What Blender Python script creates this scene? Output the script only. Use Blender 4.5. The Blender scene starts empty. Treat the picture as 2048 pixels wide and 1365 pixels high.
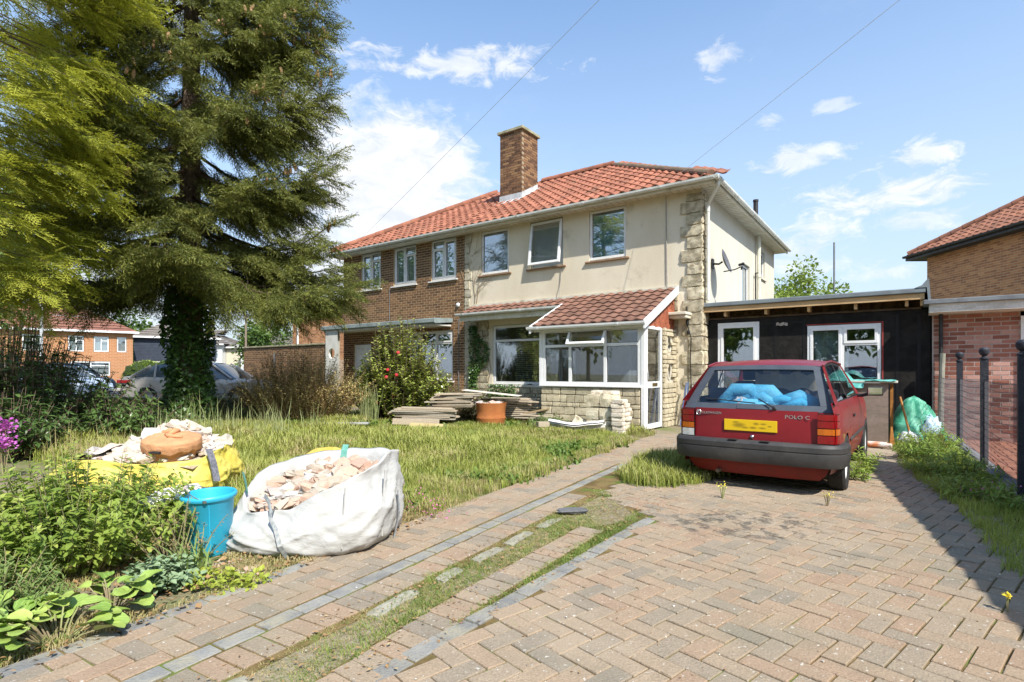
import bpy, math, random
import numpy as np
from mathutils import Vector, Matrix, noise
random.seed(7)
rng = np.random.default_rng(7)
SC = bpy.context.scene
COL = SC.collection
R = math.radians

# ---------------------------------------------------------------- camera
cam_d = bpy.data.cameras.new('camera')
cam = bpy.data.objects.new('camera', cam_d); COL.objects.link(cam)
cam_d.sensor_width = 36; cam_d.lens = 19.16; cam_d.shift_y = 0.029
cam_d.clip_start = 0.05; cam_d.clip_end = 3000
cam.location = (0, 0, 1.2); cam.rotation_euler = (R(90), 0, 0)
SC.camera = cam
SC.view_settings.view_transform = 'Standard'; SC.view_settings.look = 'None'
SC.view_settings.exposure = 0.84; SC.view_settings.gamma = 1; SC.view_settings.use_curve_mapping = False
SC.cycles.max_bounces = 6; SC.cycles.transparent_max_bounces = 24
SC.cycles.diffuse_bounces = 3; SC.cycles.glossy_bounces = 3; SC.cycles.transmission_bounces = 4
SC.cycles.caustics_reflective = False; SC.cycles.caustics_refractive = False
SC.cycles.use_denoising = True

# ---------------------------------------------------------------- sun + sky
SUN_EL = R(48); SUN_DIR = Vector((0.45, -0.893, 0)).normalized()      # towards the sun, from above
sd = Vector((SUN_DIR.x*math.cos(SUN_EL), SUN_DIR.y*math.cos(SUN_EL), math.sin(SUN_EL)))
sun_d = bpy.data.lights.new('sun', 'SUN'); sun_d.energy = 4.0; sun_d.angle = R(0.55); sun_d.color = (1, 0.955, 0.88)
sun = bpy.data.objects.new('sun', sun_d); COL.objects.link(sun)
sun.rotation_euler = sd.to_track_quat('Z', 'Y').to_euler(); sun.location = sd*60

world = bpy.data.worlds.new('World'); SC.world = world; world.use_nodes = True
wn = world.node_tree.nodes; wl = world.node_tree.links
wn.clear()
def wnode(t, **k):
    n = wn.new(t)
    for a, b in k.items(): setattr(n, a, b)
    return n
def wmath(op, a, b=None, c=None, clamp=False):
    n = wnode('ShaderNodeMath', operation=op, use_clamp=clamp)
    for i, v in enumerate((a, b, c)):
        if v is None: continue
        if isinstance(v, (int, float)): n.inputs[i].default_value = v
        else: wl.new(v, n.inputs[i])
    return n.outputs[0]
sky = wnode('ShaderNodeTexSky', sky_type='NISHITA', sun_disc=False)
sky.sun_elevation = SUN_EL; sky.sun_rotation = math.atan2(SUN_DIR.x, SUN_DIR.y)
sky.air_density = 1.0; sky.dust_density = 0.6; sky.ozone_density = 1.6
bg = wnode('ShaderNodeBackground'); bg.inputs['Strength'].default_value = 0.14
out = wnode('ShaderNodeOutputWorld'); wl.new(bg.outputs[0], out.inputs[0])
tc = wnode('ShaderNodeTexCoord')
sx = wnode('ShaderNodeSeparateXYZ'); wl.new(tc.outputs['Generated'], sx.inputs[0])
az = wmath('ARCTAN2', sx.outputs[0], sx.outputs[1]); el = wmath('ARCSINE', sx.outputs[2])
cv = wnode('ShaderNodeCombineXYZ'); wl.new(az, cv.inputs[0]); wl.new(wmath('MULTIPLY', el, 2.0), cv.inputs[1])
nz = wnode('ShaderNodeTexNoise'); nz.inputs['Scale'].default_value = 7.0; nz.inputs['Detail'].default_value = 9; nz.inputs['Roughness'].default_value = 0.62
wl.new(cv.outputs[0], nz.inputs['Vector'])
nz2 = wnode('ShaderNodeTexNoise'); nz2.inputs['Scale'].default_value = 2.1; nz2.inputs['Detail'].default_value = 8; nz2.inputs['Roughness'].default_value = 0.62
wl.new(cv.outputs[0], nz2.inputs['Vector'])
nz3_ = wnode('ShaderNodeTexNoise'); nz3_.inputs['Scale'].default_value = 17.0; nz3_.inputs['Detail'].default_value = 12; nz3_.inputs['Roughness'].default_value = 0.66; nz3_.inputs['Distortion'].default_value = 0.6
wl.new(cv.outputs[0], nz3_.inputs['Vector'])
nh = wmath('SUBTRACT', nz3_.outputs[0], 0.5)
# the clouds of the day: centre azimuth / elevation and half sizes in degrees, softness weight
CL = [(-12.5, 18.8, 10.5, 7.8, 1.0), (-20.5, 23.5, 4.5, 3.4, .9), (-15, 12, 11, 6, .8), (-6.5, 29.2, 14, 1.5, .75), (-12, 28.6, 7, 1.0, .7), (-2, 30.0, 7, .9, .7),
      (20.5, 28.2, 2.2, 1.5, .6), (30.5, 22.8, 1.6, .7, .5), (25.5, 22.5, 1.7, .8, .5), (28.0, 19.0, 4.0, 1.3, .7),
      (36.8, 17.6, 2.6, 1.5, .75), (35.0, 14.8, 7.4, 2.0, .8), (37.0, 12.6, 5, 1.1, .55), (29.0, 11.2, 4, 2.4, .7),
      (28.5, 9.8, 7, 1.2, .45), (35.0, 8.5, 4, .8, .5), (30, 5.5, 9, 1.0, .45), (-38, 7, 16, 5, .7), (-36, 30, 9, 4, .7),
      (70, 18, 12, 5, .8), (95, 26, 14, 5, .8), (130, 20, 15, 7, .8), (170, 28, 16, 6, .8), (-150, 22, 15, 7, .8), (-110, 25, 16, 6, .8), (-75, 16, 14, 5, .8)]
acc = None
nn = wmath('SUBTRACT', nz.outputs[0], 0.5)
for a0, e0, ra, re, wgt in CL:
    dx = wmath('MULTIPLY', wmath('SUBTRACT', az, R(a0)), 1/R(ra)); dy = wmath('MULTIPLY', wmath('SUBTRACT', el, R(e0)), 1/R(re))
    r2 = wmath('ADD', wmath('MULTIPLY', dx, dx), wmath('MULTIPLY', dy, dy))
    v = wmath('SUBTRACT', 1.0, wmath('SQRT', r2))
    v = wmath('MULTIPLY_ADD', nn, 2.4 if re < 3 else 1.3, v)
    v = wmath('MULTIPLY_ADD', nh, 3.4 if re < 3 else .9, wmath('SUBTRACT', v, .12 if re < 3 else 0))
    v = wmath('MULTIPLY', v, 2.6 if re > 5 else 1.5, clamp=True)
    v = wmath('MULTIPLY', v, wgt)
    acc = v if acc is None else wmath('MAXIMUM', acc, v)
thin = wmath('MULTIPLY', wmath('SUBTRACT', nz2.outputs[0], 0.53), 1.6, clamp=True)
acc = wmath('MAXIMUM', acc, wmath('MULTIPLY', thin, 0.35))
up = wmath('MULTIPLY', wmath('ADD', el, 0.02), 14.0, clamp=True)
acc = wmath('MULTIPLY', acc, up)
ct = wnode('ShaderNodeMix', data_type='RGBA'); ct.inputs['A'].default_value = (3.5, 3.7, 4.05, 1); ct.inputs['B'].default_value = (4.7, 4.7, 4.7, 1)
wl.new(wmath('MULTIPLY', wmath('SUBTRACT', nz3_.outputs[0], .35), 3.0, clamp=True), ct.inputs['Factor'])
# pale air low over the roofs
hz = wmath('POWER', wmath('SUBTRACT', 1.0, wmath('MULTIPLY', el, 1/R(42)), clamp=True), 1.35)
hm = wnode('ShaderNodeMix', data_type='RGBA'); hm.inputs['B'].default_value = (2.75, 3.12, 3.65, 1)
wl.new(wmath('MULTIPLY', hz, 0.97), hm.inputs['Factor'])
hs = wnode('ShaderNodeMix', data_type='RGBA', blend_type='MULTIPLY'); hs.inputs['Factor'].default_value = 1.0; hs.inputs['B'].default_value = (.98, 1.12, 1.17, 1)
wl.new(sky.outputs[0], hs.inputs['A']); wl.new(hs.outputs['Result'], hm.inputs['A'])
cm = wnode('ShaderNodeMix', data_type='RGBA'); wl.new(acc, cm.inputs['Factor']); wl.new(hm.outputs['Result'], cm.inputs['A']); wl.new(ct.outputs['Result'], cm.inputs['B'])
wl.new(cm.outputs['Result'], bg.inputs['Color'])

# ---------------------------------------------------------------- materials
MATS = {}
class NT:
    def __init__(s, name):
        s.m = bpy.data.materials.new(name); s.m.use_nodes = True; s.n = s.m.node_tree.nodes; s.l = s.m.node_tree.links
        s.n.clear(); s.o = s.n.new('ShaderNodeOutputMaterial'); MATS[name] = s.m
    def N(s, t, **k):
        n = s.n.new(t)
        for a, b in k.items(): setattr(n, a, b)
        return n
    def L(s, a, b): s.l.new(a, b)
    def setin(s, n, i, v):
        if v is None: return
        if isinstance(v, (int, float, tuple)): n.inputs[i].default_value = v if not isinstance(v, tuple) or len(v) != 3 or n.inputs[i].type != 'RGBA' else (*v, 1)
        else: s.l.new(v, n.inputs[i])
    def math(s, op, a, b=None, c=None, clamp=False):
        n = s.N('ShaderNodeMath', operation=op, use_clamp=clamp)
        for i, v in enumerate((a, b, c)): s.setin(n, i, v)
        return n.outputs[0]
    def mix(s, f, a, b, mode='MIX'):
        n = s.N('ShaderNodeMix', data_type='RGBA', blend_type=mode)
        s.setin(n, 'Factor', f); s.setin(n, 'A', a); s.setin(n, 'B', b); return n.outputs['Result']
    def noise(s, scale, detail=4, rough=.6, vec=None, stretch=None):
        g = vec if vec is not None else s.pos()
        if stretch:
            mp = s.N('ShaderNodeMapping'); mp.inputs['Scale'].default_value = stretch; s.L(g, mp.inputs[0]); g = mp.outputs[0]
        n = s.N('ShaderNodeTexNoise'); n.inputs['Scale'].default_value = scale; n.inputs['Detail'].default_value = detail; n.inputs['Roughness'].default_value = rough
        s.L(g, n.inputs['Vector']); return n.outputs[0]
    def pos(s):
        if not hasattr(s, '_p'): s._g = s.N('ShaderNodeNewGeometry'); s._p = s._g.outputs['Position']
        return s._p
    def rnd(s):      # one random number per piece, whether the piece is an object or an island of a joined mesh
        s.pos()
        if not hasattr(s, '_r'):
            oi = s.N('ShaderNodeObjectInfo'); s._r = s.math('FRACT', s.math('ADD', oi.outputs['Random'], s._g.outputs['Random Per Island']))
        return s._r
    def ramp(s, f, stops):
        n = s.N('ShaderNodeValToRGB'); e = n.color_ramp.elements
        while len(e) < len(stops): e.new(0.5)
        for i, (p, c) in enumerate(stops): e[i].position = p; e[i].color = (*c, 1)
        s.L(f, n.inputs[0]); return n.outputs[0]
    def smooth(s, v, lo, hi):
        n = s.N('ShaderNodeMapRange', interpolation_type='SMOOTHSTEP'); s.setin(n, 'Value', v); n.inputs['From Min'].default_value = lo; n.inputs['From Max'].default_value = hi
        return n.outputs[0]
    def bump(s, h, strength=.4, dist=.01):
        b = s.N('ShaderNodeBump'); b.inputs['Strength'].default_value = strength; b.inputs['Distance'].default_value = dist; s.L(h, b.inputs['Height']); return b.outputs[0]
    def principled(s, col, rough=.7, spec=.3, metal=0, normal=None, **k):
        p = s.N('ShaderNodeBsdfPrincipled'); s.setin(p, 'Base Color', col); s.setin(p, 'Roughness', rough); s.setin(p, 'Metallic', metal)
        s.setin(p, 'Specular IOR Level', spec)
        if normal is not None: s.L(normal, p.inputs['Normal'])
        for a, b in k.items(): s.setin(p, a.replace('_', ' '), b)
        s.L(p.outputs[0], s.o.inputs[0]); s.p = p; return p

def M(name, a, b=None, scale=6, detail=4, rnd=0.0, rough=.75, spec=.25, bump=0, bscale=None, metal=0, fine=.12, stretch=None, rcols=None, dirt=None, dscale=1.2, dlo=.55, dhi=.75):
    """plain procedural surface: two tones by noise, per-piece variation, optional dirt patches, fine relief"""
    if name in MATS: return MATS[name]
    t = NT(name); b = b or tuple(x*.8 for x in a)
    base = t.mix(t.smooth(t.noise(scale, detail, stretch=stretch), .35, .65), a, b)
    if rcols: base = t.mix(t.smooth(t.noise(scale*2.3, 3), .3, .75), t.ramp(t.rnd(), rcols), base) if b is None else t.mix(.3, t.ramp(t.rnd(), rcols), base)
    if rnd:
        v = t.math('MULTIPLY_ADD', t.rnd(), 2*rnd, 1-rnd)
        base = t.mix(1.0, base, t.mix(v, (0, 0, 0), (1, 1, 1)) if False else _grey(t, v), 'MULTIPLY')
    if fine:
        v = t.math('MULTIPLY_ADD', t.noise((bscale or scale*12), 3), 2*fine*2, 1-fine*2)
        base = t.mix(1.0, base, _grey(t, v), 'MULTIPLY')
    if dirt: base = t.mix(t.smooth(t.noise(dscale, 7, .68), dlo, dhi), base, dirt)
    nrm = t.bump(t.noise(bscale or scale*8, 5), bump, .02) if bump else None
    t.principled(base, rough, spec, metal, nrm)
    return t.m
def _grey(t, v):
    c = t.N('ShaderNodeCombineColor'); [t.L(v, c.inputs[i]) for i in range(3)]; return c.outputs[0]

def glassmat(name, tint=(.75, .8, .8), refl=.14, top=.85, wav=0.0):
    t = NT(name); tr = t.N('ShaderNodeBsdfTransparent'); tr.inputs[0].default_value = (*tint, 1)
    g = t.N('ShaderNodeBsdfGlossy'); g.inputs['Roughness'].default_value = .015; g.inputs[0].default_value = (.95, .97, 1, 1)
    lw = t.N('ShaderNodeLayerWeight'); lw.inputs[0].default_value = .5
    f = t.math('MULTIPLY_ADD', t.math('POWER', lw.outputs['Facing'], 3.0), top-refl, refl, clamp=True)
    if wav:
        nr = t.bump(t.noise(3.0, 1), wav, .05); t.L(nr, g.inputs['Normal'])
    m = t.N('ShaderNodeMixShader'); t.L(f, m.inputs[0]); t.L(tr.outputs[0], m.inputs[1]); t.L(g.outputs[0], m.inputs[2]); t.L(m.outputs[0], t.o.inputs[0])
    return t.m

def leafmat(name, dark, light, tip=None, yellow=None, rough=.55, trans=.35, clump=1.3, rndv=.35, spec=.35):
    """leaf: tone by clump noise and by leaf, real new growth at the tips through the 'tip' attribute"""
    t = NT(name)
    at = t.N('ShaderNodeAttribute', attribute_name='rnd'); r = at.outputs['Fac']
    base = t.mix(t.smooth(t.noise(clump, 3), .32, .68), dark, light)
    base = t.mix(t.math('MULTIPLY', r, rndv), base, light)
    if tip is not None:
        a2 = t.N('ShaderNodeAttribute', attribute_name='tip'); base = t.mix(t.math('POWER', a2.outputs['Fac'], 1.5), base, tip)
    if yellow is not None: base = t.mix(t.smooth(t.math('FRACT', t.math('MULTIPLY', r, 7.13)), .8, 1.0), base, yellow)
    p = t.N('ShaderNodeBsdfPrincipled'); t.L(base, p.inputs['Base Color']); p.inputs['Roughness'].default_value = rough; p.inputs['Specular IOR Level'].default_value = spec
    tl = t.N('ShaderNodeBsdfTranslucent'); t.L(t.mix(.35, base, (1, 1, .4), 'MULTIPLY'), tl.inputs[0])
    m = t.N('ShaderNodeMixShader'); m.inputs[0].default_value = trans; t.L(p.outputs[0], m.inputs[1]); t.L(tl.outputs[0], m.inputs[2]); t.L(m.outputs[0], t.o.inputs[0])
    return t.m

# ---------------------------------------------------------------- mesh helpers
def np_mesh(name, V, F, mats=(), smooth=False, mi=None, attrs=None):
    """V (n,3); F (m,k) all faces with k corners, or a list of lists"""
    me = bpy.data.meshes.new(name)
    if isinstance(F, np.ndarray) and F.ndim == 2:
        me.vertices.add(len(V)); me.vertices.foreach_set('co', np.ascontiguousarray(V, dtype=np.float32).ravel())
        k = F.shape[1]; m = len(F)
        me.loops.add(m*k); me.loops.foreach_set('vertex_index', np.ascontiguousarray(F, dtype=np.int32).ravel())
        me.polygons.add(m); me.polygons.foreach_set('loop_start', np.arange(0, m*k, k, dtype=np.int32))
        try: me.polygons.foreach_set('loop_total', np.full(m, k, dtype=np.int32))
        except Exception: pass
        me.update(calc_edges=True)
    else:
        me.from_pydata([tuple(v) for v in V], [], [list(f) for f in F]); me.update()
    for x in mats: me.materials.append(x)
    if mi is not None: me.polygons.foreach_set('material_index', np.asarray(mi, dtype=np.int32))
    me.polygons.foreach_set('use_smooth', np.full(len(me.polygons), bool(smooth)))
    if attrs:
        for nme, arr in attrs.items():
            a = me.attributes.new(nme, 'FLOAT', 'POINT'); a.data.foreach_set('value', np.asarray(arr, dtype=np.float32))
    return me
def link(name, me, parent=None, loc=None, rotz=None, kind=None):
    o = bpy.data.objects.new(name, me); COL.objects.link(o)
    if parent is not None: o.parent = parent
    if loc is not None: o.location = loc
    if rotz is not None: o.rotation_euler = (0, 0, rotz)
    if kind: o['kind'] = kind
    return o
def thing(name, label, cat, loc=(0, 0, 0), rotz=0, group=None, kind=None):
    o = bpy.data.objects.new(name, None); COL.objects.link(o); o.empty_display_size = .2
    o.location = loc; o.rotation_euler = (0, 0, rotz); return tag(o, label, cat, group, kind)
def tag(o, label, cat, group=None, kind=None):
    o['label'] = label; o['category'] = cat
    if group: o['group'] = group
    if kind: o['kind'] = kind
    return o
def structure(o, label=None):
    o['kind'] = 'structure'
    if label: o['label'] = label
    return o

class MB:
    def __init__(s): s.v = []; s.f = []; s.mi = []
    def face(s, pts, m=0):
        b = len(s.v); s.v += [tuple(p) for p in pts]; s.f.append(list(range(b, b+len(pts)))); s.mi.append(m); return s
    def raw(s, V, F, m=0, xf=None):
        b = len(s.v)
        if xf is not None: V = [tuple(xf @ Vector(v)) for v in V]
        s.v += [tuple(v) for v in V]; s.f += [[i+b for i in f] for f in F]; s.mi += [m]*len(F); return s
    def box(s, x0, x1, y0, y1, z0, z1, m=0, xf=None):
        V = [(x0, y0, z0), (x1, y0, z0), (x1, y1, z0), (x0, y1, z0), (x0, y0, z1), (x1, y0, z1), (x1, y1, z1), (x0, y1, z1)]
        return s.raw(V, [(3, 2, 1, 0), (4, 5, 6, 7), (0, 1, 5, 4), (1, 2, 6, 5), (2, 3, 7, 6), (3, 0, 4, 7)], m, xf)
    def prism(s, prof, y0, y1, m=0, xf=None):       # prof in (x,z), extruded along y
        n = len(prof); V = [(x, y0, z) for x, z in prof]+[(x, y1, z) for x, z in prof]
        F = [tuple(range(n))[::1], tuple(range(2*n-1, n-1, -1))]+[(i+n, (i+1) % n+n, (i+1) % n, i) for i in range(n)]
        return s.raw(V, F, m, xf)
    def prismx(s, prof, x0, x1, m=0, xf=None):      # prof in (y,z), extruded along x
        n = len(prof); V = [(x0, y, z) for y, z in prof]+[(x1, y, z) for y, z in prof]
        F = [tuple(range(n-1, -1, -1)), tuple(range(n, 2*n))]+[(i, (i+1) % n, (i+1) % n+n, i+n) for i in range(n)]
        return s.raw(V, F, m, xf)
    def tube(s, pts, rad, n=6, m=0, cap=True):
        pts = [Vector(p) for p in pts]; rad = rad if isinstance(rad, (list, tuple)) else [rad]*len(pts)
        b = len(s.v); up = None
        for i, p in enumerate(pts):
            d = (pts[min(i+1, len(pts)-1)]-pts[max(i-1, 0)]).normalized()
            if up is None: up = Vector((0, 0, 1)) if abs(d.z) < .9 else Vector((1, 0, 0))
            a = (up-d*up.dot(d)).normalized(); c = d.cross(a); up = a
            for k in range(n):
                th = 2*math.pi*k/n; s.v.append(tuple(p+(a*math.cos(th)+c*math.sin(th))*rad[i]))
        for i in range(len(pts)-1):
            for k in range(n):
                s.f.append([b+i*n+k, b+i*n+(k+1) % n, b+(i+1)*n+(k+1) % n, b+(i+1)*n+k]); s.mi.append(m)
        if cap:
            s.f.append([b+k for k in range(n)][::-1]); s.mi.append(m)
            e = b+(len(pts)-1)*n; s.f.append([e+k for k in range(n)]); s.mi.append(m)
        return s
    def lathe(s, prof, n=16, m=0, xf=None, cap=False):     # prof (r,z)
        V = []; F = []
        for r, z in prof:
            for k in range(n): th = 2*math.pi*k/n; V.append((r*math.cos(th), r*math.sin(th), z))
        for i in range(len(prof)-1):
            for k in range(n): F.append((i*n+k, i*n+(k+1) % n, (i+1)*n+(k+1) % n, (i+1)*n+k))
        if cap: F.append(tuple(range(n))[::-1]); F.append(tuple((len(prof)-1)*n+k for k in range(n)))
        return s.raw(V, F, m, xf)
    def grid(s, P, m=0, flip=False, loop=False):     # P[i][j] points
        b = len(s.v); a = len(P); c = len(P[0])
        for row in P: s.v += [tuple(p) for p in row]
        for i in range(a-1):
            for j in range(c if loop else c-1):
                q = [b+i*c+j, b+(i+1)*c+j, b+(i+1)*c+(j+1) % c, b+i*c+(j+1) % c]
                s.f.append(q[::-1] if flip else q); s.mi.append(m)
        return s
    def mesh(s, name, mats, smooth=False):
        if not isinstance(mats, (list, tuple)): mats = [mats]
        return np_mesh(name, s.v, s.f, mats, smooth, s.mi)
    def build(s, name, mats, parent=None, smooth=False, loc=None, rotz=None, kind=None, bevel=0):
        o = link(name, s.mesh(name, mats, smooth), parent, loc, rotz, kind)
        if bevel:
            b = o.modifiers.new('bevel', 'BEVEL'); b.width = bevel; b.segments = 2; b.limit_method = 'ANGLE'; b.angle_limit = R(40)
        return o
    def arr(s): return np.array(s.v, dtype=np.float64), s.f

def smooth_by_angle(o, ang=35):
    me = o.data; me.polygons.foreach_set('use_smooth', np.full(len(me.polygons), True))
    try: me.set_sharp_from_angle(angle=R(ang))
    except Exception: pass

def tri(F):
    out = []
    for f in F:
        for i in range(1, len(f)-1): out.append((f[0], f[i], f[i+1]))
    return np.array(out, dtype=np.int32)

def rot_from_dir(D, roll=None, sc=None):
    """matrices whose x column points along D (N,3), z column as near up as can be, rolled about x"""
    D = D/np.linalg.norm(D, axis=1, keepdims=True)
    up = np.tile(np.array([0, 0, 1.0]), (len(D), 1)); bad = np.abs(D[:, 2]) > .97; up[bad] = (1, 0, 0)
    Y = np.cross(up, D); Y /= np.linalg.norm(Y, axis=1, keepdims=True); Z = np.cross(D, Y)
    if roll is not None:
        c = np.cos(roll)[:, None]; s = np.sin(roll)[:, None]; Y, Z = Y*c+Z*s, Z*c-Y*s
    M3 = np.stack([D, Y, Z], axis=2)
    if sc is not None: M3 = M3*(np.asarray(sc)[:, None, None] if np.ndim(sc) == 1 else sc)
    return M3
def rotz_m(a, sc=None):
    c, s, o, i = np.cos(a), np.sin(a), np.zeros_like(a), np.ones_like(a)
    M3 = np.stack([np.stack([c, -s, o], 1), np.stack([s, c, o], 1), np.stack([o, o, i], 1)], 1)
    if sc is not None: M3 = M3*(np.asarray(sc)[:, None, None] if np.ndim(sc) == 1 else sc)
    return M3
def inst_arrays(protos, pid, pos, M3):
    VV = []; FF = []; TT = []; RR = []; b = 0; pid = np.asarray(pid)
    for k, pr in enumerate(protos):
        V, F = pr[0], pr[1]; tip = pr[2] if len(pr) > 2 else np.zeros(len(V))
        ix = np.nonzero(pid == k)[0]
        if not len(ix): continue
        W = np.einsum('nij,vj->nvi', M3[ix], V)+pos[ix][:, None, :]
        n = len(ix); nv = len(V)
        VV.append(W.reshape(-1, 3)); FF.append((F[None]+(np.arange(n)*nv)[:, None, None]+b).reshape(-1, F.shape[1]))
        TT.append(np.tile(tip, n)); RR.append(np.repeat(rng.random(n), nv)); b += n*nv
    return np.concatenate(VV), np.concatenate(FF), np.concatenate(TT), np.concatenate(RR)
def scatter(name, parent, protos, pos, M3, mat, pid=None, kind='stuff', smooth=False):
    pos = np.asarray(pos, dtype=np.float64)
    if pid is None: pid = rng.integers(0, len(protos), len(pos))
    V, F, T, Rn = inst_arrays(protos, pid, pos, M3)
    me = np_mesh(name, V, F, [mat], smooth, attrs={'tip': T, 'rnd': Rn})
    o = link(name, me, parent)
    if kind: o['kind'] = kind
    return o

FPX = 545.0
def pieces(parent, name, protos, items, mat, limit=300, rest=None, smooth=False, minpx=0.0):
    """items: (proto, loc(3), euler-z or 3x3, scale(3)); the pieces that show largest become parts of their own, the rest are joined"""
    if not items: return
    pm = parent.matrix_world if parent is not None else Matrix()
    if parent is not None:
        pm = Matrix.Translation(parent.location) @ parent.rotation_euler.to_matrix().to_4x4()
    sc = []
    for it in items:
        w = pm @ Vector(it[1]); d = max(w.y, .3); px = 512+w.x/d*FPX; py = 371-(w.z-1.2)/d*FPX
        vis = (w.y > .3) and -25 < px < 1049 and -25 < py < 707
        s = it[3] if it[3] is not None else (1, 1, 1)
        k = (it[4] if len(it) > 4 else 1.0)*max(s)/d
        sc.append(k if vis else k*1e-4)
    order = np.argsort(-np.array(sc)); cnt = 0
    lim = [i for i in order[:limit] if sc[i] > 1e-5 and sc[i]*FPX*1.0 >= minpx]
    ls = set(lim)
    meshes = [np_mesh(name, p[0], p[1], [mat], smooth) for p in protos]
    def m3(it):
        a = it[2]
        m = Matrix.Rotation(a, 3, 'Z') if isinstance(a, (int, float)) else Matrix(a)
        s = it[3] if it[3] is not None else (1, 1, 1)
        return m @ Matrix.Diagonal(s)
    for i in lim:
        it = items[i]; o = bpy.data.objects.new(name, meshes[it[0]]); COL.objects.link(o); o.parent = parent
        o.matrix_local = Matrix.Translation(it[1]) @ m3(it).to_4x4()
    left = [i for i in range(len(items)) if i not in ls]
    if left:
        pr = [(p[0], tri(p[1]) if not isinstance(p[1], np.ndarray) else p[1]) for p in protos]
        V, F, T, Rn = inst_arrays(pr, [items[i][0] for i in left], np.array([items[i][1] for i in left], dtype=float), np.array([np.array(m3(items[i])) for i in left]))
        o = link(rest or name+'s', np_mesh(name, V, F, [mat], smooth), parent, kind='stuff')
    return len(lim)

def unit_box(jit=0, back=True, ch=0.0):
    """box 1x1x1 centred in x and z, y from 0 (front) to 1; faces without the hidden back"""
    V = np.array([(-.5, 0, -.5), (.5, 0, -.5), (.5, 1, -.5), (-.5, 1, -.5), (-.5, 0, .5), (.5, 0, .5), (.5, 1, .5), (-.5, 1, .5)], dtype=float)
    V += rng.uniform(-jit, jit, V.shape)
    F = [(3, 2, 1, 0), (4, 5, 6, 7), (0, 1, 5, 4), (1, 2, 6, 5), (3, 0, 4, 7)]+([(2, 3, 7, 6)] if back else [])
    return V, F
def rough_block(n=3, amp=.06, rnd=.12, seed=0, back=True):
    """a hewn block: subdivided box 1x1x1 centred, corners pulled in, faces uneven"""
    g = np.random.default_rng(seed); import itertools
    idx = {}; V = []; F = []
    def vid(i, j, k):
        key = (i, j, k)
        if key not in idx:
            p = np.array([i/n-.5, j/n-.5, k/n-.5]); q = p.copy(); r = np.linalg.norm(p)
            q *= 1-rnd*max(0, (r-.5))/.37; idx[key] = len(V); V.append(q+g.uniform(-amp, amp, 3))
        return idx[key]
    for a in range(n):
        for b in range(n):
            F.append((vid(a, b, 0), vid(a, b+1, 0), vid(a+1, b+1, 0), vid(a+1, b, 0)))
            F.append((vid(a, b, n), vid(a+1, b, n), vid(a+1, b+1, n), vid(a, b+1, n)))
            F.append((vid(a, 0, b), vid(a+1, 0, b), vid(a+1, 0, b+1), vid(a, 0, b+1)))
            F.append((vid(a, n, b), vid(a, n, b+1), vid(a+1, n, b+1), vid(a+1, n, b)))
            F.append((vid(0, a, b), vid(0, a, b+1), vid(0, a+1, b+1), vid(0, a+1, b)))
            F.append((vid(n, a, b), vid(n, a+1, b), vid(n, a+1, b+1), vid(n, a, b+1)))
    return np.array(V), F
ROUGH = [rough_block(4, .05, .09, s) for s in range(6)]
STONE2 = [rough_block(2, .03, .1, 20+s) for s in range(4)]

def wall_face(mb, x0, x1, z0, z1, y, holes=(), rev=.1, m=0, mr=None, flip=1):
    """front face at y with rectangular openings (x0,x1,z0,z1) and their reveals going rev deep"""
    mr = m if mr is None else mr
    xs = sorted({x0, x1, *[min(max(h[i], x0), x1) for h in holes for i in (0, 1)]}); zs = sorted({z0, z1, *[min(max(h[i], z0), z1) for h in holes for i in (2, 3)]})
    for i in range(len(xs)-1):
        for j in range(len(zs)-1):
            cx, cz = (xs[i]+xs[i+1])/2, (zs[j]+zs[j+1])/2
            if any(h[0] < cx < h[1] and h[2] < cz < h[3] for h in holes): continue
            mb.face([(xs[i], y, zs[j]), (xs[i+1], y, zs[j]), (xs[i+1], y, zs[j+1]), (xs[i], y, zs[j+1])], m)
    for h in holes:
        a, b, c, d = h; e = y+rev
        mb.face([(a, y, c), (a, e, c), (a, e, d), (a, y, d)], mr); mb.face([(b, y, c), (b, y, d), (b, e, d), (b, e, c)], mr)
        mb.face([(a, y, d), (a, e, d), (b, e, d), (b, y, d)], mr); mb.face([(a, y, c), (b, y, c), (b, e, c), (a, e, c)], mr)

def brick_items(x0, x1, z0, z1, y, holes=(), proud=.005, course=.075, length=.225, jt=.017, xf=None, off=0.0, depth=.02):
    """stretcher bond; returns items for pieces() with unit_box protos"""
    it = []; nz_ = int(round((z1-z0)/course))
    for r in range(nz_):
        zc = z0+(r+.5)*course; x = x0-(length/2 if r % 2 else 0)+off
        while x < x1:
            segs = [(max(x, x0), min(x+length-jt, x1))]
            for h in holes:
                if h[2]-.02 < zc < h[3]+.02:
                    ns = []
                    for a, b in segs:
                        if b <= h[0] or a >= h[1]: ns.append((a, b)); continue
                        if a < h[0]: ns.append((a, h[0]))
                        if b > h[1]: ns.append((h[1], b))
                    segs = ns
            for a, b in segs:
                if b-a > .03: it.append((0, ((a+b)/2, y-proud, zc), 0.0, (b-a, depth, course-jt)))
            x += length
    return it

# shared materials
upvc = M('white_upvc', (.8, .8, .79), (.74, .74, .72), scale=3, rough=.32, spec=.5, fine=.02)
upvc_d = M('grimy_white_plastic', (.7, .69, .63), (.6, .58, .5), scale=4, rough=.45, spec=.4, fine=.06, dirt=(.2, .2, .14), dscale=2.5, dlo=.6, dhi=.8)
gasket = M('black_gasket', (.02, .02, .02), rough=.6)
glass = glassmat('window_glass', (.9, .94, .95), .27, .9, .02)
glass_c = glassmat('clear_glass', (.88, .9, .9), .1, .85)
room_m = M('room_plaster', (.32, .3, .27), (.26, .24, .22), rough=.9)
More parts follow.
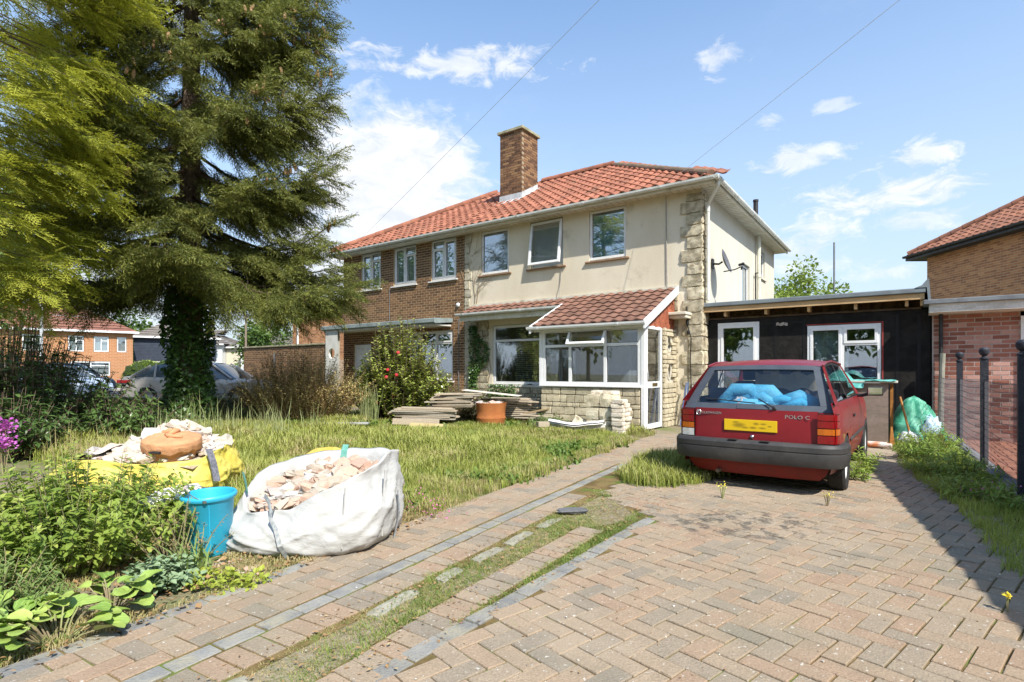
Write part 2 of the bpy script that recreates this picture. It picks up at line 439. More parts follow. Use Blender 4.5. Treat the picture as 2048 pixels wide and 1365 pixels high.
# ================================================================ buildings
HC = (4.09, 11.76); HR = R(-36)
HM = Matrix.Translation((HC[0], HC[1], 0)) @ Matrix.Rotation(HR, 4, 'Z')
def HW(t, s, z=0): return HM @ Vector((t, s, z))

render_m = M('cream_render', (.72, .645, .5), (.64, .56, .415), scale=.9, detail=8, rough=.9, bump=.25, bscale=60, fine=.05, stretch=(1, 1, .35), dirt=(.36, .31, .21), dscale=1.3, dlo=.56, dhi=.8)
stone_m = M('yellow_sandstone', (.52, .46, .33), (.3, .25, .165), scale=7, rough=.9, bump=.6, bscale=35, rnd=.22, fine=.14, dirt=(.2, .17, .11), dscale=4, dlo=.55, dhi=.75)
mortar_w = M('pale_mortar', (.62, .57, .46), (.5, .45, .36), scale=8, rough=.95, bump=.5)
mortar_y = M('sand_mortar', (.62, .47, .29), (.54, .4, .24), scale=8, rough=.95, bump=.4)
bbrick_m = M('brown_brick', (.19, .1, .052), (.14, .075, .04), scale=14, rough=.85, rnd=.14, rcols=[(0, (.13, .07, .04)), (.5, (.19, .1, .05)), (1, (.25, .14, .065))], bump=.3, fine=.12)
obrick_m = M('orange_brick', (.5, .235, .11), (.42, .19, .085), scale=14, rough=.85, rnd=.14, rcols=[(0, (.36, .16, .08)), (.5, (.5, .23, .1)), (1, (.56, .3, .14))], bump=.3, fine=.1)
gbrick_m = M('pink_brown_brick', (.36, .15, .1), (.27, .1, .07), scale=12, rough=.85, rnd=.28, rcols=[(0, (.26, .1, .07)), (.5, (.36, .15, .1)), (1, (.45, .3, .25))], bump=.35, fine=.12)
tile_m = M('orange_clay_tile', (.33, .135, .082), (.26, .098, .058), scale=3, rough=.8, rnd=.2, bump=.3, fine=.14, dirt=(.17, .12, .075), dscale=1.5, dlo=.54, dhi=.8)
ptile_m = M('brown_concrete_tile', (.225, .115, .08), (.16, .085, .06), scale=5, rough=.85, rnd=.16, bump=.4, fine=.16, dirt=(.13, .075, .05), dscale=2.0, dlo=.5, dhi=.72)
ridge_m = M('weathered_ridge_tile', (.26, .15, .1), (.17, .12, .09), scale=6, rough=.9, rnd=.15, bump=.5, dirt=(.2, .18, .1), dscale=3, dlo=.45, dhi=.7)
soffit_m = M('soffit_board', (.7, .67, .56), (.6, .55, .43), scale=4, rough=.6, fine=.06, dirt=(.3, .27, .17), dscale=1.6, dlo=.58, dhi=.75)
gutter_m = M('mossy_white_gutter', (.72, .72, .68), (.6, .6, .53), scale=5, rough=.4, spec=.4, fine=.05, dirt=(.17, .16, .1), dscale=3.2, dlo=.53, dhi=.75)
lead_m = M('grey_lead', (.36, .37, .38), (.26, .27, .28), scale=6, rough=.55, fine=.1, bump=.3)
sill_m = M('brown_tile_sill', (.34, .22, .14), (.25, .16, .1), scale=9, rough=.8)
blind_m = M('pale_net_curtain', (.74, .76, .75), (.64, .67, .67), scale=3, rough=.95, stretch=(9, 9, .6), fine=.04)
hang_m = M('red_hanging_tile', (.36, .115, .06), (.28, .085, .045), scale=9, rough=.8, rnd=.2)
teal_m = M('teal_roller_blind', (.02, .30, .40), (.025, .36, .46), scale=2, rough=.7, fine=.05)
slat_m = M('pale_blind_slat', (.55, .57, .52), (.5, .5, .45), scale=3, rough=.5)
black_pl = M('black_plastic', (.015, .015, .016), (.03, .03, .03), scale=8, rough=.45, spec=.4)
timber_new = M('new_sawn_timber', (.62, .42, .22), (.52, .33, .16), scale=3, rough=.8, rnd=.1, stretch=(1, 1, 6), fine=.08, bump=.2)

UB = [unit_box(0, False)]
def window(parent, x0, x1, z0, z1, y, cols, fr=.055, dep=.065, mat=None, gm=None, sash=(), name='window', yaw=None, origin=None, label=None):
    """frame in the plane y, glass set back; cols = [(width share, [splits as share of height])]; sash = cells with an opening casement"""
    w = x1-x0; h = z1-z0; mb = MB(); tot = sum(c[0] for c in cols); mat = mat or upvc; gm = gm or glass
    mb.box(0, w, 0, dep, 0, fr); mb.box(0, w, 0, dep, h-fr, h); mb.box(0, fr, 0, dep, fr, h-fr); mb.box(w-fr, w, 0, dep, fr, h-fr)
    xs = [fr]; acc_ = 0
    for c in cols[:-1]:
        acc_ += c[0]/tot; xs.append(acc_*w)
    xs.append(w-fr); panes = []
    for i, c in enumerate(cols):
        a = xs[i]+(0 if i == 0 else fr*.45); b = xs[i+1]-(0 if i == len(cols)-1 else fr*.45)
        if i < len(cols)-1: mb.box(b, xs[i+1]+fr*.45, 0, dep, fr, h-fr)
        zz = [fr]+[q*h for q in c[1]]+[h-fr]
        for j in range(len(zz)-1):
            lo = zz[j]+(0 if j == 0 else fr*.4); hi = zz[j+1]-(0 if j == len(zz)-2 else fr*.4)
            if j < len(zz)-2: mb.box(a, b, 0, dep, hi, zz[j+1]+fr*.4)
            if (i, j) in sash:
                q = .042; f = -.014
                mb.box(a-.008, b+.008, f, .03, lo-.008, lo+q); mb.box(a-.008, b+.008, f, .03, hi-q, hi+.008); mb.box(a-.008, a+q, f, .03, lo+q, hi-q); mb.box(b-q, b+.008, f, .03, lo+q, hi-q)
                a2, b2, lo2, hi2 = a+q, b-q, lo+q, hi-q
            else: a2, b2, lo2, hi2 = a, b, lo, hi
            panes.append((a2, b2, lo2, hi2))
    f = mb.build(name, mat, parent, bevel=.004)
    f.location = (x0, y, z0)
    if yaw is not None: f.rotation_euler = (0, 0, yaw); f.location = origin
    if label: f['label'] = label
    for a, b, c, d in panes:
        g = MB(); g.box(a, b, .03, .036, c, d, 0); go = g.build('pane', gm, f)
        s = MB(); e = .008
        for q in ((a, a+e, c, d), (b-e, b, c, d), (a+e, b-e, c, c+e), (a+e, b-e, d-e, d)): s.box(q[0], q[1], .024, .0295, q[2], q[3])
        s.build('gasket', gasket, f)
    return f
def holed(m, f, ry, rz, pc, y0, y1, z0, z1, thick, n=24, back=True):
    """panel with an oval hole: f maps (h, v, depth) to a point; pc = (h, v) hole centre"""
    ang = [2*math.pi*k/n for k in range(n)]+[math.atan2(b-pc[1], a-pc[0]) % (2*math.pi) for a in (y0, y1) for b in (z0, z1)]
    ang = sorted(set(round(a, 5) for a in ang))
    def outer(a):
        c, s_ = math.cos(a), math.sin(a); hl = (y1-pc[0]) if c > 0 else (pc[0]-y0); zl = (z1-pc[1]) if s_ > 0 else (pc[1]-z0)
        q = min(hl/max(abs(c), 1e-9), zl/max(abs(s_), 1e-9)); return pc[0]+c*q, pc[1]+s_*q
    def inner(a): return pc[0]+ry*math.cos(a), pc[1]+rz*math.sin(a)
    for i in range(len(ang)):
        a, b = ang[i], ang[(i+1) % len(ang)]
        m.face([f(*inner(a), 0), f(*outer(a), 0), f(*outer(b), 0), f(*inner(b), 0)])
        if back: m.face([f(*inner(b), thick), f(*outer(b), thick), f(*outer(a), thick), f(*inner(a), thick)])
        m.face([f(*inner(a), 0), f(*inner(b), 0), f(*inner(b), thick), f(*inner(a), thick)])
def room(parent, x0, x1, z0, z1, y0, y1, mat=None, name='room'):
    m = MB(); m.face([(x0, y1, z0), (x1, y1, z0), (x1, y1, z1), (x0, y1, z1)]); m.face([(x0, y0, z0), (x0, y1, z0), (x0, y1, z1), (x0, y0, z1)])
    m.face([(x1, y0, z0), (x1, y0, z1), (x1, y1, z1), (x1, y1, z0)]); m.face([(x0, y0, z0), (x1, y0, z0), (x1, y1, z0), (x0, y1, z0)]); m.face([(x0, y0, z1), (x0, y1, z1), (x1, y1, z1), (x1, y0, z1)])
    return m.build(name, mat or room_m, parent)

# ---- roof tile: a pantile of S profile, 0.30 wide, 0.40 long, local x across, y up the slope, z out of the slope
def pantile(w=.30, l=.40, h=.045, n=6, th=.018, roll=True):
    V = []; F = []
    for j, y in enumerate((0, l)):
        for k in range(n+1):
            u = k/n
            z = h*(math.sin(math.pi*min(u/.62, 1)) if u < .62 else -.25*math.sin(math.pi*(u-.62)/.38))
            V.append((u*w-w/2, y, z+.03*(1-j)))
    for k in range(n+1): V.append((k/n*w-w/2, .002, V[k][2]-th-.01))
    for k in range(n): F.append((k, k+1, n+2+k, n+1+k))
    for k in range(n): F.append((2*(n+1)+k, 2*(n+1)+k+1, k+1, k))
    F.append((0, n+1, 2*(n+1))); F.append((n, 2*(n+1)+n, 2*n+1))
    return np.array(V), F
def half_round(l=.36, r=.12, n=7):
    V = []; F = []
    for j, x in enumerate((0, l)):
        rr = r*(1.0 if j == 0 else .93)
        for k in range(n+1):
            th = math.pi*(-.08+1.16*k/n); V.append((x, rr*math.cos(th), rr*math.sin(th)))
    for k in range(n): F.append((k, k+1, n+2+k, n+1+k))
    F.append(tuple(range(n, -1, -1))); F.append(tuple(range(n+1, 2*n+2)))
    return np.array(V), F
PT = [pantile()]
def slope_matrix(xdir, updir):
    x = Vector(xdir).normalized(); y = Vector(updir).normalized(); return Matrix((x, y, x.cross(y))).transposed()
def line_tiles(parent, name, a, b, mat, step=.33, r=.12):
    a = Vector(a); b = Vector(b); d = b-a; n = int(d.length/step); x = d.normalized(); y = Vector((0, 0, 1)).cross(x).normalized()
    m3 = Matrix((x, y, x.cross(y))).transposed()
    it = [(0, tuple(a+x*(i*step)+Vector((0, 0, .0+.004*(i % 2)))), m3, (step/.33, 1, 1)) for i in range(n)]
    pieces(parent, name, [half_round(.36, r)], it, mat, limit=60, smooth=False)

PITCH = R(29.7); TP = math.tan(PITCH)
ZE = 5.22            # top of gutter / first tile
RU = 3.93            # half depth of the pair
EO = .34             # eaves overhang
TL, TPW = -12.75, -6.73
RIDGE_Z = ZE+(RU+EO)*TP

def roof_items(tmin, tmax, left_hip, right_hip):
    it = []; cs = .327; n = int((RU+EO)/math.cos(PITCH)/cs)+1; wv = .262
    ux = slope_matrix((1, 0, 0), (0, math.cos(PITCH), math.sin(PITCH)))
    for r in range(n):
        d = r*cs; s = -EO-.03+d*math.cos(PITCH); z = ZE+.01+d*math.sin(PITCH); run = s+EO
        lo = tmin+(run*1.0 if left_hip else 0); hi = tmax-(run*1.0 if right_hip else 0)
        k0 = int(math.floor((lo-tmin)/wv)); x = tmin+k0*wv
        while x < hi+.05:
            if x > lo-.1:
                it.append((0, (x+wv/2+random.uniform(-.004, .004), s, z+random.uniform(-.003, .004)), ux, (.97, 1, 1)))
            x += wv
    return it

# ---------------------------------------------------------------- the cream rendered house
cream = thing('rendered_house', 'cream rendered semi detached house half with stone corner and tiled porch', 'house', (HC[0], HC[1], 0), HR)
UW = [(-6.14, -5.16), (-4.47, -3.46), (-2.72, -1.75)]
holes = [(a, b, 3.87, 5.10) for a, b in UW]+[(-5.72, -3.05, .82, 2.45), (-1.9, -1.05, 0.05, 2.1)]
mb = MB()
wall_face(mb, TPW, 0, 0, 5.13, 0, holes, .1)
mb.build('front_wall', render_m, cream)
mb = MB()                                  # side wall faces +x: build in rotated coords
side_holes = [(3.54, 4.42, 2.55, 4.12), (5.85, 6.45, 4.02, 4.85)]
w = MB(); wall_face(w, 0, 7.86, 0, 5.13, 0, side_holes, .1)
for q, m_ in zip(w.f, w.mi):
    mb.face([(-w.v[i][1], w.v[i][0], w.v[i][2]) for i in q], m_)
mb.build('side_wall', M('pale_side_render', (.64, .60, .50), (.58, .54, .44), scale=1.2, detail=7, rough=.9, bump=.25, bscale=60, fine=.04, stretch=(1, 1, .4), dirt=(.5, .45, .36), dscale=1.0, dlo=.6, dhi=.9), cream)
mb = MB(); mb.face([(0, 7.86, 0), (TPW, 7.86, 0), (TPW, 7.86, 5.13), (0, 7.86, 5.13)]); mb.build('back_wall', render_m, cream)
# windows upstairs
for i, (a, b) in enumerate(UW):
    if i == 1:
        f = window(cream, a+.01, b-.01, 3.9, 5.09, .06, [(1, [])], fr=.04, mat=upvc_d, dep=.05)
        for ch in list(f.children): bpy.data.objects.remove(ch)
        # top hung sash standing ajar
        m = MB(); ww = b-a-.06; hh = 1.13; q = .06
        for r_ in ((0, ww, 0, q), (0, ww, hh-q, hh), (0, q, q, hh-q), (ww-q, ww, q, hh-q)): m.box(r_[0], r_[1], -.03, .03, r_[2], r_[3])
        s = m.build('sash', upvc, f, bevel=.004); s.location = (.03, -.05, 1.16); s.rotation_euler = (R(-8), 0, 0)
        for v in s.data.vertices: v.co.z -= hh
        m = MB(); m.box(q, ww-q, -.004, .004, q-hh, -q); g = m.build('pane', glass, f); g.location = (.03, -.05, 1.16); g.rotation_euler = (R(-8), 0, 0)
    else: f = window(cream, a+.01, b-.01, 3.9, 5.09, .03, [(1, [])], fr=.06, label='large single pane window with a teal blind drawn behind it' if i == 2 else None)
    m = MB(); m.box(a+.03, b-.03, .105, .11, 3.92, 5.08); m.build('blind' if i == 2 else 'curtain', teal_m if i == 2 else blind_m, cream)
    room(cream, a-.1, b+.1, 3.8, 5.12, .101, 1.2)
    m = MB(); m.box(a-.09, b+.09, -.06, .06, 3.83, 3.868); m.build('sill', sill_m, cream, bevel=.004)
# picture window beside the porch, with a slatted blind
window(cream, -5.71, -3.06, .83, 2.44, .02, [(1, [.74])], fr=.075)
mb = MB()
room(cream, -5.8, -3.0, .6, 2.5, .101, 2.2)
n = 26; it = []
for k in range(n):
    z = .95+k*1.42/n; x0, x1 = (-5.1, -3.2)
    it.append((0, ((x0+x1)/2, .22, z), Matrix.Rotation(R(25), 3, 'X'), (x1-x0, .028, .004)))
pieces(cream, 'blind_slat', [unit_box(0)], it, slat_m)
m = MB(); m.box(-5.82, -3.0, -.05, .1, .76, .818); m.build('sill', upvc_d, cream, bevel=.005)
# side windows
for a, b, c, d in side_holes:
    f = window(cream, 0, b-a-.02, c+.02, d-.02, 0, [(1, [])], fr=.05); f.location = (-.06, a+.01, c+.02); f.rotation_euler = (0, 0, R(90))
    room_ = MB(); room_.box(-1.2, -.12, a-.1, b+.1, c-.1, d+.1); ro = room_.build('room', room_m, cream)
    m = MB(); m.box(-.05, .05, a-.05, b+.05, c-.05, c-.002); m.build('sill', soffit_m, cream)
    m = MB(); m.box(-.115, -.105, a, b, c, d); m.build('curtain', blind_m, cream)
# downstairs wall band of stone cladding behind the porch, quoins
def stones(parent, x0, x1, z0, z1, y, hrow=(.13, .22), wrow=(.2, .45), jt=.014, side=None, dep=.09, mat=None, name='stone', skip=(), limit=300):
    it = []; z = z0
    while z < z1-.04:
        h = random.uniform(*hrow); h = min(h, z1-z)
        if z1-(z+h) < .06: h = z1-z
        x = x0
        while x < x1-.03:
            ww = random.uniform(*wrow)
            if x1-(x+ww) < wrow[0]*.6: ww = x1-x
            cx, cz = x+ww/2, z+h/2
            if not any(q[0] < cx < q[1] and q[2] < cz < q[3] for q in skip):
                pr = random.randrange(4)
                if side is None: it.append((pr, (cx, y, cz), 0.0, (ww-jt, dep, h-jt)))
                else: it.append((pr, (side, cx, cz), R(90), (ww-jt, dep, h-jt)))
            x += ww
        z += h
    return it
qi = []
z = .0; k = 0
while z < 5.0:
    h = random.uniform(.22, .31); h = min(h, 5.06-z); ww = (.46 if k % 2 else .34)+random.uniform(-.03, .03)
    qi.append((random.randrange(5), (-ww/2+.03, .03, z+h/2), 0.0, (ww, .15, h-.02), 1.0))
    ws = (.22 if k % 2 else .3)
    qi.append((random.randrange(5), (.0, ws/2+.1, z+h/2), 0.0, (.1, ws, h-.02), 1.0)); z += h; k += 1
pieces(cream, 'quoin_stone', ROUGH, qi, stone_m)
qi = []; z = 0.0; k = 0
while z < 5.0:       # left quoin by the party line
    h = random.uniform(.22, .3); ww = .26 if k % 2 else .18
    qi.append((random.randrange(5), (TPW+ww/2, .02, z+h/2), 0.0, (ww, .1, h-.02))); z += h; k += 1
pieces(cream, 'edge_stone', ROUGH, qi, M('pale_edge_stone', (.55, .5, .38), (.44, .39, .28), scale=5, rough=.9, bump=.6, rnd=.15))
it = stones(cream, -.64, -.5, 0, 2.95, -.01)
it += stones(cream, TPW+.3, -5.85, 0, 2.6, .0)+stones(cream, -5.85, -3.05, 0, .75, .0, hrow=(.1, .2))
pieces(cream, 'cladding_stone', STONE2, it, stone_m)
# soffit, fascia, gutters
mb = MB(); nb = 0
mb.box(TPW, EO-.02, -EO+.02, 7.86+EO-.02, 5.13, 5.15); mb.build('soffit', soffit_m, cream)
mb = MB()
for k in range(44): mb.box(-6.7+k*.16, -6.7+k*.16+.012, -EO+.03, -.0, 5.127, 5.131)
for k in range(52): mb.box(.0, EO-.03, k*.16, k*.16+.012, 5.127, 5.131)
mb.build('soffit_grooves', M('soffit_groove', (.4, .36, .27)), cream, kind='stuff')
mb = MB(); mb.box(TPW, EO, -EO-.02, -EO+.02, 5.1, 5.24); mb.box(EO-.02, EO+.02, -EO+.02, 7.86+EO, 5.1, 5.24); mb.build('fascia', soffit_m, cream)
gp = [(-.055, 0), (-.05, -.04), (-.03, -.07), (.03, -.07), (.05, -.04), (.055, 0), (.047, 0), (.043, -.035), (.025, -.062), (-.025, -.062), (-.043, -.035), (-.047, 0)]
def gutter(parent, x0, x1, y, z, mat, prof=gp, side=False, name='gutter', s=1.0):
    m = MB()
    if not side: m.prismx([(y+a*s, z+b*s) for a, b in prof], x0, x1)
    else: m.prism([(y+a*s, z+b*s) for a, b in prof], x0, x1)
    for k in range(int((x1-x0)/1.9)+1):
        p = x0+.25+k*1.9
        if p > x1-.1: break
        q = [(a*1.12, b*1.08+.001) for a, b in prof[:6]]
        if not side: m.prismx([(y+a*s, z+b*s) for a, b in q], p, p+.05)
        else: m.prism([(y+a*s, z+b*s) for a, b in q], p, p+.05)
    return m.build(name, mat, parent)
gutter(cream, TPW, EO+.13, -EO-.08, 5.22, gutter_m); gutter(cream, -EO-.13, 7.86+EO, EO+.08, 5.222, gutter_m, side=True)
m = MB(); m.tube([(EO+.08, -EO+.1, 5.16), (EO+.08, -EO+.1, 5.08), (.12, .06, 4.78), (.12, .06, 4.7), (.12, .08, 2.72)], .036, 8); m.tube([(.12, .06, 4.72), (.12, .06, 4.62)], .044, 8); m.tube([(.12, .08, 3.6), (.12, .08, 3.52)], .044, 8)
m.build('downpipe', upvc_d, cream, smooth=False)
m = MB(); m.tube([(.1, 5.1, 5.13), (.1, 5.1, 2.6)], .055, 8); m.tube([(.1, 5.1, 4.0), (.1, 5.1, 3.9)], .068, 8); m.build('soil_pipe', M('cream_pipe', (.7, .67, .55), rough=.5), cream)
m = MB(); m.tube([(.06, 4.86, 4.0), (.06, 4.88, 2.7)], .02, 6); m.tube([(.06, 4.86, 4.0), (.1, 4.98, 4.02)], .02, 6); m.build('waste_pipe', black_pl, cream)
# roof planes and tiles
def roof_deck(parent, t0, t1, hipl, hipr):
    m = MB(); a = RU+EO; z = ZE-.03
    L1, R1 = (t0+a if hipl else t0), (t1-a if hipr else t1)
    m.face([(t0, -EO, z), (t1, -EO, z), (R1, RU, RIDGE_Z-.03), (L1, RU, RIDGE_Z-.03)])
    m.face([(t0, 2*RU+EO, z), (L1, RU, RIDGE_Z-.03), (R1, RU, RIDGE_Z-.03), (t1, 2*RU+EO, z)])
    if hipr: m.face([(t1, -EO, z), (t1, 2*RU+EO, z), (R1, RU, RIDGE_Z-.03)])
    if hipl: m.face([(t0, -EO, z), (L1, RU, RIDGE_Z-.03), (t0, 2*RU+EO, z)])
    m.build('roof_deck', ridge_m, parent)
roof_deck(cream, TPW, EO, False, True)
pieces(cream, 'roof_tile', PT, roof_items(TPW, EO, False, True), tile_m)
line_tiles(cream, 'ridge_tile', (EO-.05, -EO+.02, ZE+.07), (EO-RU-EO, RU, RIDGE_Z+.05), ridge_m, r=.095)
line_tiles(cream, 'ridge_tile', (EO-RU-EO, RU, RIDGE_Z+.07), (TPW, RU, RIDGE_Z+.07), tile_m)
line_tiles(cream, 'ridge_tile', (EO-.05, 2*RU+EO-.02, ZE+.1), (EO-RU-EO, RU, RIDGE_Z+.08), ridge_m, r=.09)
# side slope in plain courses (only seen from elsewhere)
m = MB()
for k in range(14):
    d = k*.32*math.cos(PITCH); z = ZE+d*TP; y0, y1 = -EO+d, 2*RU+EO-d
    if y1-y0 < .3: break
    e = .32*math.cos(PITCH); m.face([(EO-d+.02, y0, z+.03), (EO-d+.02, y1, z+.03), (EO-d-e, y1-e*.9, z+e*TP+.0), (EO-d-e, y0+e*.9, z+e*TP+.0)])
m.build('side_slope', tile_m, cream)
# chimney on the party line
def chimney():
    x0, x1, y0, y1, zt = -6.87, -6.03, 1.86, 2.73, 8.72
    cbrick = M('chimney_brick', (.21, .105, .055), (.15, .075, .04), scale=12, rough=.9, rnd=.3, rcols=[(0, (.13, .065, .04)), (.5, (.2, .1, .05)), (1, (.27, .16, .075))], bump=.4, dirt=(.28, .24, .1), dscale=1.4, dlo=.57, dhi=.75)
    m = MB(); m.box(x0, x1, y0, y1, 5.9, zt-.06); c = m.build('chimney', M('chimney_mortar', (.36, .3, .2), (.28, .22, .15), rough=.95), cream)
    it = brick_items(x0+.004, x1-.004, 6.1, zt-.08, y0, proud=.008)
    it2 = []
    for q in brick_items(y0, y1, 6.1, zt-.08, 0, proud=0, off=.112):
        it2.append((0, (x1+.008, q[1][0], q[1][2]), R(90), q[3]))
    pieces2(c, 'brick', UB, it+it2, cbrick, cream)
    m = MB(); m.box(x0-.07, x1+.07, y0-.07, y1+.07, zt-.06, zt+.03); m.build('cap', M('mossy_concrete', (.4, .36, .24), (.25, .24, .14), scale=6, bump=.5), c, bevel=.012)
    m = MB(); zb = lambda y: ZE+(y+EO)*TP
    m.face([(x0-.02, y0-.013, zb(y0)+.02), (x1+.013, y0-.013, zb(y0)+.02), (x1+.013, y0-.013, zb(y0)+.24), (x0-.02, y0-.013, zb(y0)+.24)])
    m.face([(x1+.014, y0-.013, zb(y0)+.02), (x1+.014, y1, zb(y1)+.03), (x1+.014, y1, zb(y1)+.22), (x1+.014, y0-.013, zb(y0)+.24)])
    m.face([(x0-.05, y0-.32, zb(y0-.32)+.075), (x1+.1, y0-.32, zb(y0-.32)+.075), (x1+.1, y0-.013, zb(y0)+.075), (x0-.05, y0-.013, zb(y0)+.075)])
    m.face([(x1+.014, y0-.3, zb(y0-.3)+.08), (x1+.17, y0-.3, zb(y0-.3)+.08), (x1+.17, y1+.1, zb(y1+.1)+.08), (x1+.014, y1+.1, zb(y1+.1)+.08)])
    m.build('flashing', M('pale_lead_flashing', (.55, .56, .56), (.42, .43, .43), scale=7, rough=.5, bump=.3), c)
def pieces2(sub, name, protos, items, mat, root, limit=300):
    """pieces that belong to a part lying in its root's own coordinates"""
    global _p2
    before = set(bpy.data.objects)
    pieces(root, name, protos, items, mat, limit)
    for o in bpy.data.objects:
        if o not in before: o.parent = sub
chimney()
m = MB(); m.tube([(-2.2, 5.6, 6.6), (-2.2, 5.6, 7.2)], .1, 10)
m = MB(); m.tube([(.1, 4.7, 5.3), (.1, 4.7, 6.05)], .065, 10); m.tube([(.1, 4.7, 6.0), (.1, 4.7, 6.06)], .075, 10); m.build('flue', black_pl, cream)

# ---- porch: one mono-pitch roof plane over window and porch
PSL = .46; PZ = 3.03
pz = lambda s: PZ+PSL*s
pa = math.atan(PSL)
m = MB()
m.face([(-6.42, 0, pz(0)-.05), (-6.42, -.5, pz(-.5)-.05), (-3.12, -.5, pz(-.5)-.05), (-3.12, 0, pz(0)-.05)][::-1])
m.face([(-3.12, 0, pz(0)-.05), (-3.12, -1.78, pz(-1.78)-.05), (-.52, -1.78, pz(-1.78)-.05), (-.52, 0, pz(0)-.05)][::-1])
m.face([(-6.42, 0, pz(-.5)-.12), (-6.42, -.5, pz(-.5)-.12), (-3.12, -.5, pz(-.5)-.12), (-3.12, 0, pz(-.5)-.12)])
m.build('porch_deck', soffit_m, cream)
DT = [pantile(.25, .34, .026, 6, .018)]
it = []; ux = slope_matrix((1, 0, 0), (0, math.cos(pa), math.sin(pa))); cs = .262
for r in range(8):
    s = -1.86+r*cs*math.cos(pa)
    if s > -.1: break
    x = -3.16
    while x < -.6:
        it.append((0, (x+.125, s, pz(s)+random.uniform(-.003, .003)), ux, (1.0, 1, 1))); x += .24
for r in range(3):
    s = -.56+r*.27*math.cos(pa)
    if s > -.1: break
    x = -6.42
    while x < -3.2:
        it.append((0, (x+.12, s, pz(s)+random.uniform(-.003, .003)), ux, (.98, .9, 1))); x += .235
pieces(cream, 'porch_tile', DT, it, ptile_m)
m = MB(); m.box(-6.45, -.5, -.03, -.002, pz(0)-.02, pz(0)+.05); m.build('wall_flashing', soffit_m, cream)
gutter(cream, -6.52, -3.2, -.62, pz(-.56)-.0, gutter_m, s=1.05)
m = MB(); m.box(-6.45, -3.12, -.565, -.54, pz(-.55)-.22, pz(-.55)-.02); m.build('fascia', soffit_m, cream)
gutter(cream, -3.24, -.48, -1.93, pz(-1.86)-.01, upvc, s=.95)
m = MB(); m.box(-3.1, -.55, -1.87, -1.84, pz(-1.85)-.13, pz(-1.85)-.01); m.build('fascia', upvc_d, cream)
for x in (-3.16, -.5):
    m = MB(); s0, s1 = (-1.95, -.56) if x < -1 else (-1.95, -.02); m.prismx([(s0, pz(s0)-.12), (s1, pz(s1)-.12), (s1, pz(s1)+.05), (s0, pz(s0)+.05)], x-.02, x+.02)
    m.build('bargeboard', upvc, cream, bevel=.004)
# porch walls: front plane s=-1.71, side plane t=-.6
PX0, PX1, PY = -3.0, -.62, -1.71
m = MB(); m.box(PX0, -.66, PY+.03, PY+.2, 0, .86); m.build('porch_base', mortar_w, cream)
it = stones(cream, PX0, -.68, 0, .84, PY+.01, hrow=(.09, .2), wrow=(.14, .42), dep=.07, jt=.008)
pieces(cream, 'base_stone', STONE2, it, M('pale_porch_stone', (.6, .52, .36), (.46, .39, .26), scale=4, rough=.9, bump=.5, rnd=.14, fine=.1, dirt=(.3, .26, .17), dscale=3, dlo=.58, dhi=.75))
m = MB(); m.box(PX0-.03, -.64, PY-.06, PY+.12, .86, .89); m.build('sill', upvc, cream, bevel=.005)
pw = window(cream, PX0+.02, -.66, .89, 2.1, PY, [(1, [.7]), (1.18, [.7]), (1.12, [.7])], fr=.075, dep=.07, gm=glass_c)
for ch in list(pw.children):            # the top middle casement stands open: its fixed pane goes
    if ch.name.startswith('pane') and ch.data.vertices[0].co.x > .6 and ch.data.vertices[0].co.x < 1.2 and ch.data.vertices[0].co.z > .7: bpy.data.objects.remove(ch)
m = MB(); ww, hh, q = .88, .36, .05
for r_ in ((0, ww, -q, 0), (0, ww, -hh, -hh+q), (0, q, -hh+q, -q), (ww-q, ww, -hh+q, -q)): m.box(r_[0], r_[1], -.025, .025, r_[2], r_[3])
s = m.build('sash', upvc, cream, bevel=.004, loc=(PX0+.73, PY-.03, 2.08)); s.rotation_euler = (R(-26), 0, 0)
m = MB(); m.box(q, ww-q, -.003, .003, -hh+q, -q); g = m.build('pane', glass_c, s)
m = MB(); m.box(-.66, -.58, PY-.01, PY+.07, 0, 2.12); m.box(PX0-.06, PX0+.018, PY-.005, PY+.07, .89, 2.12); m.build('corner_post', upvc, cream, bevel=.004)
# left end of porch glazing
lw_ = window(cream, 0, 1.62, .89, 2.1, 0, [(1, [.7]), (1, [.7])], fr=.07, gm=glass_c); lw_.location = (PX0+.0, PY+.075, .89); lw_.rotation_euler = (0, 0, R(90))
m = MB(); m.box(PX0, PX0+.12, PY+.2, 0, 0, .885); m.build('porch_base', mortar_w, cream)
# door in the side wall of the porch
dr = MB(); dw, dh = .84, 2.08
for r_ in ((0, dw, 0, .1), (0, dw, dh-.07, dh), (0, .07, .1, dh-.07), (dw-.07, dw, .1, dh-.07), (.07, dw-.07, .82, .95)): dr.box(r_[0], r_[1], 0, .06, r_[2], r_[3])
door = dr.build('door', upvc, cream, bevel=.004, loc=(-.58, PY+.075, .03)); door.rotation_euler = (0, 0, R(90))
for c, d in ((.1, .82), (.95, dh-.07)):
    g = MB(); g.box(.07, dw-.07, .02, .03, c, d); g.build('pane', glass_c, door)
g = MB(); g.box(.3, .56, -.012, 0, .86, .92); g.build('letter_plate', M('brass', (.6, .42, .16), rough=.3, metal=1.0), door)
g = MB(); g.tube([(.035, -.03, 1.0), (.035, -.03, 1.16)], .01, 6); g.build('handle', M('steel', (.6, .6, .6), rough=.3, metal=1.0), door)
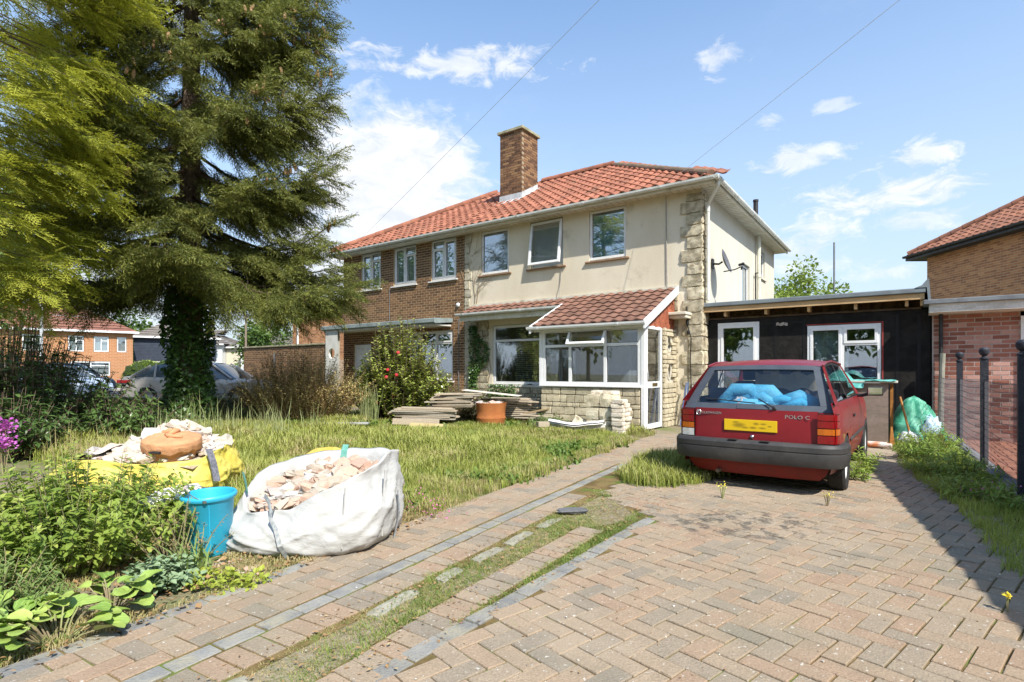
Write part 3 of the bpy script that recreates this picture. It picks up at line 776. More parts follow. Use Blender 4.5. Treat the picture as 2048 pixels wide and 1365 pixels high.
# stone cheek with two round lights, tile hanging above
ys0, ys1 = PY+.93, 0
m = MB(); N_ = 20
cheek = []
def cheekface(zc, x=-.585):
    return [(x, (ys0+ys1)/2+.0+.105*math.cos(2*math.pi*k/N_), zc+.17*math.sin(2*math.pi*k/N_)) for k in range(N_)]
ps = [1.18, 1.78]; zs = [0, 1.48, 2.12]; m = MB()
for j in range(2): holed(m, lambda h, v, d: (-.585-d, h, v), .105, .17, ((ys0+ys1)/2, ps[j]), ys0, ys1, zs[j], zs[j+1], .08)
m.build('cheek_wall', mortar_w, cream)
for j in range(2):
    g = MB(); pts = cheekface(ps[j], -.64); g.face(pts); g.build('porthole_pane', glass_c, cream)
    g = MB(); g.tube(pts+[pts[0]], .014, 6, cap=False)
    for i in range(len(g.v)): g.v[i] = (g.v[i][0]+.06, g.v[i][1], g.v[i][2])
    g.build('porthole_rim', mortar_w, cream)
yc = (ys0+ys1)/2
it = stones(cream, ys0, ys1, 0, 2.1, 0, hrow=(.07, .13), wrow=(.12, .3), side=-.555, dep=.05, skip=[(yc-.16, yc+.16, p-.2, p+.2) for p in ps])
pieces(cream, 'cheek_stone', STONE2, it, M('pale_porch_stone', (0, 0, 0)))
m = MB(); m.face([(-.6, PY, 2.1), (-.6, 0, 2.1), (-.6, 0, pz(0)-.05), (-.6, PY, pz(PY)-.05)]); m.build('gable', M('red_hanging_tile', (0, 0, 0)), cream)
it = []; rr = 0; z = 2.1
while z < 3.0:
    y = PY+.02+(.08 if rr % 2 else 0)
    while y < -.05:
        if z+.07 < pz(y)-.06: it.append((0, (-.585, y+.08, z+.07), R(90), (.155, .02, .15)))
        y += .165
    z += .11; rr += 1
for q in range(len(it)): it[q] = (0, (it[q][1][0]-.0+.006*(q % 2), *it[q][1][1:]), it[q][2], it[q][3])
pieces(cream, 'hanging_tile', UB, it, M('red_hanging_tile', (.36, .115, .06), (.28, .085, .045), scale=9, rough=.8, rnd=.2))
m = MB(); m.box(-.72, -.2, -.42, -.02, 2.4, 2.46); m.box(-.66, -.22, -.36, -.02, 2.33, 2.4); m.build('ledge', soffit_m, cream, bevel=.01)
# inside the porch: floor, old front door, chair, and a pale cupboard
m = MB(); m.box(PX0+.1, -.66, PY+.2, -.01, .02, .06); m.build('porch_floor', room_m, cream)
m = MB(); m.box(-1.75, -1.25, -.95, -.5, .06, 1.75); m.box(-1.73, -1.27, -.965, -.951, 1.2, 1.73); m.box(-1.73, -1.27, -.965, -.951, .1, 1.17)
tag(m.build('grey_cabinet', M('grey_cabinet_paint', (.3, .32, .35), rough=.5), None, bevel=.006), 'tall grey cabinet standing inside the glazed porch', 'cabinet'); bpy.data.objects['grey_cabinet'].location = HW(0, 0, 0); bpy.data.objects['grey_cabinet'].rotation_euler = (0, 0, HR)
m = MB(); m.box(-2.75, -2.2, -.8, -.35, .06, .6); tag(m.build('cardboard_box', M('cardboard', (.4, .28, .16), rough=.9), None), 'brown cardboard box on the porch floor behind the glass', 'box'); bpy.data.objects['cardboard_box'].location = HW(0, 0, 0); bpy.data.objects['cardboard_box'].rotation_euler = (0, 0, HR)
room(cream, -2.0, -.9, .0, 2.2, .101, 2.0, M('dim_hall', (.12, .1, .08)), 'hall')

# ---------------------------------------------------------------- the brown brick half
brickh = thing('brick_house', 'brown brick semi detached house half with red pantiles and white casement windows', 'house', (HC[0], HC[1], 0), HR)
BW = [(-11.37, -10.36), (-9.76, -8.73), (-8.09, -7.06)]
bh = [(a, b, 3.89, 5.13) for a, b in BW]+[(-11.75, -10.85, 0, 2.1), (-9.3, -7.2, .9, 2.4)]
m = MB(); wall_face(m, -12.3, TPW, 0, 5.13, 0, bh, .1); m.face([(-12.3, 0, 0), (-12.3, 0, 5.13), (-12.3, 7.86, 5.13), (-12.3, 7.86, 0)]); m.face([(TPW, 7.86, 0), (-12.3, 7.86, 0), (-12.3, 7.86, 5.13), (TPW, 7.86, 5.13)])
m.build('wall', mortar_y, brickh)
pieces(brickh, 'brick', UB, brick_items(-12.3, TPW, 0.0, 5.1, 0, bh), bbrick_m)
lay = [[(1, []), (1, [.78])], [(1, []), (1, [.78])], [(1, [.78]), (1, [])]]
for (a, b), c in zip(BW, lay):
    window(brickh, a+.01, b-.01, 3.92, 5.12, .04, c, fr=.06, sash=((0, 0), (1, 0)) )
    m = MB(); m.box(a-.07, b+.06, -.07, .05, 3.855, 3.888); m.build('sill', upvc, brickh, bevel=.004)
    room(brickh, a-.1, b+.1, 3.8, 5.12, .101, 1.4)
    m = MB(); m.box(a+.03, b-.03, .115, .12, 3.92, 5.1); m.build('curtain', blind_m, brickh)
m = MB(); m.box(-12.3-EO, TPW, -EO+.02, 7.86+EO, 5.13, 5.15); m.build('soffit', soffit_m, brickh)
m = MB(); m.box(-12.3-EO, TPW, -EO-.02, -EO+.02, 5.1, 5.24); m.build('fascia', upvc_d, brickh)
gutter(brickh, -12.3-EO-.05, TPW, -EO-.08, 5.22, gutter_m)
roof_deck(brickh, -12.3-EO, TPW, True, False)
pieces(brickh, 'roof_tile', PT, roof_items(-12.3-EO, TPW, True, False), tile_m)
lt = -12.3-EO
line_tiles(brickh, 'ridge_tile', (lt+.05, -EO+.02, ZE+.1), (lt+RU+EO, RU, RIDGE_Z+.08), tile_m)
line_tiles(brickh, 'ridge_tile', (lt+RU+EO, RU, RIDGE_Z+.07), (TPW, RU, RIDGE_Z+.07), tile_m)
# canopy, door, lower window, screen with the round hole
m = MB(); m.prismx([(0, 2.62), (-.75, 2.55), (-.78, 2.58), (-.78, 2.68), (-.72, 2.7), (0, 2.74)], -12.5, -7.2); m.build('canopy', M('grey_green_felt', (.28, .33, .32), (.2, .24, .23), scale=3, rough=.7, dirt=(.35, .33, .25), dscale=3), brickh)
m = MB(); m.box(-12.45, -7.25, -.7, -.02, 2.5, 2.55); m.build('canopy_soffit', upvc_d, brickh)
window(brickh, -9.29, -7.21, .92, 2.39, .04, [(1, [.75]), (1, [.75]), (1, [.75])], fr=.07, sash=((0, 1), (2, 1)))
room(brickh, -9.4, -7.1, .8, 2.4, .101, 1.6)
m = MB(); m.box(-9.36, -7.14, -.06, .06, .86, .898); m.build('sill', upvc, brickh)
m = MB(); m.box(-11.74, -10.86, .03, .09, .02, 2.08); d = m.build('door', upvc, brickh, bevel=.005)
for c, e in ((.2, .9), (1.1, 1.9)):
    m = MB(); m.box(-11.6, -11.0, .018, .029, c, e); m.build('panel', upvc, d, bevel=.006)
m = MB(); m.tube([(-10.93, .0, 1.05), (-10.93, -.0, 1.2)], .012, 6); m.build('handle', M('steel', (0, 0, 0)), d)
# screen wall under the canopy end, a hole in it
sc_ = MB(); holed(sc_, lambda h, v, d: (h, -.70+d, v), .17, .17, (-12.02, 1.78), -12.35, -11.69, 0, 2.5, .08)
sc_.build('screen', upvc_d, brickh)
m = MB(); m.lathe([(0, .05), (.05, .045), (.07, 0)], 12, xf=Matrix.Translation((-6.98, -.02, 3.11)) @ Matrix.Rotation(R(90), 4, 'X')); m.build('bulkhead_lamp', upvc, brickh, smooth=True)
m = MB(); m.tube([(-6.95, -.02, 2.7), (-6.96, -.03, 1.5), (-6.93, -.02, .1)], .012, 5); m.tube([(-9.92, -.02, 3.85), (-9.92, -.02, 2.7)], .012, 5); m.build('cable', M('grey_cable', (.2, .2, .2)), brickh)
# ---------------------------------------------------------------- flat roofed side extension
felt_black = M('black_building_membrane', (.010, .009, .008), (.02, .018, .016), scale=4, detail=7, rough=.8, spec=.2, fine=.2, bump=.6, bscale=9, dirt=(.022, .019, .016), dscale=2.5, dlo=.55, dhi=.8)
ext = thing('side_extension', 'unfinished flat roofed side extension wrapped in black membrane with white door and window', 'extension', (HC[0], HC[1], 0), HR)
YE = .32
eh = [(.24, 1.1, .03, 2.24), (1.97, 3.21, .95, 2.1)]
m = MB(); wall_face(m, .0, 3.93, 0, 2.3, YE, eh, .1); m.box(.0, 3.93, YE+.1, YE+.2, 2.3, 2.34)
m.face([(3.93, YE, 0), (3.93, 5.5, 0), (3.93, 5.5, 2.5), (3.93, YE, 2.5)]); m.face([(3.93, 5.5, 0), (0, 5.5, 0), (0, 5.5, 2.5), (3.93, 5.5, 2.5)])
m.build('wall', felt_black, ext)
m = MB(); m.box(.02, 3.9, YE+.16, YE+.2, 2.3, 2.58); m.build('insulation', M('brown_insulation', (.16, .1, .045), (.07, .045, .02), scale=9, detail=6, rough=1, bump=.8, stretch=(1, 1, .5)), ext)
for x in (.42, 1.22, 2.0, 2.78, 3.56, 3.78):
    m = MB(); m.box(x, x+.05, YE-.16, YE+.15, 2.36, 2.555); m.build('joist', timber_new, ext, bevel=.002)
m = MB(); m.box(.02, 3.8, YE-.01, YE+.03, 2.31, 2.345); m.build('wall_plate', M('stained_wood', (.1, .07, .04), (.06, .04, .025), rough=.9), ext)
m = MB(); m.box(.0, 3.84, YE-.23, YE-.19, 2.46, 2.565); m.build('fascia', timber_new, ext, bevel=.002)
edge = M('grey_fibreglass_edge', (.2, .23, .24), (.16, .18, .19), scale=3, rough=.45, spec=.4, fine=.04)
m = MB(); m.box(.0, 3.86, YE-.27, 5.5, 2.57, 2.66); m.build('roof_slab', edge, ext, bevel=.015)
m = MB(); m.prism([(3.70, 2.66), (3.87, 2.66), (3.89, 2.42), (3.93, 2.42), (3.9, 2.82), (3.86, 2.78), (3.80, 2.70)], YE-.28, 5.4); m.build('roof_upstand', edge, ext)
m = MB()
for x in (1.38, 1.9, 3.42, 3.74): m.box(x, x+.05, YE-.006, YE-.001, .0, 2.24)
m.box(1.12, 1.96, YE-.009, YE-.0065, 2.16, 2.2)
m.build('membrane_seam', M('glossy_black_tape', (.012, .011, .011), rough=.6, spec=.25), ext)
window(ext, .25, 1.09, .05, 2.23, YE+.01, [(1, [])], fr=.075, sash=((0, 0),), name='door')
m = MB(); m.box(.36, .38, YE-.06, YE-.045, 1.02, 1.16); m.box(.355, .385, YE-.045, YE-.004, 1.0, 1.03); m.build('handle', M('steel', (0, 0, 0)), ext)
window(ext, 1.98, 3.2, .96, 2.09, YE+.01, [(1, []), (1.02, [.66])], fr=.06, sash=((0, 0), (1, 1)))
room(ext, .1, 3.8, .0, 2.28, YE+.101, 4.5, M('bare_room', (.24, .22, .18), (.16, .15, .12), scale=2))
m = MB(); prof = []
for j in range(12):
    prof.append([(2.05+.62*k/14, YE+.14+.03*math.sin(k*1.3+j*.4), .98+1.05*j/11+.02*math.sin(k*.9)) for k in range(15)])
m.grid(prof); m.build('polythene', M('clear_sheet', (.42, .5, .5), (.25, .31, .32), scale=7, rough=.25, spec=.6, stretch=(1, 1, 3)), ext, smooth=True)
m = MB(); m.grid([[(1.42+.03*k, YE-.02-.02*math.sin(k*2.1+j), 2.18-.03*j+.012*math.sin(k*1.7)) for k in range(8)] for j in range(3)]); m.build('torn_paper', M('crumpled_paper', (.5, .45, .4), (.4, .34, .3)), ext)
red_l = M('red_primer_line', (.35, .06, .05)); m = MB(); m.box(3.211, 3.235, YE-.006, YE-.001, .93, 2.12); m.box(1.96, 3.211, YE-.006, YE-.001, 2.1, 2.118); m.build('primer_strip', red_l, ext)
# steel wires / bike shape inside are left to the dark

# ---------------------------------------------------------------- neighbour's garage
gar = thing('brick_garage', 'red brown brick garage with pale flat roof fascia behind the railings', 'garage', (HC[0], HC[1], 0), HR)
m = MB(); wall_face(m, 3.95, 5.1, 0, 2.2, .25); wall_face(m, 7.6, 8.2, 0, 2.2, .25); m.face([(3.95, .25, 0), (3.95, .25, 2.2), (3.95, 5.4, 2.2), (3.95, 5.4, 0)]); m.face([(8.2, .25, 0), (8.2, 5.4, 0), (8.2, 5.4, 2.2), (8.2, .25, 2.2)]); m.face([(8.2, 5.4, 0), (3.95, 5.4, 0), (3.95, 5.4, 2.2), (8.2, 5.4, 2.2)])
m.build('wall', M('garage_mortar', (.5, .42, .36), (.4, .33, .28), rough=.95), gar)
pieces(gar, 'brick', UB, brick_items(3.97, 5.1, 0, 2.18, .25)+brick_items(7.6, 8.2, 0, 2.18, .25), gbrick_m)
m = MB(); m.box(5.1, 5.17, .2, .3, 0, 2.1); m.box(7.53, 7.6, .2, .3, 0, 2.1); m.box(5.17, 7.53, .2, .3, 2.04, 2.1); m.build('door_frame', upvc, gar)
m = MB()
for k in range(12): m.box(5.18+k*.195, 5.18+k*.195+.188, .26, .29, .03, 2.03)
m.build('door', upvc_d, gar)
m = MB(); m.prismx([(-.1, 2.2), (.27, 2.18), (.3, 2.34), (-.12, 2.34)], 3.9, 8.3); m.build('fascia', M('stained_white_board', (.66, .66, .62), (.5, .5, .45), scale=3, rough=.7, stretch=(1, 1, 4), dirt=(.3, .3, .26), dscale=2), gar)
m = MB(); m.box(3.82, 8.3, -.16, 5.5, 2.34, 2.42); m.build('roof_felt', M('grey_roof_felt', (.2, .22, .23), (.14, .15, .16), rough=.7), gar, bevel=.01)
m = MB(); m.tube([(4.07, .17, 2.2), (4.07, .17, .05)], .03, 8); m.build('downpipe', black_pl, gar)

# ---------------------------------------------------------------- neighbouring house on the right
nbh = thing('neighbour_house', 'orange brick house with brown pantiled hipped roof at right edge', 'house', (14.4, 18.9, 0), R(-91.5))
Ln = 12.0; ZN = 5.1                 # local x runs towards the camera, front (y<0) faces left
m = MB(); wall_face(m, 0, Ln, 0, ZN, 0); m.face([(0, 0, 0), (0, 0, ZN), (0, 7, ZN), (0, 7, 0)]); m.face([(Ln, 0, 0), (Ln, 7, 0), (Ln, 7, ZN), (Ln, 0, ZN)]); m.face([(0, 7, 0), (0, 7, ZN), (Ln, 7, ZN), (Ln, 7, 0)])
m.build('wall', M('buff_mortar', (.62, .45, .3), (.52, .37, .24), rough=.95), nbh)
pieces(nbh, 'brick', UB, brick_items(0, 5.2, 2.1, ZN, 0), obrick_m)
m = MB(); m.box(-.4, Ln+.4, -.4, 7.4, ZN, ZN+.03); m.build('soffit', M('dark_soffit', (.08, .075, .07)), nbh)
m = MB(); m.box(-.42, Ln+.4, -.44, -.4, ZN-.02, ZN+.14); m.box(-.44, -.42, -.44, 7.4, ZN-.02, ZN+.14); m.build('fascia', black_pl, nbh)
gutter(nbh, -.45, Ln+.4, -.5, ZN+.14, black_pl); 
m = MB(); a = 3.9; zt = ZN+.12+a*math.tan(R(31))
m.face([(-.4, -.4, ZN+.1), (Ln+.4, -.4, ZN+.1), (Ln+.4, 3.5, zt), (3.5, 3.5, zt)]); m.face([(-.4, -.4, ZN+.1), (3.5, 3.5, zt), (-.4, 7.4, ZN+.1)]); m.face([(-.4, 7.4, ZN+.1), (3.5, 3.5, zt), (Ln+.4, 3.5, zt), (Ln+.4, 7.4, ZN+.1)])
m.build('roof_deck', ridge_m, nbh)
ntile = M('brown_pantile', (.3, .13, .075), (.2, .09, .06), scale=3, rough=.8, rnd=.2, dirt=(.13, .08, .06), dscale=2)
it = []; p = R(31); ux = slope_matrix((1, 0, 0), (0, math.cos(p), math.sin(p)))
for r in range(13):
    d = r*.33; s = -.42+d*math.cos(p); z = ZN+.13+d*math.sin(p); lo = -.4+(s+.4)
    x = -.4
    while x < 7:
        if x > lo-.12: it.append((0, (x+.13, s, z), ux, (.95, 1, 1)))
        x += .258
pieces(nbh, 'roof_tile', PT, it, ntile)
line_tiles(nbh, 'ridge_tile', (-.38, -.38, ZN+.2), (3.5, 3.5, zt+.08), ntile)

# ---------------------------------------------------------------- garden wall left of the brick half, and the brick building behind it
gw = thing('garden_wall', 'tall brown brick garden wall left of the white screen with the round hole', 'wall', (HC[0], HC[1], 0), HR)
m = MB(); m.box(-17.9, -12.42, -.58, -.38, 0, 2.08); m.build('wall', mortar_y, gw)
pieces(gw, 'brick', UB, brick_items(-17.9, -12.42, 0, 2.1, -.58), bbrick_m)
m = MB(); m.box(-17.95, -12.4, -.63, -.33, 2.09, 2.15); m.build('coping', M('mossy_concrete', (0, 0, 0)), gw, bevel=.01)
m = MB(); m.box(-15.6, -15.55, -.66, -.585, 1.35, 1.85); m.build('vent', M('steel', (0, 0, 0)), gw)
rb = thing('rear_brick_building', 'orange brick building with white downpipe rising behind the garden wall', 'building', (HC[0], HC[1], 0), HR)
m = MB(); m.box(-21.0, -13.0, 3.5, 9, 0, 4.3); m.build('wall', M('buff_mortar', (0, 0, 0)), rb)
pieces(rb, 'brick', UB, brick_items(-21.0, -13.0, 1.7, 4.3, 3.5), obrick_m)
m = MB(); m.box(-21.3, -12.8, 3.2, 9.3, 4.3, 4.4); m.build('roof', M('grey_roof_felt', (0, 0, 0)), rb)
m = MB(); m.tube([(-20.4, 3.4, 4.3), (-20.4, 3.4, .5)], .05, 8); m.build('downpipe', upvc, rb)
# ================================================================ ground
def nz3(x, y, s, o=0): return noise.noise(Vector((x*s+o, y*s, o)))
t = NT('garden_soil')
base = t.mix(t.smooth(t.noise(1.4, 6), .38, .62), (.17, .13, .08), (.27, .22, .13)); base = t.mix(t.smooth(t.noise(40, 4), .35, .7), base, (.3, .26, .19)); base = t.mix(t.smooth(t.noise(.7, 5), .45, .62), base, (.13, .16, .045))
t.principled(base, .95, .1, 0, t.bump(t.noise(30, 6), .6, .03))
soil_m = t.m
gv = []; gf = []
m = MB(); m.face([(-400, -60, -.004), (400, -60, -.004), (400, 900, -.004), (-400, 900, -.004)]); structure(m.build('ground', soil_m))
def UVW(u, v, z=0): return Vector((u*math.cos(HR)-v*math.sin(HR), u*math.sin(HR)+v*math.cos(HR), z))
# all paving below lives in the frame of the house: u to the right along its front, v away; camera at u = v = 0
t = NT('weathered_clay_paver')
base = t.mix(.35, t.ramp(t.rnd(), [(0, (.335, .218, .142)), (.35, (.35, .255, .168)), (.7, (.32, .255, .18)), (1, (.21, .185, .145))]), t.mix(t.smooth(t.noise(7, 6), .35, .65), (.36, .28, .2), (.27, .22, .16)))
base = t.mix(1.0, base, _grey(t, t.math('MULTIPLY_ADD', t.noise(110, 3), .9, .55)), 'MULTIPLY')
base = t.mix(t.math('MULTIPLY', t.smooth(t.noise(1.3, 6, .65), .48, .72), .55), base, (.23, .205, .145))
base = t.mix(t.math('MULTIPLY', t.smooth(t.noise(.6, 5, .6), .5, .65), .5), base, (.38, .305, .22))
base = t.mix(t.smooth(t.noise(42, 2), .66, .72), base, (.52, .49, .42))
sp_ = t.N('ShaderNodeSeparateXYZ'); t.L(t.pos(), sp_.inputs[0])
dx = t.math('MULTIPLY', t.math('SUBTRACT', sp_.outputs[0], 1.78), 1/.75); dy = t.math('MULTIPLY', t.math('SUBTRACT', sp_.outputs[1], 4.2), 1/.5)
oil = t.math('MULTIPLY', t.smooth(t.noise(8.5, 6, .72), .49, .58), t.smooth(t.math('ADD', t.math('MULTIPLY', dx, dx), t.math('MULTIPLY', dy, dy)), 1.0, .35))
base = t.mix(t.math('MULTIPLY', oil, .72), base, (.075, .07, .06))
t.principled(base, .92, .15, 0, t.bump(t.noise(95, 5), .5, .015)); paver_m = t.m
slate_m = M('blue_grey_edging_paver', (.215, .213, .2), (.28, .268, .235), scale=7, detail=6, rough=.85, rnd=.12, bump=.5, bscale=80, fine=.12, dirt=(.33, .3, .22), dscale=5, dlo=.45, dhi=.7)
t = NT('mossy_joint_sand')
base = t.mix(t.smooth(t.noise(5, 5), .4, .6), (.12, .085, .035), (.2, .14, .06)); base = t.mix(t.smooth(t.noise(3, 5), .5, .64), base, (.12, .16, .035))
t.principled(base, .95, .1, 0, t.bump(t.noise(60, 4), .5, .02)); joint_m = t.m
def paver(jit=.0):
    c = .07; V = [(-.5, -.5, 0), (.5, -.5, 0), (.5, .5, 0), (-.5, .5, 0)]
    lo = [(x, y, -.04) for x, y, _ in V]; e = .012
    V2 = [(-.5, -.5, -.004), (.5, -.5, -.004), (.5, .5, -.004), (-.5, .5, -.004), (-.5+.016, -.5+.032, 0), (.5-.016, -.5+.032, 0), (.5-.016, .5-.032, 0), (-.5+.016, .5-.032, 0)]
    VV = np.array(lo+V2, dtype=float)
    F = [(0, 1, 5, 4), (1, 2, 6, 5), (2, 3, 7, 6), (3, 0, 4, 7), (4, 5, 9, 8), (5, 6, 10, 9), (6, 7, 11, 10), (7, 4, 8, 11), (8, 9, 10, 11)]
    VV[:, :2] += rng.uniform(-.008, .008, (12, 2)); VV[8:, 2] += rng.uniform(-.0015, .0015, 4)
    return VV, F
PAV = [paver() for _ in range(5)]
drive = thing('block_paved_drive', 'block paved drive laid in herringbone with mossy joints', 'driveway', (0, 0, 0), HR); del drive['category']; structure(drive)
path = thing('paved_garden_path', 'narrow block paved path with grey edging running to the porch', 'path', (0, 0, 0), HR); del path['category']; structure(path)
ev = lambda u, v: .012*nz3(u, v, .55)+.005*nz3(u, v, 1.7, 3)
def paver_item(u, v, l, w, ang, jj=.008):
    z = .022+ev(u, v)+random.uniform(-.0025, .0025)
    tl = Matrix.Rotation(ang, 3, 'Z') @ Matrix.Rotation(random.uniform(-.012, .012), 3, 'X') @ Matrix.Rotation(random.uniform(-.012, .012), 3, 'Y')
    return (random.randrange(5), (u, v, z), tl @ Matrix.Rotation(random.uniform(-.015, .015), 3, 'Z'), (l-jj, w-jj, 1), .2/max(l, w))
def sheet(parent, name, poly, z, mat, dz=.0125):
    """bedding that follows the settled surface, cut to a polygon"""
    from mathutils.geometry import tessellate_polygon
    import bmesh
    bm = bmesh.new(); vs = [bm.verts.new((a, b, 0)) for a, b in poly]; f = bm.faces.new(vs)
    for ax in (0, 1):
        lo = min(p[ax] for p in poly); hi = max(p[ax] for p in poly); k = math.ceil(lo/.4)
        while k*.4 < hi:
            no = (1, 0, 0) if ax == 0 else (0, 1, 0); co = (k*.4, 0, 0) if ax == 0 else (0, k*.4, 0)
            bmesh.ops.bisect_plane(bm, geom=bm.verts[:]+bm.edges[:]+bm.faces[:], plane_co=co, plane_no=no); k += 1
    for v in bm.verts: v.co.z = z*.25+dz+ev(v.co.x, v.co.y)
    me = bpy.data.meshes.new(name); bm.to_mesh(me); bm.free(); me.materials.append(mat)
    return link(name, me, parent)
line2 = lambda v: -1.67
KU = lambda v: .66+.055*(10.4-v)
pl = lambda v: -2.84-.1*v                 # left edge of the path
pr = lambda v: -2.02-.085*v                  # right edge
l1 = lambda v: -2.28-.095*v               # slate line in the path
DR = .62                                   # right edge of the drive
def in_drive(u, v):
    if v > 11.95 or v < -2.2: return False
    if u > .42+.05*(10.4-v)+.12*nz3(v, 0, .8): return False
    if u > -1.6: return True
    if v > 4.15:                           # drive and path run together beyond the grass strip
        return u > max(pr(v)+.02, -3.6) and not (v < 4.9 and u < -1.6-(v-4.15)*1.3)
    return False
sheet(drive, 'joint_bed', [(-1.72, -2.2), (1.2, -2.2), (.52, 12.1), (-3.1, 12.1), (-2.75, 8), (-2.5, 5.0), (-1.72, 4.1)], .004, joint_m)
it = []; a = .1005
def herring(i0, i1, j0, j1, test, put):
    for i in range(i0, i1):
        for j in range(j0, j1):
            k = (i-j) % 4
            if k not in (0, 3): continue
            c1 = ((i+.5)*a, (j+.5)*a); c2 = ((i+1.5)*a, (j+.5)*a) if k == 0 else ((i+.5)*a, (j+1.5)*a)
            t1, t2 = test(*c1), test(*c2)
            if t1 and t2: put((c1[0]+c2[0])/2, (c1[1]+c2[1])/2, 2*a, k)
            elif t1: put(*c1, a, k)
            elif t2: put(*c2, a, k)
DA = R(-14); dc, ds = math.cos(DA), math.sin(DA)          # the bond runs askew to the edging
def dxy(lu, lv): return lu*dc-lv*ds, lu*ds+lv*dc
herring(-70, 20, -34, 130, lambda lu, lv: in_drive(*dxy(lu, lv)), lambda lu, lv, l, k: it.append(paver_item(*dxy(lu, lv), l, a, DA+(R(90) if k else 0))))
# header course beside the edging
pieces(drive, 'paver', PAV, it, paver_m)
it = []
v = -2.0
while v < 4.1:
    it.append(paver_item(-1.66, v, .2, .1, R(90))); v += .203
pieces(drive, 'edging_paver', PAV, it, slate_m)
strip = thing('header_paver_strip', 'row of header pavers left of the grey drive edging beside the grass strip', 'paving', (0, 0, 0), HR); del strip['category']; structure(strip)
sheet(strip, 'joint_bed', [(-1.76, -2.1), (-1.56, -2.1), (-1.60, 1.2), (-1.72, 2.1), (-1.80, 3.65), (-2.04, 3.65), (-1.95, 2.1), (-1.83, 1.2)], .006, joint_m)
hl = lambda v: float(np.interp(v, (-2, 1.2, 2.1, 3.6), (-1.74, -1.81, -1.93, -2.02)))
it = []; v = -2.0
while v < 3.62:
    it.append(paver_item(hl(v)+.1+.01*nz3(v, 1, .6), v, .2, .1, 0)); v += .102
pieces(strip, 'paver', PAV, it, paver_m)
# bedding soil of the strip and the near garden edge
sheet(strip, 'strip_soil', [(-2.22, -1.5), (-1.7, -1.5), (-1.78, 1.5), (-1.9, 2.4), (-1.95, 3.7), (-1.7, 4.2), (-2.4, 5.3), (-2.5, 5.0), (-2.22, 2.0)], .002, soil_m, dz=.011)
# path
sheet(path, 'joint_bed', [(pl(-2)-.02, -2), (pr(-2)+.02, -2), (pr(10.3)+.1, 10.3), (pl(9.8), 9.8), (pl(3), 3)], .008, joint_m)
pd = math.atan(.1); it = []; ite = []
v = -1.8
while v < 9.9:
    if v < 4.6: it.append(paver_item(l1(v)+.165, v, .2, .1, pd)); 
    v += .102
v = -1.8
while v < 6.4:
    ite.append(paver_item(l1(v), v, .2, .1, R(90)+pd)); 
    if v < 1.9: ite.append(paver_item(pl(v)+.05, v, .2, .1, R(90)+pd))
    v += .203
c, s = math.cos(pd), math.sin(pd)
def pxy(lu, lv): return l1(0)-.06+lu*c-lv*s, lu*s+lv*c
def in_path(lu, lv):
    u, v = pxy(lu, lv); lo = pl(v)+(.1 if v < 2 else 0)
    return v < 10 and lo < u < l1(v)-.055+(.0 if v < 6.4 else .35)
herring(-30, 30, -20, 105, in_path, lambda lu, lv, l, k: it.append(paver_item(*pxy(lu, lv), l, a, pd+(R(90) if k else 0))))
pieces(path, 'paver', PAV, it, paver_m); pieces(path, 'edging_paver', PAV, ite, slate_m)
# broken concrete edging between path and grass strip
conc = M('pale_concrete', (.36, .34, .27), (.27, .25, .19), scale=6, rough=.9, bump=.5, dirt=(.28, .27, .2), dscale=4)
it = []
for v, l in ((.95, .3), (1.9, .35), (2.35, .22), (2.75, .3), (3.15, .34), (3.6, .3)):
    it.append((random.randrange(5), (pr(v)+.05+.02*random.random(), v, -.006), pd+R(90)+random.uniform(-.05, .05), (l, .085, .05)))
pieces(path, 'concrete_edging', ROUGH, it, conc)
# neighbour's drive beyond the railings
nd = thing('neighbour_drive', 'neighbour brick paved forecourt seen through the railings', 'driveway', (0, 0, 0), HR); del nd['category']; structure(nd)
sheet(nd, 'joint_bed', [(1.75, -3), (6.5, -3), (6.5, 12.2), (.95, 12.2)], .004, joint_m)
it = []
herring(7, 34, 62, 122, lambda u, v: u > KU(v)+.12, lambda u, v, l, k: it.append(paver_item(u, v, l, a, R(90) if k else 0)))
pieces(nd, 'paver', PAV, it, M('red_paver', (.45, .2, .13), (.38, .17, .11), scale=8, rough=.9, rnd=.18, fine=.1), limit=200)
# kerb under the railings: rounded edging stones
kerb = thing('railing_kerb', 'grey rounded concrete kerb under the black railings', 'kerb', (0, 0, 0), HR); del kerb['category']; structure(kerb)
m = MB(); prof = [(-.5, -.5), (.5, -.5), (.5, .1), (.32, .42), (0, .5), (-.32, .42), (-.5, .1)]; m.prismx([(y, z) for y, z in prof], -.5, .5); kp = m.arr()
it = []; v = -1.0
while v < 11.6:
    it.append((0, (KU(v)+.01*nz3(v, 2, .7), v+.22, .03), R(93.1), (.44, .15, .16))); v += .45
pieces(kerb, 'kerbstone', [kp], it, M('grey_kerb', (.34, .34, .36), (.27, .27, .28), scale=7, rough=.85, bump=.4))
# street on the left, pavement, far road
road_m = M('grey_asphalt', (.12, .115, .11), (.09, .088, .085), scale=20, rough=.9, bump=.4)
pave_m = M('pavement_concrete', (.42, .39, .34), (.35, .32, .28), scale=3, rough=.9)
m = MB(); m.face([(-90, 15.6, .01), (-10.2, 15.6, .01), (-5.0, 30, .01), (4, 45, .01), (4, 60, .01), (-90, 60, .01)]); structure(m.build('road', road_m))
m = MB(); m.box(-60, -9.5, 14.35, 15.6, -.1, .11); structure(m.build('pavement', pave_m))
m = MB(); m.box(-80, 6, 32, 34, -.1, .12); structure(m.build('far_pavement', pave_m))
t = NT('verge_turf'); t.principled(t.mix(t.noise(2, 5), (.12, .17, .04), (.2, .22, .07)), .95, .1); verge = t.m
m = MB(); m.box(-80, 6, 34, 44, -.1, .10); structure(m.build('far_verge', verge))
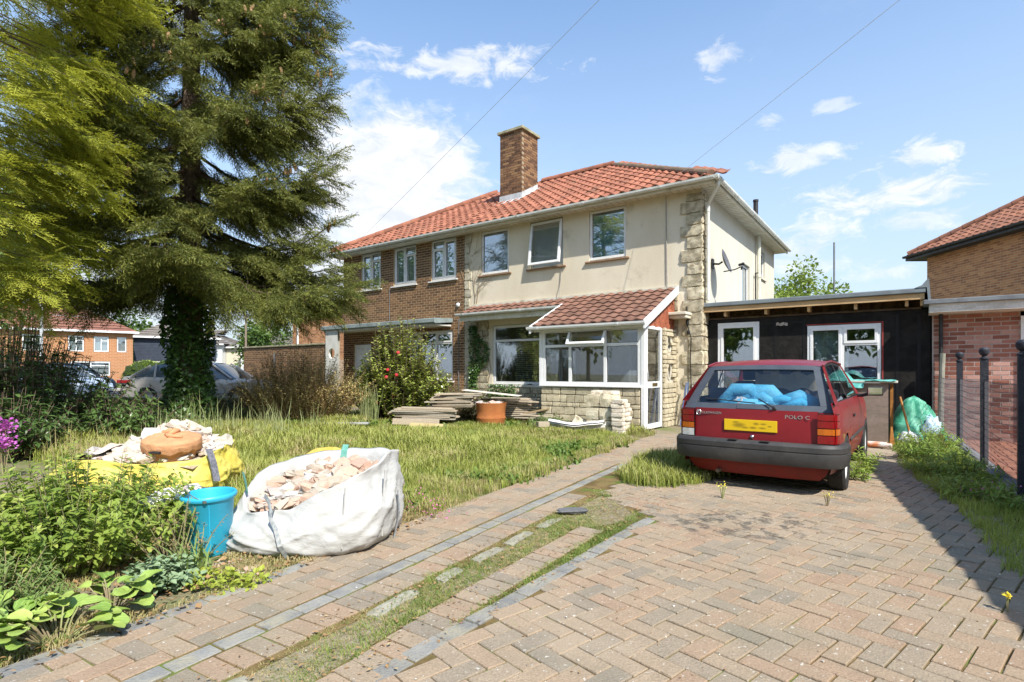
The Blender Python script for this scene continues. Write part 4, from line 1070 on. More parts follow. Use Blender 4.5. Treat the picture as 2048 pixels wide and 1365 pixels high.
# ================================================================ the red hatchback
CY = R(-37)
car = thing('parked_hatchback', 'faded red three door hatchback parked on the block paving, blue blankets behind its rear window', 'car', (2.74, 5.88, 0), CY); car.scale = (.95, .97, 1)
t = NT('faded_red_paint')
base = t.mix(t.smooth(t.noise(2.2, 6), .35, .7), (.22, .012, .017), (.18, .010, .014)); base = t.mix(t.smooth(t.noise(5, 8, .7), .62, .85), base, (.25, .04, .035))
t.principled(base, .38, .35, 0, t.bump(t.noise(1.6, 2), .04, .05), Coat_Weight=.12, Coat_Roughness=.15); red_m = t.m
t = NT('rusty_red_paint')
base = t.mix(t.smooth(t.noise(4, 7), .4, .6), (.24, .03, .026), (.28, .07, .05)); base = t.mix(t.smooth(t.noise(7, 8), .56, .66), base, (.28, .22, .06))
t.principled(base, .5, .4); rust_m = t.m
dplastic = M('blue_grey_plastic', (.05, .06, .075), (.065, .075, .09), scale=4, rough=.5, spec=.4, fine=.05)
bplastic = M('grey_bumper_plastic', (.035, .034, .034), (.055, .052, .05), scale=3, rough=.55, spec=.35, fine=.1, dirt=(.08, .076, .066), dscale=2, dlo=.5, dhi=.8)
rubber = M('dusty_tyre_rubber', (.022, .022, .022), (.045, .043, .04), scale=6, rough=.85, fine=.1, bump=.3)
carglass = glassmat('car_glass', (.84, .87, .87), .07, .75)
cloth_dark = M('charcoal_upholstery', (.035, .035, .04), (.05, .05, .055), scale=9, rough=.95)
def hw(z):
    zs = (.18, .26, .36, .46, .60, .72, .80, .86, .90); ws = (.70, .745, .765, .78, .79, .785, .775, .755, .745)
    return float(np.interp(z, zs, ws))
def plan(y):
    r = 1.0
    if y < -.25: r -= .05*((-.25-y)/.37)**2
    if y > 2.3: r -= .10*((y-2.3)/.72)**2
    return r
def zlow(y):
    z = .2 if -.35 < y < 2.7 else .24
    for yc in (0.0, 2.335):
        d = abs(y-yc)
        if d < .315: z = max(z, .27+math.sqrt(max(.315**2-d*d, 0)))
    return z
ys = sorted(set([round(-.60+i*.06, 3) for i in range(61)]+[-.315, -.314, .315, .314, 2.02, 2.021, 2.65, 2.649]))
for sgn in (1, -1):
    P = []
    for y in ys:
        zl = zlow(y); row = []
        zz = [zl+(min(.9, 10)-zl)*k/9 for k in range(10)]
        for z in zz: row.append((sgn*hw(z)*plan(y), y, z if y < 2.0 else z-(z-.2)*.10*((y-2.0)/1.0)))
        P.append(row)
    m = MB(); m.grid(P, flip=(sgn < 0))
    # wheel arch lips and dark inner arches
    o = m.build('side_panel', red_m, car, smooth=True)
    for yc in (0.0, 2.335):
        P = [[(sgn*(hw(.27+.3*math.sin(a))*plan(yc)+e), yc+r_*math.cos(a), .27+r_*math.sin(a)) for e, r_ in ((.0, .315), (-.2, .33), (-.5, .33))] for a in np.linspace(-.1, math.pi+.1, 18)]
        m = MB(); m.grid(P, flip=(sgn > 0)); m.build('wheel_arch', black_pl, car)
# rusty patch over the near rear arch
P = []
for i in range(8):
    y = -.48+i*.14
    P.append([((hw(z)*plan(y))+.0015, y, z) for z in [max(zlow(y)+.004, .36)+(.60-.0-max(zlow(y), .36))*k/4+(.02*math.sin(i*2.3) if k == 4 else 0) for k in range(5)]])
m = MB(); m.grid(P); m.build('rust_patch', rust_m, car, smooth=True)
# door seam, handle, fuel cap
m = MB()
P = [(hw(z)*plan(.62)+.001, .60+(.02 if z < .4 else 0), z) for z in np.linspace(.24, .9, 8)]
for (x0, y0, z0), (x1, y1, z1) in zip(P[:-1], P[1:]): m.face([(x0, y0, z0), (x0, y0+.007, z0), (x1, y1+.007, z1), (x1, y1, z1)])
m.build('door_seam', gasket, car)
m = MB(); m.box(.783, .80, .66, .80, .70, .73); m.build('door_handle', black_pl, car, bevel=.004)
m = MB(); m.box(.775, .79, 2.16, 2.22, .60, .65); m.build('side_marker', M('amber_lens', (.5, .13, .008), (.42, .1, .008), rough=.25, spec=.5), car, bevel=.004)
m = MB(); m.grid([[(hw(.47)*plan(y)+.001, y, .455), (hw(.49)*plan(y)+.012, y, .475), (hw(.51)*plan(y)+.001, y, .50)] for y in np.linspace(.34, 2.0, 20)]); m.build('rubbing_strip', bplastic, car)
# tail: lower hatch panel, bowed across
def yr(x, z): return float(np.interp(z, (.2, .3, .5, .8, .9), (-.54, -.60, -.61, -.60, -.57)))+.055*(abs(x)/.78)**3
def tailpatch(x0, x1, z0, z1, off, nx=10, nzz=4, flip=False):
    return [[(x0+(x1-x0)*i/nx, yr(x0+(x1-x0)*i/nx, z0+(z1-z0)*j/nzz)-off, z0+(z1-z0)*j/nzz) for i in range(nx+1)] for j in range(nzz+1)]
m = MB(); m.grid(tailpatch(-.76, .76, .46, .805, 0), flip=True); m.build('tail_panel', red_m, car, smooth=True)
m = MB(); m.grid(tailpatch(-.60, .60, .50, .815, .008), flip=True)
for x in (-.60, .60): m.face([(x, yr(x, .5), .5), (x, yr(x, .5)-.008, .5), (x, yr(x, .815)-.008, .815), (x, yr(x, .815), .815)])
hatch = m.build('hatch_panel', red_m, car, smooth=True)
m = MB(); m.box(-.60, .60, -.622, -.60, .494, .501)
for sg_ in (-1, 1): m.grid([[(sg_*(.601+e_), yr(.6, z_)-.0012, z_) for e_ in (0, .007)] for z_ in np.linspace(.5, .81, 6)], flip=(sg_ < 0))
m.build('hatch_seam', gasket, car)
m = MB(); m.grid(tailpatch(-.40, .40, .555, .725, .004, 8, 2), flip=True); m.build('plate_recess', M('red_recess', (.2, .02, .02), (.17, .018, .018), rough=.4), hatch)
# yellow number plate with its characters smudged out
t = NT('smudged_yellow_plate'); tcn = t.N('ShaderNodeTexCoord'); sp = t.N('ShaderNodeSeparateXYZ'); t.L(tcn.outputs['Object'], sp.inputs[0])
def blob(cx, cz, rx, rz, lo=-.3):
    dx = t.math('MULTIPLY', t.math('SUBTRACT', sp.outputs[0], cx), 1/rx); dz = t.math('MULTIPLY', t.math('SUBTRACT', sp.outputs[2], cz), 1/rz)
    return t.smooth(t.math('ADD', t.math('MULTIPLY', dx, dx), t.math('MULTIPLY', dz, dz)), 1.0, lo)
b = blob(-.11, .0, .09, .035)
for q in ((-.14, .028, .05, .014), (.06, .02, .04, .018), (.03, -.02, .05, .018), (.13, .02, .045, .014), (.12, -.02, .05, .014), (-.05, -.022, .06, .014), (.19, .0, .03, .012)): b = t.math('MAXIMUM', b, blob(*q))
t.principled(t.mix(t.math('MULTIPLY', b, .75), (.72, .47, .012), (.1, .07, .01)), .35, .4); plate_m = t.m
m = MB(); m.box(-.26, .26, -.006, .006, -.056, .056); pl_ = m.build('number_plate', plate_m, car, bevel=.003, loc=(-.02, -.620, .655))
m = MB(); m.lathe([(0, .02), (.014, .02), (.02, .012), (.024, 0)], 14, xf=Matrix.Translation((0, -.612, .545)) @ Matrix.Rotation(R(90), 4, 'X')); m.build('hatch_lock', M('chrome', (.7, .7, .7), rough=.2, metal=1.0), hatch, smooth=True)
def text(parent, name, body, size, loc, mat, depth=.002, wide=1.0, rot=(R(90), 0, 0)):
    c = bpy.data.curves.new(name, 'FONT'); c.body = body; c.size = size; c.extrude = depth; c.align_x = 'CENTER'; c.align_y = 'CENTER'; c.resolution_u = 2
    o = bpy.data.objects.new(name, c); COL.objects.link(o); bpy.context.view_layer.update()
    me = bpy.data.meshes.new_from_object(o.evaluated_get(bpy.context.evaluated_depsgraph_get())); bpy.data.objects.remove(o); bpy.data.curves.remove(c)
    me.materials.clear(); me.materials.append(mat); me.name = name
    for v in me.vertices: v.co.x *= wide
    o = link(name, me, parent); o.location = loc; o.rotation_euler = rot; return o
silver = M('silver_badge', (.6, .6, .6), (.5, .5, .5), rough=.3, metal=.8)
text(hatch, 'lettering', 'VOLKSWAGEN', .034, (-.43, -.604, .765), silver, wide=1.0)
text(hatch, 'lettering', 'POLO C', .05, (.42, -.604, .755), silver, wide=1.25)
m = MB(); ring = [(-.562+.026*math.cos(a), -.0, .026*math.sin(a)) for a in np.linspace(0, 2*math.pi, 20)]
m.tube([(x, -.590, .765+z) for x, _, z in ring], .003, 4, cap=False)
def seg(pts): m.tube([(-.562+x*.85, -.590, .765+z*.85) for x, z in pts], .003, 4)
seg([(-.013, .026), (0, .002), (.013, .026)]); seg([(-.026, .012), (-.012, -.024), (0, -.004), (.012, -.024), (.026, .012)]); m.build('round_badge', silver, hatch)
# rear window surround and glass
def S(u, w, off=0):        # u -1..1 across, w 0..1 up
    hb, ht = .735, .575; half = hb+(ht-hb)*w
    y = -.592+(.40)*w+.05*abs(u)**3-.012*math.sin(math.pi*w); z = .80+(.44)*w+.012*(1-u*u)*w
    n = Vector((0, -.74, .67)); p = Vector((u*half, y, z)); return tuple(p-Vector((0, -.74, .67))*(-off)) if False else (u*half, y+(-.74*off), z+.67*off)
def patch(u0, u1, w0, w1, off, nu=8, nw=5): return [[S(u0+(u1-u0)*i/nu, w0+(w1-w0)*j/nw, off) for i in range(nu+1)] for j in range(nw+1)]
gu, g0, g1 = .86, .13, .90
m = MB(); 
for q in ((-1, 1, 0, g0), (-1, 1, g1, 1.0), (-1, -gu, g0, g1), (gu, 1, g0, g1)): m.grid(patch(*q, .012, 8 if q[1]-q[0] > 1 else 2, 4), flip=True)
for j in range(2):                     # returns to the body at the sides
    u = (-1, 1)[j]; P = [[S(u, w, .012), S(u, w, -.02)] for w in np.linspace(0, 1, 6)]; m.grid(P, flip=bool(j))
m.grid([[S(u, 0, .012), S(u, 0, -.01)] for u in np.linspace(-1, 1, 9)])
for (a0, a1, b0, b1) in ((-gu, gu, g0, g0), (-gu, gu, g1, g1), (-gu, -gu, g0, g1), (gu, gu, g0, g1)):
    P = [[S(a0+(a1-a0)*k/8, b0+(b1-b0)*k/8, .012), S(a0+(a1-a0)*k/8, b0+(b1-b0)*k/8, -.004)] for k in range(9)]; m.grid(P)
sur = m.build('rear_window_surround', dplastic, car, smooth=False); smooth_by_angle(sur, 30)
m = MB(); m.grid(patch(-gu, gu, g0, g1, -.001), flip=True); m.build('rear_glass', carglass, car, smooth=True)
m = MB(); m.grid(patch(-.22, .22, .015, .11, .02, 4, 2), flip=True); m.build('wiper_mount', dplastic, car)
m = MB(); m.tube([S(.28, .03, .02), S(.26, .04, .045), S(.06, .22, .03)], .007, 6); m.tube([S(.30, .02, .01), S(.27, .03, .05)], .014, 8); m.tube([S(-.74, .22, .018), S(.02, .14, .018)], .006, 5); m.build('wiper', black_pl, car)
# side windows and pillars on the upper side surface
def T(y0b, w, sgn, yt):     # point between belt and rail
    return (sgn*(.748+(.585-.748)*w), y0b+(yt-y0b)*w, .88+(1.255+.0-.88)*w)
for sgn in (1, -1):
    def side(a, b, mat, name, off=0.0, w0=0, w1=1):
        P = []
        for j in range(5):
            w = w0+(w1-w0)*j/4; yb = lambda q: q
            p0 = T(a[0], w, sgn, a[1]); p1 = T(b[0], w, sgn, b[1]); rail = float(np.interp((p0[1]), (-.2, .1, .5, 1.35), (0, .03, .045, .02)))
            P.append([(p0[0]+(p1[0]-p0[0])*k/4+sgn*off, p0[1]+(p1[1]-p0[1])*k/4, p0[2]+w*float(np.interp(p0[1]+(p1[1]-p0[1])*k/4, (-.2, .1, .5, 1.35), (-.015, .025, .04, .015)))) for k in range(5)])
        m = MB(); m.grid(P, flip=(sgn > 0)); return m.build(name, mat, car, smooth=True)
    side((-.60, -.20), (-.34, -.06), red_m, 'rear_pillar'); side((-.34, -.06), (.52, .46), carglass, 'quarter_window', -.006, .07, .93)
    side((-.34, -.06), (.52, .46), gasket, 'window_trim', 0, 0, .07); side((-.34, -.06), (.52, .46), gasket, 'window_trim', 0, .93, 1)
    side((.52, .46), (.59, .52), black_pl, 'centre_pillar'); side((.59, .52), (1.66, 1.17), carglass, 'door_window', -.006, .07, .93)
    side((.59, .52), (1.66, 1.17), gasket, 'window_trim', 0, 0, .07); side((.59, .52), (1.66, 1.17), gasket, 'window_trim', 0, .93, 1)
    side((1.66, 1.17), (1.98, 1.34), red_m, 'front_pillar')
m = MB(); P = []
for i in range(14):
    y = -.195+i*(1.55)/13; ze = 1.255+float(np.interp(y, (-.2, .1, .5, 1.35), (-.015, .025, .04, .015))); 
    P.append([(x*.592, y+(.03*(x*x) if i == 0 else 0), ze+.035*(1-x*x)**.7*(1 if i > 0 else .2)+.0) for x in np.linspace(-1, 1, 13)])
m.grid(P, flip=False); roof = m.build('roof', red_m, car, smooth=True)
m = MB(); 
for sgn in (1, -1): m.tube([(sgn*.588, y, 1.262+float(np.interp(y, (-.2, .1, .5, 1.35), (-.015, .025, .04, .015)))) for y in np.linspace(-.18, 1.33, 12)], .011, 5)
m.build('roof_gutter', red_m, car)
m = MB(); m.grid([[(x*(.745-.16*w), 1.98-.64*w, .885+.39*w) for x in (-1, -.5, 0, .5, 1)] for w in (0, .5, 1)]); m.build('windscreen', carglass, car, smooth=True)
m = MB(); m.grid([[(x*(.745-.07*w), 1.98+1.04*w, .885-.13*w*w+.02*(1-x*x)) for x in np.linspace(-1, 1, 7)] for w in np.linspace(0, 1, 6)]); m.build('bonnet', red_m, car, smooth=True)
m = MB(); m.grid([[(x*.69, 3.02+.03*(1-x*x), z) for x in np.linspace(-1, 1, 7)] for z in (.75, .5, .24)]); m.build('front_panel', red_m, car, smooth=True)
for sgn in (1, -1):
    m = MB(); m.box(sgn*.5-.13, sgn*.5+.13, 3.03, 3.06, .55, .70); m.build('headlight', M('clear_lens', (.6, .62, .62), rough=.15), car, bevel=.01)
m = MB(); m.box(-.66, .66, -.4, 2.9, .19, .22); m.box(-.66, .66, -.5, -.45, .2, .45); m.build('underbody', black_pl, car)
m = MB(); m.box(-.735, -.72, -.5, 2.0, .3, .875); m.box(.72, .735, -.5, 2.0, .3, .875); m.box(-.72, .72, -.5, 2.0, .42, .44); m.box(-.72, .72, 1.7, 1.95, .6, .9); m.build('cabin_lining', cloth_dark, car)
# seats
for sgn in (1, -1):
    m = MB(); m.box(-.23, .23, -.06, .06, 0, .56); s = m.build('front_seat', cloth_dark, car, bevel=.03, loc=(sgn*.34, .98, .52)); s.rotation_euler = (R(12), 0, 0)
    m = MB(); m.box(-.12, .12, -.04, .04, .58, .74); m.build('headrest', cloth_dark, s, bevel=.02)
for x in (-.36, .36):
    m = MB(); m.box(-.33, .33, -.05, .05, 0, .46); s = m.build('rear_seat', M('grey_seat_cloth', (.1, .1, .12), (.08, .08, .1), rough=.95), car, bevel=.04, loc=(x, .28, .55)); s.rotation_euler = (R(10), 0, 0)
m = MB(); m.box(-.70, .70, -.45, .25, .66, .68); m.build('parcel_shelf', cloth_dark, car)
m = MB(); m.tube([(.0, 1.2, 1.1), (.0, 1.22, 1.2)], .012, 5); m.box(-.11, .11, 1.28, 1.29, 1.16, 1.22); m.build('rear_view_mirror', black_pl, car)
# tail lights
lr = M('red_lens', (.24, .006, .008), (.19, .005, .006), scale=30, rough=.2, spec=.6); la = M('amber_lens', (0, 0, 0)); lwh = M('clear_grey_lens', (.6, .6, .56), (.5, .5, .47), scale=30, rough=.25, spec=.5)
for sgn in (1, -1):
    pts = [(.598, -.612), (.66, -.607), (.72, -.592), (.752, -.565), (.766, -.49)]
    def band(z0, z1, mat, par, o=.014, name='lens'):
        m = MB(); rows = [[(sgn*(x+o*(.3 if i < 2 else 1)), y-o*(1 if i < 4 else .2), z) for i, (x, y) in enumerate(pts)] for z in (z0+.003, z1-.003)]
        inner = [[(sgn*x, y+.004, z) for x, y in pts] for z in (z0+.003, z1-.003)]
        m.grid(rows, flip=(sgn > 0)); m.grid([inner[0], rows[0]], flip=(sgn > 0)); m.grid([rows[1], inner[1]], flip=(sgn > 0)); return m.build(name, mat, par)
    hou = band(.490, .80, gasket, car, .006, 'tail_light')
    band(.735, .795, lr, hou); band(.665, .735, lr, hou); band(.60, .662, la, hou)
    band(.52, .598, lwh if sgn < 0 else lr, hou)
# bumper swept round the tail
path_b = [(.80, -.28), (.80, -.40), (.79, -.50), (.765, -.57), (.70, -.615), (.60, -.635), (.40, -.65), (.0, -.66)]
path_b += [(-x, y) for x, y in path_b[-2::-1]]
prof = [(-.02, .295), (.045, .30), (.065, .34), (.07, .40), (.068, .425), (.062, .43), (.07, .44), (.07, .485), (.05, .512), (-.02, .516)]
P = []
for i, (x, y) in enumerate(path_b):
    a = path_b[max(i-1, 0)]; b = path_b[min(i+1, len(path_b)-1)]; d = Vector((b[0]-a[0], b[1]-a[1])).normalized(); n = Vector((-d.y, d.x))
    if n.y > .2 or (abs(n.y) <= .2 and n.x*x < 0): n = -n
    P.append([(x+n.x*o-n.x*.02, y+n.y*o-n.y*.0, z+.0) for o, z in prof])
m = MB(); m.grid(P, flip=True); bo = m.build('rear_bumper', bplastic, car); smooth_by_angle(bo, 28)
for x in (-.17, .14):
    m = MB(); m.box(x-.045, x+.045, -.725, -.66, .512, .522); m.build('bumper_clip', black_pl, bo, bevel=.004)
m = MB(); m.grid([[(x*(.70-.10*w*w), -.60+.06*abs(x)**3+.06*w*w, .32-.165*w) for x in np.linspace(-1, 1, 11)] for w in (0, .35, .7, 1)]); m.build('rear_valance', M('dusty_dark_red', (.2, .022, .016), (.15, .025, .018), scale=6, rough=.55), car, smooth=True)
m = MB(); m.tube([(-.30, -.3, .19), (-.34, -.5, .18), (-.36, -.60, .17)], .022, 8); m.tube([(-.5, -.2, .2), (-.15, -.25, .19)], .06, 8); m.build('exhaust', M('rusty_steel', (.12, .09, .07), (.2, .15, .1), rough=.8), car)
# wheels
def wheel(sgn, yc):
    xf = Matrix.Translation((sgn*.712, yc, .285)) @ Matrix.Rotation(R(90)*sgn, 4, 'Y')
    m = MB(); m.lathe([(.178, .06), (.21, .08), (.262, .078), (.283, .06), (.288, .02), (.288, -.02), (.283, -.06), (.262, -.08), (.18, -.07)], 32)
    w = m.build('wheel', rubber, car, smooth=True); smooth_by_angle(w, 40)
    w.matrix_local = xf
    for v in w.data.vertices:
        if abs(v.co.z) < .06:
            a = math.atan2(v.co.y, v.co.x)
            if int(a*16/math.pi) % 2: v.co.x *= .985; v.co.y *= .985
    white = M('chalky_white_rim', (.62, .62, .6), (.5, .5, .47), scale=20, rough=.5, spec=.4, fine=.08)
    m = MB(); n = 32; N8 = 8
    radii = [(.172, .062), (.165, .05), (.15, .035), (.14, .04), (.085, .052), (.07, .045), (.04, .05), (.0, .055)]
    b = len(m.v)
    for r_, z in radii:
        for k in range(n): m.v.append((r_*math.cos(2*math.pi*k/n), r_*math.sin(2*math.pi*k/n), z))
    for i in range(len(radii)-1):
        for k in range(n):
            if i == 3 and (k % 4) in (0, 1): continue          # the slots
            m.f.append([i*n+k, i*n+(k+1) % n, (i+1)*n+(k+1) % n, (i+1)*n+k]); m.mi.append(0)
    m.build('rim', white, w)
    m = MB(); m.lathe([(.0, .0), (.165, .0)], 24); m.build('brake', black_pl, w)
    return w
for sgn in (1, -1):
    for yc in (0.0, 2.335): wheel(sgn, yc)
# door mirror
m = MB(); m.box(.86, 1.03, 1.50, 1.58, .90, 1.01); dm = m.build('door_mirror', black_pl, car, bevel=.02)
m = MB(); m.box(.872, 1.018, 1.492, 1.499, .912, .998); m.build('mirror_glass', M('mirror', (.85, .86, .88), rough=.02, metal=1.0, fine=0), dm)
m = MB(); m.tube([(.74, 1.58, .90), (.80, 1.57, .90), (.87, 1.55, .92)], .02, 6); m.build('mirror_arm', black_pl, dm)

# things in the car: blue blankets, silver bag, patterned newspaper
def lump(name, label, cat, mat, cx, cy, cz, rx, ry, rz, seed, amp=.22, fr=2.6, parent=None, rot=0, n=26, flat=0, squash=1.0, group=None):
    V = []; F = []
    for i in range(n//2+1):
        th = math.pi*i/(n//2)
        for k in range(n):
            ph = 2*math.pi*k/n; d = Vector((math.sin(th)*math.cos(ph), math.sin(th)*math.sin(ph), math.cos(th)))
            r = 1+amp*(noise.noise(d*fr+Vector((seed, 0, 0)))*1.3+.6*noise.noise(d*fr*2.6+Vector((0, seed, 0)))+.5*(.5-abs(noise.noise(d*fr*1.4+Vector((seed, seed, 0))))*2)*.4)
            z = d.z*r
            if flat and z < 0: z *= flat
            V.append((d.x*r*rx, d.y*r*ry, z*rz))
    for i in range(n//2):
        for k in range(n): F.append((i*n+k, (i+1)*n+k, (i+1)*n+(k+1) % n, i*n+(k+1) % n))
    o = link(name, np_mesh(name, V, F, [mat], True), parent, (cx, cy, cz), rot)
    if label: tag(o, label, cat, group)
    return o
blue_cl = M('sky_blue_blanket', (.07, .33, .54), (.14, .45, .66), scale=6, rough=.95, fine=.08, bump=.4, bscale=40)
CM = Matrix.Translation((2.74, 5.88, 0)) @ Matrix.Rotation(CY, 4, 'Z') @ Matrix.Diagonal((.95, .97, 1, 1))
def inroom(x, y, z): return tuple(CM @ Vector((x, y, z)))
# a bundled blanket: overlapping rolls
def blanket(name, label, rolls, mat):
    V = []; F = []; m = MB()
    for pts, rad in rolls: m.tube([inroom(*p) for p in pts], rad, 12)
    o = m.build(name, mat, None, smooth=True)
    for v in o.data.vertices: d = noise.noise_vector(v.co*9)*.03+noise.noise_vector(v.co*22)*.012; v.co += d
    return tag(o, label, 'blanket')
blanket('folded_blanket', 'bundled bright blue blanket heaped behind the left half of the rear window', [
    ([(-.36, -.30, .74), (-.38, -.26, .88), (-.28, -.24, .98), (-.12, -.24, .98), (.02, -.25, .90), (.08, -.30, .78)], [.06, .07, .075, .075, .07, .06]),
    ([(-.30, -.22, .74), (-.32, -.2, .86), (-.2, -.18, .93), (-.06, -.2, .88), (0, -.22, .76)], [.05]*5),
    ([(-.34, -.34, .78), (-.1, -.38, .80), (.1, -.36, .82)], [.06, .06, .06]), ([(-.1, -.28, .84), (.05, -.28, .90), (.14, -.28, .84)], [.08]*3), ([(-.3, -.2, .84), (-.1, -.18, .92), (.1, -.2, .94), (.2, -.22, .86)], [.11, .13, .12, .09]), ([(.2, -.26, .84), (.4, -.24, .9), (.54, -.26, .82)], [.09, .11, .08]), ([(-.38, -.36, .80), (-.2, -.34, .84), (0, -.36, .84)], [.05, .07, .06])], blue_cl)
blanket('folded_blanket', 'rolled pale blue towel lying behind the right half of the rear window', [
    ([(.12, -.32, .76), (.16, -.30, .90), (.30, -.28, .90), (.36, -.3, .8)], [.05, .055, .055, .05]), ([(.24, -.36, .80), (.42, -.34, .88), (.5, -.30, .80)], [.065, .07, .05]), ([(.1, -.4, .72), (.3, -.42, .72), (.48, -.38, .72)], [.035]*3)], M('pale_blue_towel', (.06, .36, .62), (.09, .42, .66), scale=6, rough=.95, bump=.4, bscale=40))
p = inroom(-.16, -.33, .84); lump('plastic_bag', 'crumpled grey plastic bag tucked into the blue blanket in the car', 'bag', M('grey_plastic_bag', (.3, .3, .32), (.45, .45, .46), scale=9, rough=.3, spec=.5), *p, .09, .05, .07, 3, amp=.4)
m = MB(); m.grid([[inroom(-.28+.56*i/8, -.475+.02*j, .715+.035*j+.006*math.sin(i*2)) for i in range(9)] for j in range(3)])
tag(m.build('newspaper', M('printed_paper', (.6, .6, .62), (.1, .12, .16), scale=30, rough=.8, detail=2)), 'folded black and white printed sheet against the bottom of the rear window', 'paper')
m = MB(); m.grid([[inroom(-.15+.72*i/12, .16+.03*math.sin(i), 1.0+.085*j+.02*math.sin(i*1.7+j)) for i in range(13)] for j in range(3)])
tag(m.build('dust_sheet', M('cream_dust_sheet', (.6, .54, .42), (.5, .45, .36), rough=.95), smooth=True), 'cream dust sheet thrown over the rear seat of the red car', 'sheet')
# ================================================================ railings
FP = [(4.22, -1.55), (4.33, -3.47), (4.43, -5.34)]
iron = M('black_painted_iron', (.014, .016, .024), (.03, .032, .04), scale=9, rough=.55, spec=.4, bump=.4, bscale=60)
wire_m = M('dull_wire', (.09, .09, .1), (.14, .14, .15), scale=30, rough=.6, metal=.3)
fence = thing('railing_fence', 'black ball topped fence posts joined by wire mesh beside the drive', 'fence', (HC[0], HC[1], 0), HR)
for (x, y) in FP:
    m = MB(); m.box(-.036, .036, -.036, .036, 0, 1.29); m.lathe([(.03, 1.29), (.046, 1.295), (.046, 1.31), (.026, 1.32), (.022, 1.335), (.042, 1.352), (.053, 1.385), (.05, 1.41), (.034, 1.43), (0, 1.438)], 16)
    o = m.build('post', iron, fence, loc=(x, y, .04)); smooth_by_angle(o, 30)
run = [(4.05, .1)]+FP
for (a, b), (c, d) in zip(run[:-1], run[1:]):
    L = math.hypot(c-a, d-b); m = MB(); n = int(L/.042)
    def W(t, z): return (a+(c-a)*t, b+(d-b)*t+.0, z)
    for k in range(1, n): m.tube([W(k/n, .1), W(k/n, 1.08)], .0022, 3, cap=False)
    for k in range(13): m.tube([W(0, .12+k*.08-.03*0), W(.5, .12+k*.08-.025), W(1, .12+k*.08)], .0026, 3, cap=False)
    m.build('mesh_panel', wire_m, fence)
m = MB(); m.tube([(4.06, .12, 0), (4.07, .1, .9), (4.09, .08, 1.5)], [.045, .042, .04], 8)
tag(m.build('timber_post', M('lichened_grey_wood', (.36, .36, .29), (.24, .24, .19), scale=12, rough=.95, bump=.6, stretch=(3, 3, .5)), None), 'grey weathered timber post leaning at the garage corner', 'post')
bpy.data.objects['timber_post'].location = (HC[0], HC[1], 0); bpy.data.objects['timber_post'].rotation_euler = (0, 0, HR)

# ================================================================ cupboard, tarpaulin, broom by the extension
def H(name, label, cat, mb, mat, loc=(0, 0, 0), rz=0, group=None, smooth=False, bevel=0):
    """a one-mesh thing placed in the frame of the house"""
    o = mb.build(name, mat, None, smooth=smooth, bevel=bevel); o.location = HW(*loc); o.rotation_euler = (0, 0, HR+rz); return tag(o, label, cat, group)
cup = thing('old_cupboard', 'old brown cupboard carcass standing in front of the extension window', 'cupboard', tuple(HW(3.05, -1.1, .02)), HR)
ply = M('grey_brown_plywood', (.27, .2, .16), (.22, .165, .13), scale=2, rough=.75, stretch=(1, 1, 5), dirt=(.34, .28, .24), dscale=2)
dk = M('dark_brown_veneer', (.07, .04, .025), (.05, .03, .02), rough=.6); ow = M('orange_varnished_wood', (.45, .2, .05), (.36, .15, .04), scale=4, rough=.5, stretch=(1, 1, 4))
m = MB(); m.box(-.36, .30, -.26, -.24, 0, .98); m.build('front_panel', ply, cup)
m = MB(); m.box(-.36, -.34, -.24, .25, 0, .96); m.box(.24, .26, -.20, .25, 0, .96); m.box(-.34, .24, .23, .25, 0, .96); m.box(-.34, .24, -.2, .23, .02, .04); m.build('carcass', dk, cup)
m = MB(); m.box(.32, .36, -.05, -.01, 0, .97); m.build('upright', ow, cup)
m = MB(); m.box(-.75, .42, -.30, .28, .985, 1.015); m.build('worktop', M('cream_worktop', (.6, .56, .48), rough=.6), cup, bevel=.004)
green_m = M('green_tarpaulin', (.03, .24, .14), (.12, .4, .27), scale=7, rough=.45, spec=.4, fine=.05, bump=.3)
tq = M('turquoise_plastic_sheet', (.06, .32, .27), (.17, .46, .40), scale=8, rough=.4, spec=.4, fine=.05)
def cloth(nu, nv, f, m=None):
    mm = m or MB(); mm.grid([[f(i/nu, j/nv) for j in range(nv+1)] for i in range(nu+1)]); return mm
def fold(x, y, s, o): return noise.noise(Vector((x*s, y*s, o)))+.5*(1-2*abs(noise.noise(Vector((x*s*1.7, y*s*1.7, o+5)))))
def f(u, v):
    x = -.62+1.02*u; y = -.34+.6*v; e = fold(u*1.5, v, 3.2, 2); b = max(0, 1-((u-.22)/.2)**2-((v-.6)/.6)**2)
    return (x, y, .02+.16*b+.02*e+.02+(-.12*max(0, .14-v)/.14*(1 if .35 < u < .6 else .1)))
o = H('tarpaulin_sheet', 'turquoise plastic sheet crumpled over the old cupboard top', 'sheet', cloth(40, 20, f), tq, (3.05, -1.1, 1.0), smooth=True)
def f(u, v):
    a = 2*math.pi*v; r = (1-u)**.6; e = fold(math.cos(a)*2, math.sin(a)*2+u*3, 1.3, 7)
    return ((.36*r)*math.cos(a)*(1+.25*e)+.03*e, (.3*r)*math.sin(a)*(1+.25*e), max(.0, .74*u**.8+.06*e*(1-u)+.04*e))
H('tarpaulin_heap', 'heap of green tarpaulin between the cupboard and the black wall', 'tarpaulin', cloth(16, 40, f), green_m, (3.66, -.82, .02), smooth=True)
lump('plastic_sack', 'pale blue plastic sack at the foot of the green tarpaulin', 'sack', M('pale_blue_plastic', (.35, .52, .62), (.5, .62, .68), scale=8, rough=.35), *HW(3.9, -1.0, .2), .15, .16, .27, 11, amp=.3, flat=.5)
